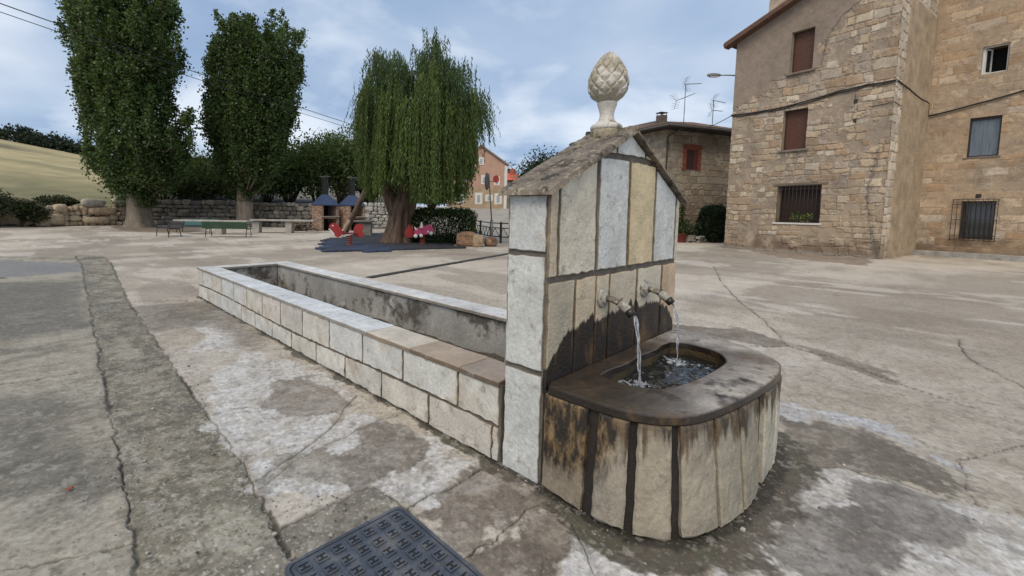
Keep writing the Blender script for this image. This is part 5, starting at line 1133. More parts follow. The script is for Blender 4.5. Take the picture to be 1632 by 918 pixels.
# ================================================================== TREES AND PLANTS
M_leaf = leafmat('leaves'); M_bark = mat('grey_bark', (.19, .16, .125), .95, var=.4, scale=4, bscale=26, bump=1.0, bdist=.04, stretch=(1, 1, .22))
M_wbark = mat('brown_furrowed_bark', (.120, .080, .055), .95, var=.55, scale=7, bscale=20, bump=1.0, bdist=.09, stretch=(1, 1, .16))
RG = np.random.RandomState(42)
def leaf_mesh(name, P, size, cols, parent, up=0.0, out=None, aspect=.62, mats=None, sizevar=.35, axis=None):
    """a cloud of rhombic leaves at points P; up lifts the leaf axes, out gives their outward directions"""
    n = len(P); a = RG.normal(size=(n, 3))
    if axis is not None: a = axis+RG.normal(size=(n, 3))*.18
    elif out is not None: a = a*.8+out*.7
    a[:, 2] += up; a /= np.linalg.norm(a, axis=1)[:, None]+1e-9
    b = np.cross(a, RG.normal(size=(n, 3))); b /= np.linalg.norm(b, axis=1)[:, None]+1e-9
    s = size*(1+sizevar*RG.uniform(-1, 1, n)); c = np.cross(a, b)
    V = np.stack([P-a*(s/2)[:, None], P+b*(s*aspect/2)[:, None]+c*(s*.10)[:, None], P+a*(s/2)[:, None], P-b*(s*aspect/2)[:, None]+c*(s*.10)[:, None]], 1).reshape(-1, 3)
    F = np.arange(n*4).reshape(-1, 4); o = mesh_np(name, V, F, np.repeat(cols, 4, 0), mats or [M_leaf])
    return adopt(o, parent)
def greens(n, base, var=.35, hue=.15, light=None, frac=.12):
    k = 1+var*RG.uniform(-1, 1, n); c = np.array(base)[None]*k[:, None]; c[:, 0] *= 1+hue*RG.uniform(-1, 1, n); c[:, 2] *= 1+hue*RG.uniform(-1, 1, n)
    if light is not None: m = RG.uniform(size=n) < frac; c[m] = np.array(light)*(0.8+.4*RG.uniform(size=m.sum()))[:, None]
    return c
def trunk_mesh(name, spine, rad, parent, mats, nseg=20, lob=.12, seed=0, flare=None):
    m = MB(); rn = random.Random(seed); ph = [rn.uniform(0, 6.28) for _ in range(4)]; V = []; sp = np.array(spine, float); n_ = len(sp)
    for i, p in enumerate(sp):
        for k in range(nseg):
            an = 2*math.pi*k/nseg; fl_ = (flare[i] if flare is not None else 0)
            r = rad[i]*(1+lob*math.sin(3*an+ph[0]+i*.2)+lob*.6*math.sin(5*an+ph[1]-i*.15)+lob*.5*math.sin(9*an+ph[2])+fl_*max(0, math.sin(4*an+ph[3]))**2)
            r *= 1+lob*.45*abs(math.sin(13*an*.5+ph[3]+math.sin(i*.9)*.5))-lob*.2; V.append(p+np.array([r*math.cos(an), r*math.sin(an), 0]))
    F = [(i*nseg+k, i*nseg+(k+1) % nseg, (i+1)*nseg+(k+1) % nseg, (i+1)*nseg+k) for i in range(n_-1) for k in range(nseg)]+[tuple((n_-1)*nseg+k for k in range(nseg))]
    m.add(V, F, 0, smooth=True); return m.build(name, mats, parent)
def poplar(tab, base_x, base_t, trunk_r, zt, lab, seed, ntuft, nleaf):
    """tab: photo row -> left and right edge of the crown"""
    B = foot(base_x, base_t); t = thing('poplar_tree', B, lab, 'tree', 'poplars by the dry stone wall'); mpp = base_t/CAM_F
    ys = np.array([r_[0] for r_ in tab], float); zs = EYE+(333-ys)*mpp; cl = (np.array([(r_[1]+r_[2])/2 for r_ in tab])-base_x+(333-ys)*(CAM_PX-base_x)/9025.)*mpp; hw = np.maximum(np.array([(r_[2]-r_[1])/2 for r_ in tab])*mpp-.28, .2)
    o_ = np.argsort(zs); zs, cl, hw = zs[o_], cl[o_], hw[o_]
    nseg = 9; sp = [B+Z_*(z-.25)+RT*np.interp(z, [0, 2, zt], [0, 0, np.interp(zt*.7, zs, cl)*.5]) for z in np.concatenate([[0, .25, .6, 1.1, 1.8], np.linspace(2.6, zt*.92, nseg)])]
    rr_ = [trunk_r*k for k in (1.28, 1.12, 1.0, .94, .90)]+[trunk_r*.85*(1-k)**.8+.03 for k in np.linspace(0, 1, nseg)]
    tr = trunk_mesh('trunk', sp, rr_, t, [M_bark], lob=.07, seed=seed, flare=[.28, .16, .05, .02]+[0]*(len(sp)-4))
    m = MB()
    P = []; O_ = []; C_ = []
    fd = np.array([FW[0], FW[1], 0]); fd /= np.linalg.norm(fd)
    zlo, zhi = zs[0], zs[-1]
    wts = np.interp(np.linspace(zlo, zhi, 200), zs, np.maximum(hw, .3)); cdf = np.cumsum(wts); cdf /= cdf[-1]
    nb_ = 17; ba = (np.arange(nb_)+RG.uniform(-.3, .3, nb_))*2*math.pi/nb_; br = RG.uniform(.90, 1.05, nb_); bb = RG.uniform(.78, 1.25, nb_); bt = RG.uniform(.90, 1.0, nb_)
    for k in range(ntuft):
        bi = RG.randint(nb_); z = np.interp(RG.uniform(), cdf, np.linspace(zlo, zhi-.9, 200)); z = zlo+(z-zlo)*(bt[bi] if z > zlo+3 else 1); an = ba[bi]+RG.normal()*(.22+.10*(z < zlo+3)); h_ = np.interp(z, zs, hw); c_ = np.interp(z, zs, cl)
        rr2 = (0.28+.72*RG.uniform()**.6)*max(h_, .25)*(1+.06*RG.normal())*br[bi]*(1+.05*math.sin(z*1.7+bi*2))
        dq = rr2*math.sin(an)*.95; kz = (base_t+dq)/base_t; lat0 = c_+rr2*math.cos(an); x0_ = (base_x-CAM_PX)*mpp; ctr = B+RT*((x0_+lat0)*kz-x0_)+fd*dq; ctr[2] = EYE+(z-EYE)*kz
        od = RT*math.cos(an)+fd*math.sin(an); L_ = RG.uniform(.7, 1.7)*(1.0 if z < zhi-1.5 else .8); ax_ = od*.30+Z_; ax_ /= np.linalg.norm(ax_)
        bright = RG.uniform(.75, 1.25)*bb[bi]
        n = nleaf; u = RG.uniform(size=n); w_ = .30*(1-u*.80)+.03
        q = ctr+np.outer((u-.35)*L_, ax_)+RG.normal(size=(n, 3))*w_[:, None]
        P.append(q); O_.append(np.tile(od, (n, 1))); C_.append(greens(n, np.array((.054, .092, .028))*bright, .35, .15, (.105, .155, .065), .15))
        if k % 3 == 0: m.tube([B+RT*c_*.6+Z_*max(1.8, z-2.2), ctr-ax_*L_*.35, ctr+ax_*L_*.45], [.07, .035, .01], 5)
    P = np.vstack(P); kk_ = P[:, 2] > zlo+.35; leaf_mesh('crown', P[kk_], .175, np.vstack(C_)[kk_], t, up=.1, out=np.vstack(O_)[kk_], aspect=.85)
    m.build('limbs', [M_bark], t)
    return t
poplar([(-62, 150, 215), (-40, 120, 250), (0, 100, 272), (30, 96, 286), (60, 97, 293), (100, 100, 291), (130, 106, 282), (160, 112, 280), (200, 118, 300), (230, 128, 316), (260, 136, 308), (285, 152, 290), (305, 172, 268), (325, 196, 250), (340, 205, 245)], 222, 32.6, .86, 16.5, 'larger and broader poplar with a thick grey trunk beside the boulder wall', 1, 760, 190)
poplar([(14, 385, 440), (30, 362, 460), (50, 338, 468), (80, 326, 478), (110, 324, 483), (150, 323, 476), (190, 322, 472), (230, 326, 462), (260, 334, 446), (290, 350, 430), (315, 370, 408), (328, 378, 402)], 391, 35.4, .68, 16, 'slimmer poplar with a notched flat top behind the green bench', 2, 660, 180)

# weeping willow
def willow():
    t0 = 20.0; B = foot(633, t0); t = thing('willow_tree', B, 'weeping willow with a leaning furrowed trunk on the blue play mat', 'tree'); mpp = t0/CAM_F
    fd = np.array([FW[0], FW[1], 0]); fd /= np.linalg.norm(fd); Lp = lambda x, y, d=0: B+RT*(x-633)*mpp+fd*d+Z_*(EYE+(336.5-y)*mpp)
    tr = trunk_mesh('trunk', [Lp(632, 391), Lp(633, 383), Lp(634, 372), Lp(636, 358), Lp(638, 344), Lp(641, 330), Lp(646, 315), Lp(652, 298), Lp(660, 270)], [.76, .68, .60, .53, .51, .54, .46, .36, .24], t, [M_wbark], 60, .13, 4, [.35, .25, .12, .06, .05, .04, 0, 0, 0])
    m = MB(); 
    for P, r_ in (([Lp(634, 350), Lp(624, 325), Lp(614, 300), Lp(606, 260), Lp(612, 200), Lp(608, 140)], [.34, .30, .25, .2, .13, .05]), ([Lp(646, 325), Lp(662, 290), Lp(672, 230), Lp(684, 160), Lp(688, 112)], [.34, .27, .2, .12, .03]), ([Lp(650, 320), Lp(680, 285), Lp(705, 220, .5), Lp(720, 160, .7)], [.3, .22, .14, .05]), ([Lp(640, 320), Lp(650, 270, -.8), Lp(660, 190, -1.4)], [.28, .2, .06]), ([Lp(644, 320), Lp(652, 265, .9), Lp(650, 180, 1.6)], [.28, .2, .06])):
        m.tube(P, r_, 10)
    m.build('limbs', [M_wbark], t)
    P = []; A_ = []; C_ = []
    def strand(p, ztip, drift, col, sp=.055, fade=1):
        L_ = p[2]-ztip
        if L_ < .2: return
        n = int(L_/sp); u = np.linspace(0, 1, n); ph = RG.uniform(0, 6)
        q = p+np.outer(u**1.5, drift)-np.outer(u*L_, Z_)+np.outer(np.sin(u*4+ph)*.06, RT); q += RG.normal(size=(n, 3))*.022
        P.append(q); a = np.tile(np.array([0, 0, -1.]), (n, 1))+np.outer(np.where(np.arange(n) % 2, 1, -1)*.45, RT*math.cos(ph)+fd*math.sin(ph)); A_.append(a); C_.append(greens(n, col, .25, .15, np.array(col)*1.9, .12))
    def profile(x):   # canopy top and hem rows at photo column x
        return np.interp(x, [556, 575, 585, 600, 620, 640, 665, 680, 688, 694, 712, 735, 752, 770, 778], [178, 150, 122, 96, 96, 102, 92, 84, 66, 88, 108, 118, 146, 160, 175]), np.interp(x, [556, 566, 575, 582, 600, 625, 640, 660, 690, 715, 735, 748, 760, 770, 778], [182, 205, 215, 262, 306, 266, 284, 306, 308, 288, 268, 244, 224, 208, 184])
    Rm = 3.05
    TR = []
    for k in range(150): TR.append((RG.uniform(574, 752), RG.uniform(-1, 1), RG.uniform(.65, 1.4), abs(RG.normal())*28, RG.normal()*18, RG.uniform() < .3))
    for k in range(2500):
        tx, td, tb, ttop, tlen, tshort = TR[RG.randint(150)] if RG.uniform() < .85 else (RG.uniform(566, 760), RG.uniform(-1, 1), 1, abs(RG.normal())*46, RG.normal()*16, RG.uniform() < .35)
        x = tx+RG.normal()*4.0; lat = np.clip((x-667)/109.0, -.99, .99); dm = math.sqrt(max(0.02, 1-lat*lat)); dd_ = np.clip(td+RG.normal()*.05, -1, 1); dd_ = math.copysign(abs(dd_)**.55, dd_)*dm*Rm*.92
        yt, yb = profile(x); kz = (t0+dd_)/t0; edge = abs(dd_)/(Rm); ytop = yt+(abs(dd_)/(Rm*dm+.01))**2*70+ttop+abs(RG.normal())*14
        if x < 590 or x > 748: ytop = yt+abs(RG.normal())*22
        ylen = yb+tlen+RG.normal()*8-(45 if tshort else 0)*RG.uniform()
        if tshort and RG.uniform() < .6: ylen = ytop+RG.uniform(40, 110)
        ytop = 336.5+(ytop-336.5)*kz; ylen = min(ylen, 322); ylen = 336.5+(ylen-336.5)*(kz if ylen < 336 else 1); p = Lp(699+(x-699)*kz, ytop, dd_); zt_ = Lp(x, max(ylen, ytop+18), dd_)[2]
        b_ = RG.uniform(.85, 1.15)*tb; thin = 1 if 590 < x < 748 else 1.15
        strand(p, zt_, (RT*lat*.25+fd*np.sign(dd_)*.12)*1.0, np.array((.074, .112, .030))*b_, .062*thin)
    # sprays arching out over the top and the sides
    for (x0, y0, x1, y1, n) in ((640, 130, 592, 97, 14), (632, 150, 574, 160, 12), (640, 140, 600, 92, 16), (655, 130, 625, 95, 12), (684, 110, 688, 66, 9), (682, 120, 664, 88, 12), (690, 120, 716, 104, 12), (700, 140, 744, 118, 12), (715, 165, 770, 158, 14), (715, 180, 774, 170, 12), (705, 135, 730, 110, 10), (690, 100, 697, 84, 8)):
        for k in range(n):
            d0 = RG.uniform(-1.5, 1.5); jx = RG.normal()*7; jy = RG.normal()*7
            for u in np.linspace(.1, 1, 9):
                x = x0+(x1-x0)*u+jx*u; y = y0+(y1-y0)*u-12*math.sin(u*math.pi)*.5+jy*u; kz = (t0+d0)/t0; x = 699+(x-699)*kz; y = 336.5+(y-336.5)*kz
                strand(Lp(x, y, d0), Lp(x, y+RG.uniform(14, 58), d0)[2], RT*(x1-x0)*.004+RG.normal(size=3)*.03, np.array((.062, .100, .040))*RG.uniform(.7, 1.3), .07)
    leaf_mesh('crown', np.vstack(P), .17, np.vstack(C_), t, axis=np.vstack(A_), aspect=.24)
willow()

def bush(name, loc, dims, lab, cat, group=None, base=(.035, .058, .018), n=4500, size=.14, nb=9, light=(.08, .12, .035), stem=True, trunkmat=None, seed=0, frac=.15, squash=1.0, ax=None, up=.25):
    """a shrub: overlapping leafy lobes of different size and tone on a few stems"""
    rn = np.random.RandomState(seed+100); t = thing(name, loc, lab, cat, group); P = []; C_ = []; O_ = []; m = MB(); d = np.array(dims, float); ax = ax or (RT, np.cross(Z_, RT), Z_); loc = np.array(loc, float)
    for k in range(nb):
        q = rn.normal(size=3); q /= np.linalg.norm(q); q[2] = abs(q[2])*1.1-.25 if k else .5
        rr_ = rn.uniform(.28, .5); c = np.array([q[0]*(.5-.30*rr_)*.85, q[1]*(.5-.30*rr_)*.85, .5+q[2]*.30])
        nn = n//nb; v = rn.normal(size=(nn, 3)); v /= np.linalg.norm(v, axis=1)[:, None]; rad = rr_*(1-.55*rn.uniform(size=nn)**2.2)*(1+.16*rn.normal(size=nn)*.5)
        e = c+v*rad[:, None]*np.array([1, 1, .8]); e[:, 2] = np.where(e[:, 2] < .02, .02+rn.uniform(size=nn)*.06, e[:, 2])
        P.append(loc+np.outer(e[:, 0]*d[0], ax[0])+np.outer(e[:, 1]*d[1], ax[1])+np.outer(e[:, 2]*d[2], ax[2])); O_.append(v); C_.append(greens(nn, np.array(base)*rn.uniform(.65, 1.4), .35, .18, light, frac))
        cc = loc+ax[0]*c[0]*d[0]+ax[1]*c[1]*d[1]+Z_*c[2]*d[2]
        if stem: m.tube([loc+(cc-loc)*np.array([.12, .12, -.02]), loc+(cc-loc)*np.array([.5, .5, .55]), cc], [.03*d[2]**.7, .02*d[2]**.7, .008], 6)
    leaf_mesh('crown', np.vstack(P), size, np.vstack(C_), t, up=up, out=np.vstack(O_), aspect=.6)
    if stem: m.build('trunk', [trunkmat or M_wbark], t)
    return t
# trees and shrubs rising behind the dry stone wall
HB = [(262, 42, 6.0, 4.2, 'dark shrub behind the broad poplar trunk', (.024, .040, .014)), (292, 46, 7.0, 4.6, 'olive green shrub between the two poplars', (.045, .066, .022)), (330, 44, 6.2, 4.0, 'brushy shrub just left of the slimmer poplar', (.040, .060, .020)), (372, 48, 7.0, 5.0, 'dark shrub behind the slimmer poplar', (.026, .044, .016)),
      (425, 45, 6.4, 5.4, 'tall green shrub right of the slimmer poplar trunk', (.034, .060, .020)), (462, 46, 6.5, 6.2, 'dense dark tree behind the left barbecue chimney', (.030, .054, .018)), (505, 48, 7.0, 7.0, 'bushy tree rising above the left barbecue', (.040, .068, .022)), (545, 47, 7.0, 7.6, 'tallest bushy tree, above the right barbecue chimney', (.046, .076, .025)),
      (588, 49, 7.0, 6.8, 'dark tree behind the top of the leaning pole', (.032, .058, .018)), (640, 50, 8, 5.0, 'low dark tree glimpsed behind the willow trunk', (.026, .044, .016)),
      (688, 47, 5.5, 3.0, 'low shrub glimpsed between the willow fronds and the clipped hedge', (.030, .050, .018))]
for i, (x, t__, wd, h_, lab, c) in enumerate(HB):
    zb = float(hill_z(np.array([x]), np.array([t__*1.0]), np.zeros(1), np.zeros(1))[0]); bush('shrub_tree', foot(x, t__, zb-.2), (wd, wd*.9, h_), lab+' beyond the wall', 'tree', 'shrubs and trees beyond the dry stone wall', base=tuple(np.array(c)*np.array((1.95, 1.8, 1.7))), n=9000, size=.28, nb=15, seed=i, light=(.085, .125, .038), frac=.2)
# dark verge shrubs over the bank at the left edge
for i, (x, t__, wd, h_, lab) in enumerate([(-2, 29.0, 3.0, 2.3, 'dark bramble at the left edge of the bank'), (32, 30.0, 2.0, 1.8, 'dark bramble beside the first boulders'), (92, 33.4, 2.2, .75, 'low dark bramble trailing over the boulders'), (-45, 28.5, 4, 2.6, 'bramble beyond the left end of the bank')]):
    bush('bramble', foot(x, t__, .05 if h_ > 1 else 1.45), (wd, 2.2, h_), lab, 'shrub', 'brambles on the bank', base=(.022, .032, .013), n=2200, size=.17, nb=8, seed=40+i, light=(.06, .075, .03))
# oaks on the crest of the hill
for i, (x, wd, h_, lab) in enumerate([(-30, 8, 6, 'farthest left oak on the hill crest'), (4, 7, 5.5, 'oak at the left edge of the hill crest'), (36, 9, 7.2, 'tallest oak on the hill crest'), (60, 8, 5.8, 'rounded oak next to the tallest on the crest'), (82, 9, 6.6, 'broad oak midway along the crest'), (101, 8, 6.2, 'oak near the end of the crest row'), (118, 8, 5.8, 'oak close to the poplar on the crest'), (134, 8, 5.2, 'last oak on the crest, touching the poplar crown')]):
    bush('oak_tree', foot(x, 134, float(crest_z(np.array([x]))[0])-1.6), (wd, wd, h_), lab, 'tree', 'oaks on the hill crest', base=(.020, .032, .022), n=900, size=.8, nb=8, seed=60+i, light=(.045, .06, .035), frac=.1)
# trees behind the houses up the road
for i, (x, t__, wd, h_, lab) in enumerate([(790, 95, 5, 9.8, 'small dark tree beyond the pink house gable'), (808, 97, 5, 9.6, 'dark tree behind the red chimney'), (853, 70, 4.6, 7.6, 'dark rounded tree right of the red roof'), (872, 76, 8, 9.8, 'broad dark tree above the pillar eaves'), (905, 80, 8, 10.8, 'dark tree behind the distant brown roof')]):
    bush('dark_tree', foot(x, t__, 2.0), (wd, wd, h_), lab, 'tree', 'trees beyond the houses', base=(.020, .036, .018), n=2600, size=.42, nb=11, seed=80+i, light=(.05, .075, .03), frac=.12)
# clipped hedge by the play mat, clipped bush by the house, potted plants
def hedge(name, loc, dims, lab, cat, base, n, size, light, rnd=.22, frac=.2):
    """a clipped plant: leaves through a rounded block, thickest at the shorn face, with dark twigs inside"""
    t = thing(name, loc, lab, cat); loc = np.array(loc, float); d = np.array(dims, float); ax = (RT, np.cross(Z_, RT), Z_)
    v = RG.uniform(-1, 1, size=(n, 3)); v /= np.abs(v).max(1)[:, None]; ex = 5 if rnd < .5 else 2.6; pw = v/(np.abs(v)**ex).sum(1)[:, None]**(1/ex); v = v/np.linalg.norm(v, axis=1)[:, None]; lump = 1+.16*(fbm(v[:, 0]*2.2+3+rnd, v[:, 1]*2.2+v[:, 2]*2.5, 7, 4)-.5)*2
    r_ = (1-.45*RG.uniform(size=n)**2.4)*lump*(1+.03*RG.normal(size=n)); e = pw*r_[:, None]*.5; z = .5+e[:, 2]; z = np.clip(z, .01, None)
    tone = .6+.8*fbm(v[:, 0]*3+9, v[:, 1]*3+v[:, 2]*3, 17, 3)
    P = loc+np.outer(e[:, 0]*d[0], ax[0])+np.outer(e[:, 1]*d[1], ax[1])+np.outer(z*d[2], Z_)
    leaf_mesh('crown', P, size, greens(n, base, .35, .15, light, frac)*tone[:, None], t, up=.35, out=v, aspect=.6)
    m = MB(); rj = random.Random(3)
    for k in range(14): q = loc+ax[0]*rj.uniform(-.3, .3)*d[0]+ax[1]*rj.uniform(-.3, .3)*d[1]; m.tube([q, q+Z_*d[2]*.4+ax[0]*rj.uniform(-.1, .1), q+Z_*d[2]*.8+ax[0]*rj.uniform(-.2, .2)], [.03, .02, .008], 5)
    m.build('trunk', [M_wbark], t); return t
hedge('hedge', foot(707, 20.6), (2.85, 1.7, 1.62), 'clipped dark green hedge behind the pink spring rider', 'hedge', (.026, .046, .012), 15000, .085, (.085, .135, .026))
hedge('clipped_bush', foot(1137, 24.1), (1.40, 1.3, 2.1), 'dark clipped bush standing against the corner of the sandstone house', 'bush', (.014, .030, .014), 11000, .085, (.03, .055, .022), .9)
def pot(x, t__, lab, h_=.34, r_=.24, mat_=None, plant=(.7, .5), tall=0, cat='potted plant', pc=(.03, .05, .018)):
    B = foot(x, t__); t = thing('potted_plant', B, lab, cat, 'pots in front of the tiled house'); m = MB(); m.lathe([(r_*.72, 0), (r_*.78, .02), (r_, h_*.9), (r_*1.08, h_*.9), (r_*1.08, h_), (r_*.9, h_), (r_*.88, h_-.06)], B, 18); m.build('pot', [mat_], t)
    n = 900; v = RG.normal(size=(n, 3)); q = B+v*np.array([plant[0], plant[0], plant[1]])*.33+Z_*(h_+plant[1]*.55); q[:, 2] = np.maximum(q[:, 2], h_*.8); 
    if tall: k = 500; q = np.vstack([q, B+RG.normal(size=(k, 3))*np.array([.09, .09, 0])+Z_*(h_+RG.uniform(size=k)*tall)[:, None]])
    leaf_mesh('foliage', q, .10, greens(len(q), pc, .4, .2, (.09, .12, .04), .12), t, up=.3)
    m = MB(); m.tube([B+Z_*h_*.7, B+Z_*(h_+.3+tall*.9)], [.02, .008], 6); m.build('stem', [M_wbark], t)
M_terra = mat('red_terracotta', (.20, .045, .032), .8, var=.2, scale=8, bump=.2)
pot(1086.5, 23.7, 'red pot with a tall climbing plant beside the pillar', .48, .30, M_terra, (.85, .7), 1.9)
pot(1111, 24.6, 'round dark pot of leafy plants between the trough planter and the stones', .30, .2, mat('dark_pot', (.05, .04, .035), .8), (.8, .5))
pt = thing('trough_planter', foot(1100, 23.8), 'pale ribbed trough planter in front of the tiled house', 'planter'); m = MB(); Bp = foot(1100, 23.8)
m.box(Bp+Z_*.25, (.46, .3, .26), ax=(dM, nM, Z_))
for k in range(9): m.box(Bp+dM*(-.2+k*.05)+nM*.155+Z_*.25, (.025, .02, .26), ax=(dM, nM, Z_))
m.box(Bp+Z_*.39, (.52, .36, .03), ax=(dM, nM, Z_)); m.box(Bp+Z_*.11, (.5, .34, .03), ax=(dM, nM, Z_))
m.build('planter_box', [mat('pale_planter', (.36, .34, .31), .8, var=.2, bump=.2)], pt)
for sx in (-.2, .2): m = MB(); m.box(Bp+dM*sx+Z_*.05, (.06, .3, .1), ax=(dM, nM, Z_)); m.build('foot', [bpy.data.materials['pale_planter']], pt)
n = 500; q = Bp+np.outer(RG.uniform(-.25, .25, n), dM)+np.outer(RG.uniform(-.12, .12, n), nM)+np.outer(.40+np.abs(RG.normal(size=n))*.14, Z_); leaf_mesh('foliage', q, .09, greens(n, (.03, .045, .016), .4), pt, up=.4)
m = MB(); rj = random.Random(12); Bs = foot(1128, 24.0)
for k in range(95):
    u = rj.uniform(-.75, .75); hmax = .50 if u > -.1 else .34; z = rj.uniform(.04, hmax); s_ = rj.uniform(.07, .16); g_ = rj.uniform(.18, .42); m.rock(Bs+dM*u+nM*rj.uniform(-.12, .12)+Z_*z, (s_*1.4, s_, s_*.8), k, 1, .2, col=(g_, g_*.95, g_*.87))
m.box(Bs+Z_*.16+dM*.1, (1.4, .18, .32), ax=(dM, nM, Z_), col=(.10, .09, .08))
M_rock = mat('field_stone', (1, 1, 1), .95, tint=True, var=.3, scale=4, bscale=22, bump=.9, bdist=.03, spots=[((.12, .11, .09), 5, .58, .70)])
o = m.build('stone_planter_wall', [M_rock]); tag(o, 'low wall of pale broken stones under the clipped bush', 'stone wall')
Gt = foot(1151, 24.4); gt = thing('metal_gate', Gt, 'dark blue metal gate beside the clipped bush', 'gate'); m = MB()
for k in range(7): m.box(Gt+dM*(-.35+k*.115)+Z_*.75, (.09, .03, 1.4), ax=(dM, nM, Z_))
m.build('panel', [mat('dark_blue_metal', (.02, .026, .045), .5, bump=.1)], gt)
m = MB(); m.box(Gt+Z_*1.48, (.9, .05, .06), ax=(dM, nM, Z_)); m.box(Gt+Z_*.06, (.9, .05, .06), ax=(dM, nM, Z_)); m.box(Gt-dM*.46+Z_*.75, (.06, .06, 1.5), ax=(dM, nM, Z_)); m.build('frame', [bpy.data.materials['dark_blue_metal']], gt)

# ------------------------------------------------------------------ dry stone walls
def stone_wall(name, A, B, h0, h1, lab, sizes, seed, pal, depth=.7, back=(.05, .042, .034), big=None, boxy=.5, rough=.12):
    A = np.array(A, float); B = np.array(B, float); L_ = np.linalg.norm(B-A); d = (B-A)/L_; n = np.array([d[1], -d[0], 0]); n = n if n@(CAM-A) > 0 else -n; rn = random.Random(seed); m = MB()
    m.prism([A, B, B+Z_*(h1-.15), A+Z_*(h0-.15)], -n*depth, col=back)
    z = 0; 
    while z < max(h0, h1)-.1:
        hh = rn.uniform(*sizes)*.72; s = -rn.uniform(0, .3)
        while s < L_:
            w_ = rn.uniform(*sizes)*rn.uniform(.7, 1.5); top_ = h0+(h1-h0)*min(1, max(0, s/L_))
            if z+hh*.6 < top_:
                h_ = hh*rn.uniform(.85, 1.15); c = np.array(pal[rn.randrange(len(pal))])*rn.uniform(.7, 1.2); m.rock(A+d*(s+w_/2)+n*rn.uniform(-.03, .07)+Z_*(z+h_/2+rn.uniform(-.03, .03)), (w_*1.0, .42, h_*1.02), rn.randrange(9999), 2, rough, col=tuple(c), boxy=boxy, ax=(d, n, Z_))
            s += w_*.98
        z += hh*.95
    for (u, zc, w_, h_, c) in (big or []): m.rock(A+d*u+n*.10+Z_*zc, (w_, .6, h_), rn.randrange(9999), 3, .07, col=c, boxy=.5, ax=(d, n, Z_), smooth=True)
    o = m.build(name, [M_rock]); tag(o, lab, 'stone wall', 'dry stone walls along the plaza'); return o
PS = [(.26, .225, .18), (.32, .275, .22), (.22, .195, .165), (.28, .24, .19)]
stone_wall('dry_stone_wall', foot(62, 31.2), foot(206, 36.6), 1.5, 1.7, 'wall of large tan boulders left of the broad poplar', (.32, .62), 5, [(.46, .36, .25), (.40, .31, .21), (.50, .41, .29), (.36, .30, .23)], boxy=.35, rough=.14, big=[(3.4, 1.75, 1.7, .62, (.36, .34, .30)), (5.6, 1.95, 2.0, .5, (.42, .385, .32)), (3.9, 1.15, 2.0, .62, (.48, .37, .25)), (3.5, .42, 1.9, .55, (.50, .40, .275)), (.9, .5, 1.1, .8, (.50, .41, .28)), (1.2, 1.3, .9, .6, (.44, .36, .26))])
stone_wall('dry_stone_wall', foot(206, 37.2), foot(384, 38.0), 2.0, 2.05, 'shaded grey field stone wall between the two poplars', (.40, .75), 6, PS)
stone_wall('dry_stone_wall', foot(384, 37.6), foot(500, 36.8), 1.95, 2.0, 'field stone wall between the slimmer poplar and the barbecues', (.40, .66), 7, [(.24, .21, .17), (.29, .25, .2), (.20, .175, .145)])
stone_wall('dry_stone_wall', foot(560, 37.0), foot(690, 37.6), 2.0, 1.9, 'pale mortared stone wall between the right barbecue and the willow', (.34, .6), 8, [(.36, .35, .33), (.42, .41, .385), (.30, .29, .27)], back=(.22, .21, .19))
m = MB(); A = foot(-260, 26.5); B = foot(66, 31.4); d = (B-A)/np.linalg.norm(B-A); L_ = np.linalg.norm(B-A); rj = random.Random(31)
V = []; nu, nv = 70, 12; nb_ = np.array([d[1], -d[0], 0]); nb_ = nb_ if nb_@(CAM-A) > 0 else -nb_
for i in range(nv):
    for k in range(nu): u = k/(nu-1)*L_; t = i/(nv-1); V.append(A+d*u-nb_*(t*1.6)+Z_*((1.75+.3*math.sin(u*1.1))*sstep(0, .8, t)+.35*(vnoise(u*1.7, t*4, 3)-.5)))
V = [np.array(v, float).ravel() for v in V]
F = [(i*nu+k, i*nu+k+1, (i+1)*nu+k+1, (i+1)*nu+k) for i in range(nv-1) for k in range(nu-1)]
o = mesh_np('bank', V, F, np.tile((.075, .060, .038), (len(V), 1)), [M_field], smooth=True); tag(o, 'dark earth bank at the left end of the plaza', kind='structure')

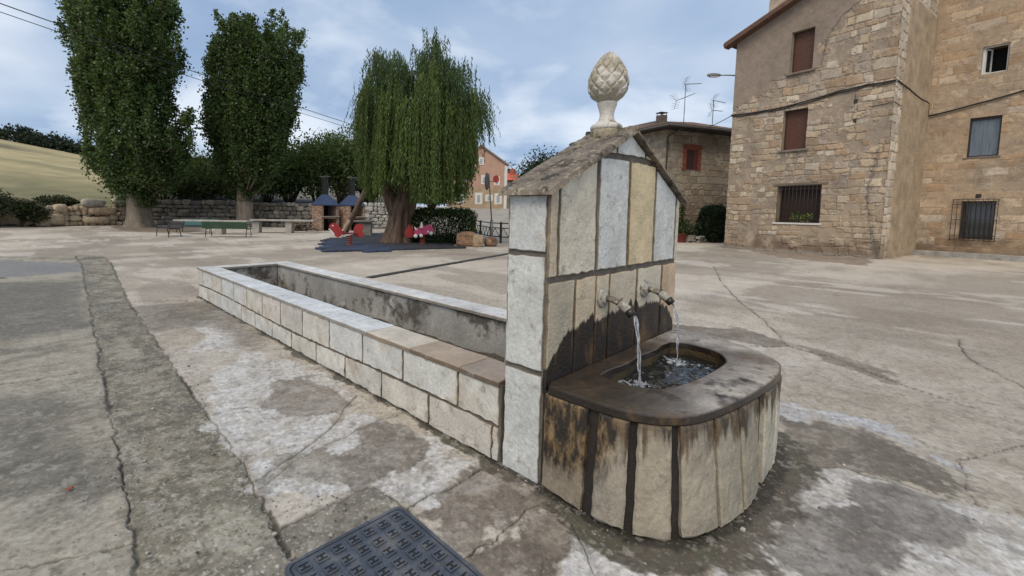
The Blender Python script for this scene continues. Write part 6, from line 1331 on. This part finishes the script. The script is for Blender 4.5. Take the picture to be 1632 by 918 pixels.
# ================================================================== OBJECTS ON THE PLAZA
def frame_at(x, t, head): B = foot(x, t); d = pdir(head); return B, d, np.array([d[1], -d[0], 0.])
M_green = mat('green_painted_slats', (.022, .062, .036), .5, var=.25, scale=6, bump=.2)
M_teal = mat('teal_painted_slats', (.025, .105, .098), .5, var=.25, scale=6, bump=.2)
M_blk = mat('black_tube_steel', (.016, .016, .017), .45, var=.15, bump=.1)
M_brwn = mat('dark_slats', (.030, .024, .022), .6, var=.3, scale=6, bump=.2)
def bench(x, t, head, L_, slat_m, lab, arms=True, h=.82):
    """d runs along the bench, q from the back to the front"""
    B, d, q = frame_at(x, t, head); b = thing('park_bench', B, lab, 'bench', 'benches under the poplars')
    m = MB()
    for k in range(4): m.box(B+q*(.02+k*.115)+Z_*.44, (L_, .095, .03), ax=(d, q, Z_))
    m.build('seat', [slat_m], b)
    m = MB(); bd = (-q*.22+Z_); bd /= np.linalg.norm(bd); bn = np.cross(d, bd)
    for k in range(3): m.box(B-q*.09+bd*(.50-.0+k*.125-.0), (L_, .028, .112), ax=(d, bn, bd))
    m.build('backrest', [slat_m], b)
    for s in (-1, 1):
        o = B+d*s*(L_/2-.12); m = MB()
        m.tube([o+q*.44, o+q*.40+Z_*.43], .020, 8); m.tube([o+q*.40+Z_*.415, o-q*.06+Z_*.415], .020, 8); m.tube([o-q*.14, o-q*.06+Z_*.42, o-q*.09+bd*.80], .020, 8)
        if arms: m.tube([o+q*.40+Z_*.43, o+q*.42+Z_*.62, o+q*.34+Z_*.66, o-q*.12+Z_*.66], .018, 8)
        m.build('leg', [M_blk], b)
    return b
hc = math.degrees(CAM_YAW)
bench(273, 22.4, hc+90+38, 1.75, M_brwn, 'black steel bench seen end on beside the broad poplar')
bench(361, 22.6, hc+90+180+2, 2.35, M_green, 'green bench with its back to the plaza in front of the slimmer poplar')
bench(314, 27.0, hc+90+3, 2.3, M_teal, 'teal bench behind the stone table, facing the plaza')
M_conc = mat('pale_table_concrete', (.33, .31, .275), .9, var=.25, scale=3, bscale=24, bump=.4)
def table(x, t, head, L_, wd, h, peds, lab, thick=.09, pw=.42, mm=None):
    B, d, q = frame_at(x, t, head); b = thing('stone_table', B, lab, 'table', 'stone tables'); m = MB(); m.box(B+Z_*(h-thick/2), (L_, wd, thick), ax=(d, q, Z_), jit=.008); m.build('tabletop', [mm or M_conc], b, bevel=.012)
    for u in peds: m = MB(); m.box(B+d*u+Z_*(h-thick)/2, (pw, wd*.62, h-thick-.004), ax=(d, q, Z_), jit=.012); m.build('leg', [mm or M_conc], b, bevel=.02)
table(340, 25.0, hc+90, 4.1, .85, .80, (.35,), 'long pale stone table behind the green bench', pw=.48)
table(452, 27.5, hc+90, 3.9, .8, .82, (-2.0+.35, .36), 'long stone table with stout legs in front of the wall left of the barbecues')
table(580, 25.2, hc+92, 1.05, .75, .90, (.12,), 'short grey stone table between the leaning pole and the willow', pw=.66, mm=mat('grey_stone_block', (.15, .145, .14), .9, var=.3, scale=4, bump=.4))
# barbecues
M_bbrick = mat('barbecue_brick', (1, 1, 1), .9, tint=True, var=.25, scale=10, bscale=60, bump=.4)
M_hood = mat('blue_hood_paint', (.035, .055, .115), .5, var=.15, scale=3, bump=.1)
M_mattblack = mat('matt_black', (.010, .009, .009), .95, bump=.2)
def barbecue(x, t, lab, seed):
    B = foot(x, t); dL = -RT*.72+np.array([FW[0], FW[1], 0])*.69; dL[2] = 0; dL /= np.linalg.norm(dL); dRr = RT*.72+np.array([FW[0], FW[1], 0])*.69; dRr[2] = 0; dRr /= np.linalg.norm(dRr)
    S = 1.32; b = thing('barbecue', B, lab, 'barbecue', 'brick barbecues'); rn = random.Random(seed); m = MB(); hB = 1.85
    def brickwall(O_, d, n, L_, z0, z1, th=.11, m=None):
        m.box(O_+d*L_/2-n*th/2+Z_*(z0+z1)/2, (L_-.01, th-.012, z1-z0), ax=(d, n, Z_), col=(.33, .27, .21))
        r = 0; z = z0
        while z < z1-.02:
            s = 0 if r % 2 == 0 else -.115
            while s < L_:
                a = max(0, s+.006); e = min(L_, s+.224)
                if e-a > .03: g = rn.uniform(.7, 1.25); c = np.array((.25, .155, .110) if rn.random() < .65 else (.34, .26, .19))*g; m.box(O_+d*(a+e)/2-n*(th/2-.004)+Z_*(z+.033), (e-a, th+.004, .058), ax=(d, n, Z_), col=tuple(c))
                s += .23
            z += .068; r += 1
    nl = -dRr; nr = -dL       # left face looks along -dRr, right (open) face along -dL
    brickwall(B, dL, nl, S, 0, hB, m=m)
    brickwall(B+dRr*S, dL, -nl, S, 0, hB, m=m)                       # far cheek
    brickwall(B+dL*S, dRr, -nr, S, 0, hB, m=m)                       # back
    for (s0, s1, z0, z1) in ((0, .14, 0, hB), (S-.14, S, 0, hB), (.14, S-.14, .86, .99)): brickwall(B+dRr*s0, dRr, nr, s1-s0, z0, z1, m=m)
    m.build('brick_body', [M_bbrick], b)
    m = MB(); m.box(B+dRr*S/2+dL*S/2+Z_*.97, (S-.2, S-.2, .06), ax=(dRr, dL, Z_)); m.box(B+dRr*S/2-dL*.03+Z_*1.005, (S+.06, .22, .05), ax=(dRr, dL, Z_)); m.build('hearth', [M_conc], b)
    m = MB(); m.box(B+dRr*S/2+dL*(S-.15)+Z_*1.4, (S-.23, .02, .85), ax=(dRr, dL, Z_)); m.box(B+dRr*S/2+dL*(S-.15)+Z_*.42, (S-.23, .02, .82), ax=(dRr, dL, Z_)); m.build('black_back', [M_mattblack], b)  # black sheets at the back of the fire opening and the storage below
    c = B+(dRr+dL)*S/2; m = MB(); base = [c+dRr*a*S*.53+dL*e*S*.53+Z_*hB for a, e in ((-1, -1), (1, -1), (1, 1), (-1, 1))]; top = [c+dRr*a*.19+dL*e*.19+Z_*(hB+.72) for a, e in ((-1, -1), (1, -1), (1, 1), (-1, 1))]; low = [p-Z_*.07 for p in base]
    m.add(low+base+top, [(0, 1, 5, 4), (1, 2, 6, 5), (2, 3, 7, 6), (3, 0, 4, 7), (4, 5, 9, 8), (5, 6, 10, 9), (6, 7, 11, 10), (7, 4, 8, 11), (8, 9, 10, 11), (3, 2, 1, 0)], 0); hd = m.build('hood', [M_hood], b)
    m = MB(); m.box(c+Z_*(hB+1.28), (.33, .33, 1.16), ax=(dRr, dL, Z_)); m.build('chimney', [M_blk], hd)
    m = MB(); m.box(c+Z_*(hB+2.0), (.55, .55, .03), ax=(dRr, dL, Z_))
    for a in (-.13, .13):
        for e in (-.13, .13): m.box(c+dRr*a+dL*e+Z_*(hB+1.92), (.03, .03, .14), ax=(dRr, dL, Z_))
    m.build('chimney_cap', [M_lampm], hd)
barbecue(513, 30.9, 'brick barbecue with blue hood and black chimney next to the long stone table', 1)
barbecue(557, 31.6, 'brick barbecue with blue hood and black chimney behind the leaning pole', 2)
m = MB(); rj = random.Random(5); B = foot(484, 30.2)
for k in range(40): a = rj.uniform(0, 6.28); r_ = rj.uniform(0, .75); p = B+RT*r_*math.cos(a)*1.2+np.array([FW[0], FW[1], 0])*r_*.5*math.sin(a)+Z_*rj.uniform(.05, .62*(1-r_/.95)); d = np.array([rj.gauss(0, 1), rj.gauss(0, 1), rj.gauss(0, .35)]); d /= np.linalg.norm(d); m.tube([p-d*.35, p+d*.35], rj.uniform(.02, .05), 6, col=tuple(np.array((.085, .06, .045))*rj.uniform(.5, 1.4)))
o = m.build('firewood_pile', [mat('dry_firewood', (1, 1, 1), .95, tint=True, var=.3, scale=10, bump=.5)]); tag(o, 'heap of dry firewood under the stone table beside the left barbecue', 'firewood')
# leaning pole
pl = thing('leaning_pole', foot(549, 27.2), 'long weathered wooden pole leaning up into the willow', 'pole'); pa = foot(549, 27.2); pb = dep(600, 268, 25.0)
m = MB(); m.tube([pa, pa+(pb-pa)*.5+Z_*.02, pb], [.19, .165, .13], 12); pole = m.build('pole', [mat('weathered_log', (.125, .085, .062), .95, var=.4, scale=4, bscale=24, bump=.8)], pl)
m = MB(); pp = foot(545, 26.9); m.tube([pp, pp+(pb-pa)*.22+RT*.05], [.13, .11], 10); m.build('prop', [mat('pale_split_log', (.30, .23, .16), .95, var=.3, scale=5, bump=.5)], pl)
# play mat
MP = [G(515, 402.5), G(600, 401), G(732, 396.5), G(705, 386), G(660, 376), G(622, 372), G(576, 374), G(560, 378), G(548, 380), G(524, 381), G(517, 390)]
M_matm = mat('blue_rubber', (1, 1, 1), .8, tint=True, var=.35, scale=3, bscale=30, bump=.4, spots=[((.035, .035, .036), 1.6, .50, .62)])
play = thing('play_mat', np.mean(MP, 0), 'blue rubber play mat of worn tiles under the willow', 'play mat')
a_, b_ = np.array(MP[0]), np.array(MP[2]); d = (b_-a_)/np.linalg.norm(b_-a_); q = np.array([-d[1], d[0], 0])
m = MB(); poly2 = [((p-a_)@d, (p-a_)@q) for p in MP]
sz = .52; rj = random.Random(4)
for i in range(-3, 24):
    for j in range(-1, 26):
        cx2, cy2 = (i+.5+(.5 if j % 2 else 0))*sz, (j+.5)*sz
        if poly_sd(np.array([cx2]), np.array([cy2]), poly2)[0] < .10:
            P = []
            for k in range(20):
                an = 2*math.pi*k/20; sq = 1/max(abs(math.cos(an)), abs(math.sin(an))); P.append(a_+d*(cx2+math.cos(an)*min(sq, 1.22)*sz*.493)+q*(cy2+math.sin(an)*min(sq, 1.22)*sz*.493)+Z_*rj.uniform(.004, .010))
            kk = float(sstep(2.4, 4.6, cx2+.35*cy2)); m.prism(P, (0, 0, .055), col=tuple(np.array((.024, .040, .085))*(1-kk)*rj.uniform(.8, 1.2)+np.array((.022, .023, .027))*kk))
m.build('rubber_tiles', [M_matm], play)
# spring riders
M_red = mat('red_rider_board', (.30, .022, .018), .4, var=.15, scale=6, bump=.05); M_pinkr = mat('pink_rider_board', (.42, .045, .13), .4, var=.15, scale=6, bump=.05)
M_wp = mat('white_rider_paint', (.62, .60, .58), .5, var=.08, bump=.05); M_spr = mat('rusty_red_spring', (.22, .045, .028), .6, var=.3, scale=20, bump=.3)
def spring(B, m, z0=.06, z1=.42, r_=.105, turns=5): m.tube([B+np.array([math.cos(a)*r_, math.sin(a)*r_, z0+(z1-z0)*a/(turns*2*math.pi)]) for a in np.linspace(0, turns*2*math.pi, turns*14)], .020, 7)
def cut(poly, O_, d, n, th, m, col=(1, 1, 1)): 
    P = catmull(list(poly)+[poly[0]], 5)[:-1]; m.prism([O_+d*a+Z_*z-n*th/2 for a, z in P], n*th, col=col)
B = foot(557, 17.9); B = B+Z_*.06; d = RT*.96+np.array([FW[0], FW[1], 0])*.28; d[2] = 0; d /= np.linalg.norm(d); n = np.array([d[1], -d[0], 0]); n = n if n@(CAM-B) > 0 else -n
rr1 = thing('spring_rider', B, 'red bird shaped spring rider on a coiled spring at the mat edge', 'spring rider', 'spring riders on the play mat')
fish = [(-.30, .40), (-.46, .30), (-.62, .42), (-.70, .60), (-.78, .66), (-.80, .78), (-.70, .86), (-.52, .86), (-.40, .74), (-.30, .60), (-.18, .50), (-.2, .42)]
m = MB(); cut(fish, B, d, n, .05, m); bdy = m.build('head_board', [M_red], rr1)
m = MB(); cut([(.18, .36), (.16, .60), (.24, .80), (.40, .86), (.54, .80), (.58, .66), (.50, .58), (.58, .46), (.54, .34), (.36, .30)], B, d, n, .05, m); m.build('tail_board', [M_red], rr1)
m = MB(); m.box(B+Z_*.47, (.62, .30, .05), ax=(d, n, Z_)); m.build('seat', [mat('dark_red_seat', (.12, .02, .018), .6, bump=.1)], rr1)
m = MB(); m.tube([B-d*.28+Z_*.60-n*.2, B-d*.28+Z_*.60+n*.2], .022, 8); m.tube([B-d*.2+Z_*.36-n*.22, B-d*.2+Z_*.36+n*.22], .022, 8); m.build('handle', [M_wp], rr1)
m = MB(); spring(B-Z_*.06, m, .06, .45); m.lathe([(.16, .052), (.16, .07)], B-Z_*.055, 16); m.build('spring', [M_spr], rr1)
m = MB(); cut([(-.80, .66), (-.72, .60), (-.60, .44), (-.64, .40), (-.76, .56), (-.83, .64)], B+n*.032, d, n, .02, m); m.lathe([(.035, 0), (.03, .02)], B-d*.66+Z_*.77+n*.02, 12, ax=(d, Z_, n)); cut([(-.30, .42), (-.2, .44), (-.16, .36), (-.26, .33)], B+n*.033, d, n, .02, m); m.build('painted_marks', [M_wp], bdy)
B = foot(674, 19.2)+Z_*.06; d = RT*.97+np.array([FW[0], FW[1], 0])*.22; d[2] = 0; d /= np.linalg.norm(d); n = np.array([d[1], -d[0], 0]); n = n if n@(CAM-B) > 0 else -n
rr2_ = thing('spring_rider', B, 'pink spring rider with white horns and a red back board beside the hedge', 'spring rider', 'spring riders on the play mat')
m = MB(); cut([(-.36, .40), (-.40, .52), (-.30, .66), (-.12, .72), (.05, .78), (.24, .82), (.40, .74), (.46, .56), (.42, .44), (.30, .46), (.18, .42), (.06, .40), (-.06, .46), (-.2, .40)], B+n*.14, d, n, .05, m); pk = m.build('side_board', [M_pinkr], rr2_)
m = MB(); cut([(-.72, .26), (-.78, .50), (-.66, .70), (-.58, .84), (-.52, .72), (-.44, .80), (-.40, .66), (-.34, .48), (-.40, .28)], B-n*.14, d, n, .05, m); m.build('back_board', [M_red], rr2_)
m = MB(); m.box(B+Z_*.46, (.6, .26, .05), ax=(d, n, Z_)); m.build('seat', [bpy.data.materials['dark_red_seat']], rr2_)
m = MB()
cut([(-.16, .70), (-.08, .96), (-.02, .72)], B+n*.14, d, n, .055, m); cut([(-.36, .60), (-.40, .74), (-.26, .62)], B+n*.14, d, n, .056, m)
for (a, z, r_) in ((-.34, .34, .085), (-.10, .36, .080), (.34, .46, .075), (.20, .52, .045)): m.lathe([(r_, 0), (r_, .03), (r_*.8, .04)], B+d*a+Z_*z+n*.165, 16, ax=(d, Z_, n))
m.build('white_marks', [M_wp], pk)
m = MB(); spring(B-Z_*.06, m, .06, .44); m.lathe([(.16, .052), (.16, .07)], B-Z_*.055, 16); m.build('spring', [M_spr], rr2_)
m = MB(); m.tube([B-d*.1+Z_*.62-n*.2, B-d*.1+Z_*.62+n*.28], .02, 8); m.build('handle', [M_blk], rr2_)
# sawn logs / rocks by the railing
M_log = mat('rotten_sawn_log', (1, 1, 1), .95, tint=True, var=.4, scale=5, bscale=24, bump=1.0, bdist=.04, spots=[((.36, .22, .11), 4, .55, .66), ((.06, .045, .035), 5, .55, .68)])
for (x, t, dm, lab, c, sd_) in ((744, 18.9, (.98, .8, .62), 'largest sawn stump with a split orange face beside the hedge', (.26, .155, .095), 1), (763, 18.6, (.52, .5, .52), 'pale stump leaning on the largest one', (.34, .25, .16), 2), (783, 19.0, (.50, .5, .42), 'small dark stump below the road sign', (.17, .105, .075), 3)):
    m = MB(); B = foot(x, t); m.rock(B+Z_*dm[2]*.46, dm, sd_, 3, .13, col=c, boxy=.6, ax=(RT, np.array([FW[0], FW[1], 0]), Z_)); o = m.build('tree_stump', [M_log]); tag(o, lab, 'stump', 'stumps by the railing')
# railing and road signs
M_rail = mat('black_railing_paint', (.014, .014, .015), .5, var=.2, bump=.1)
rl = thing('black_railing', foot(783, 22), 'black steel railing with zigzag infill at the foot of the road', 'railing')
def rail(P0, P1, h0, h1, n_):
    d = P1-P0; L_ = np.linalg.norm(d); d = d/L_; q = np.cross(d, Z_); m = MB()
    for z in (.30, .72, .95):
        m.box((P0+P1)/2+Z_*z, (L_, .05, .045), ax=(d, q, Z_))
    for k in range(n_):
        a = P0+d*L_*k/n_; b = P0+d*L_*(k+1)/n_; c = (a+b)/2
        m.tube([a+Z_*.32, c+Z_*.70], .014, 6); m.tube([c+Z_*.70, b+Z_*.32], .014, 6)
    return m
R0, R1, R2 = foot(752, 25.5, .05), foot(783, 21.6), foot(825, 20.3)
for P0, P1, k in ((R0, R1, 7), (R1, R2, 3)):
    rail(P0, P1, 0, 0, k).build('rail_panel', [M_rail], rl)
for P in (R0, (R0+R1)/2, R1, foot(799, 21.05)): 
    m = MB(); m.box(P+Z_*.5, (.08, .08, 1.02), ax=(dM, nM, Z_)); m.build('post', [M_rail], rl)
sg2 = thing('road_sign', foot(784, 21.3), 'leaning road sign pole carrying a round sign seen edge on and a small red sign', 'road sign'); B = foot(784, 21.3)
tp = dep(779, 278, 21.3); m = MB(); m.tube([B, B+Z_*1.1], .07, 8); m.tube([B+Z_*1.0, tp], .032, 8); m.build('pole', [mat('galvanised_pole', (.20, .19, .18), .5, var=.3, bump=.2, metal=.4)], sg2)
c1 = dep(778.5, 289, 21.25); dv_ = RT*.95+np.array([FW[0], FW[1], 0])*-.35; dv_[2] = 0; dv_ /= np.linalg.norm(dv_); e_ = np.cross(Z_, dv_)
m = MB(); m.lathe([(.40, -.012), (.41, 0), (.40, .012)], c1-dv_*.05, 28, ax=(e_, Z_, dv_)); pt_ = m.build('sign_plate', [mat('grey_sign_back', (.15, .13, .125), .6, var=.2, metal=.3)], sg2)
m = MB(); m.lathe([(.415, -.01), (.425, 0), (.415, .01)], c1-dv_*.075, 28, ax=(e_, Z_, dv_)); m.build('red_rim', [mat('faded_red_rim', (.30, .06, .05), .5)], pt_)
m = MB(); m.tube([c1-RT*.16, c1+RT*.34], .018, 6); m.build('bracket', [bpy.data.materials['galvanised_pole']], sg2)
c2_ = dep(790.5, 285.5, 21.2); m = MB(); dv2 = RT*.55-np.array([FW[0], FW[1], 0])*.83; dv2[2] = 0; dv2 /= np.linalg.norm(dv2); e2_ = np.cross(Z_, dv2); m.lathe([(.19, 0), (.19, .02)], c2_, 8, ax=(e2_, Z_, dv2), smooth=False); m.build('small_sign', [mat('red_sign', (.42, .055, .035), .5, var=.1)], sg2)
# overhead cables
for dy, lab, r_ in ((0, 'upper overhead cable crossing the sky in front of the poplars', .022), (14, 'lower overhead cable crossing the sky in front of the poplars', .017)):
    A = dep(-160, -52+dy*1.1, 15.0); B = dep(752, 253+dy*.35, 57.5); P = [A+(B-A)*t-Z_*1.3*4*t*(1-t)*.35 for t in np.linspace(0, 1, 40)]; m = MB(); m.tube(P, r_, 5); tag(m.build('power_cable', [M_cab]), lab, 'cable', 'overhead cables')
for dy, lab in ((0, 'thin cable from the tiled roof to the sandstone house wall'),):
    A = dep(1095, 213, 25.6); B = F1(5.2, 5.98, .06); P = [A+(B-A)*t-Z_*.12*4*t*(1-t) for t in np.linspace(0, 1, 14)]; m = MB(); m.tube(P, .016, 5); tag(m.build('house_cable', [M_cab]), lab, 'cable')
# small litter
def lleaf(x, y, s, c, lab, nm='fallen_leaf', cat='leaf'):
    p = G(x, y); m = MB(); P = [p+np.array([math.cos(a)*s*(1+.3*math.sin(3*a)), math.sin(a)*s*.6, .006+.012*abs(math.sin(a*2))]) for a in np.linspace(0, 6.28, 10)[:-1]]; m.prism(P, (0, 0, .002)); o = m.build(nm, [mat(nm, c, .8, bump=.1)]); tag(o, lab, cat)
lleaf(111, 783, .016, (.24, .06, .03), 'small red brown leaf lying on the left concrete slab')
for i, (x, y, s) in enumerate(((437, 853, .012), (1184, 846, .014), (905, 792, .010), (1345, 742, .010))):
    p = G(x, y); m = MB(); m.rock(p+Z_*s*.4, (s*2, s*1.5, s*1.1), i, 2, .15, col=(.42, .40, .37)); o = m.build('pebble', [M_rock]); tag(o, ['white pebble by the manhole surround', 'pebble in the damp skirt of the basin', 'pebble below the pillar corner', 'pebble on the pale slab right of the basin'][i], 'pebble', 'loose pebbles')

# loose grit lying in the joints, on the old cement strip and in the damp skirt of the fountain
rg = np.random.RandomState(77); pts = []
for P_, n_, sp_ in (([(150, 520), (175, 660), (213, 855), (225, 918)], 150, .10), ([(250, 545), (325, 650), (425, 815), (450, 850)], 170, .10), ([(200, 600), (250, 700), (330, 830), (350, 918)], 420, .30), ([(800, 742), (862, 780), (925, 822), (1010, 862), (1085, 874), (1150, 856), (1225, 785)], 170, .07), ([(450, 830), (560, 800), (640, 806)], 90, .08), ([(330, 485), (560, 620), (780, 740)], 110, .05), ([(900, 900), (1300, 860), (1500, 820)], 140, .35)):
    Q = np.array(gp(P_)); L_ = np.r_[0, np.cumsum(np.linalg.norm(np.diff(Q, axis=0), axis=1))]; s = rg.uniform(0, L_[-1], n_)
    pts.append(np.column_stack([np.interp(s, L_, Q[:, 0])+rg.normal(size=n_)*sp_, np.interp(s, L_, Q[:, 1])+rg.normal(size=n_)*sp_]))
pts = np.vstack(pts); OC_ = np.array([(1, 0, 0), (-1, 0, 0), (0, 1, 0), (0, -1, 0), (0, 0, 1), (0, 0, -1)], float); OF_ = np.array([(0, 2, 4), (2, 1, 4), (1, 3, 4), (3, 0, 4), (2, 0, 5), (1, 2, 5), (3, 1, 5), (0, 3, 5)])
pts = pts[~((pts[:, 0] > -.03) & (pts[:, 0] < 1.82) & (pts[:, 1] > -.80) & (pts[:, 1] < 6.8))]
sz_ = rg.uniform(.0022, .0065, len(pts))*(1+1.2*(rg.uniform(size=len(pts)) < .05)); V = (OC_[None]*sz_[:, None, None]*rg.uniform(.6, 1.25, (len(pts), 6, 1))*np.array([1, 1, .7]))+np.column_stack([pts, sz_*.4])[:, None, :]
tone = rg.uniform(.05, .42, len(pts))**1.0; cg = np.repeat(np.column_stack([tone, tone*.94, tone*.84]), 6, 0)
tag(mesh_np('grit', V.reshape(-1, 3), (OF_[None]+6*np.arange(len(pts))[:, None, None]).reshape(-1, 3), cg, [M_rock]), kind='stuff', label='loose grit scattered over the cracked concrete')
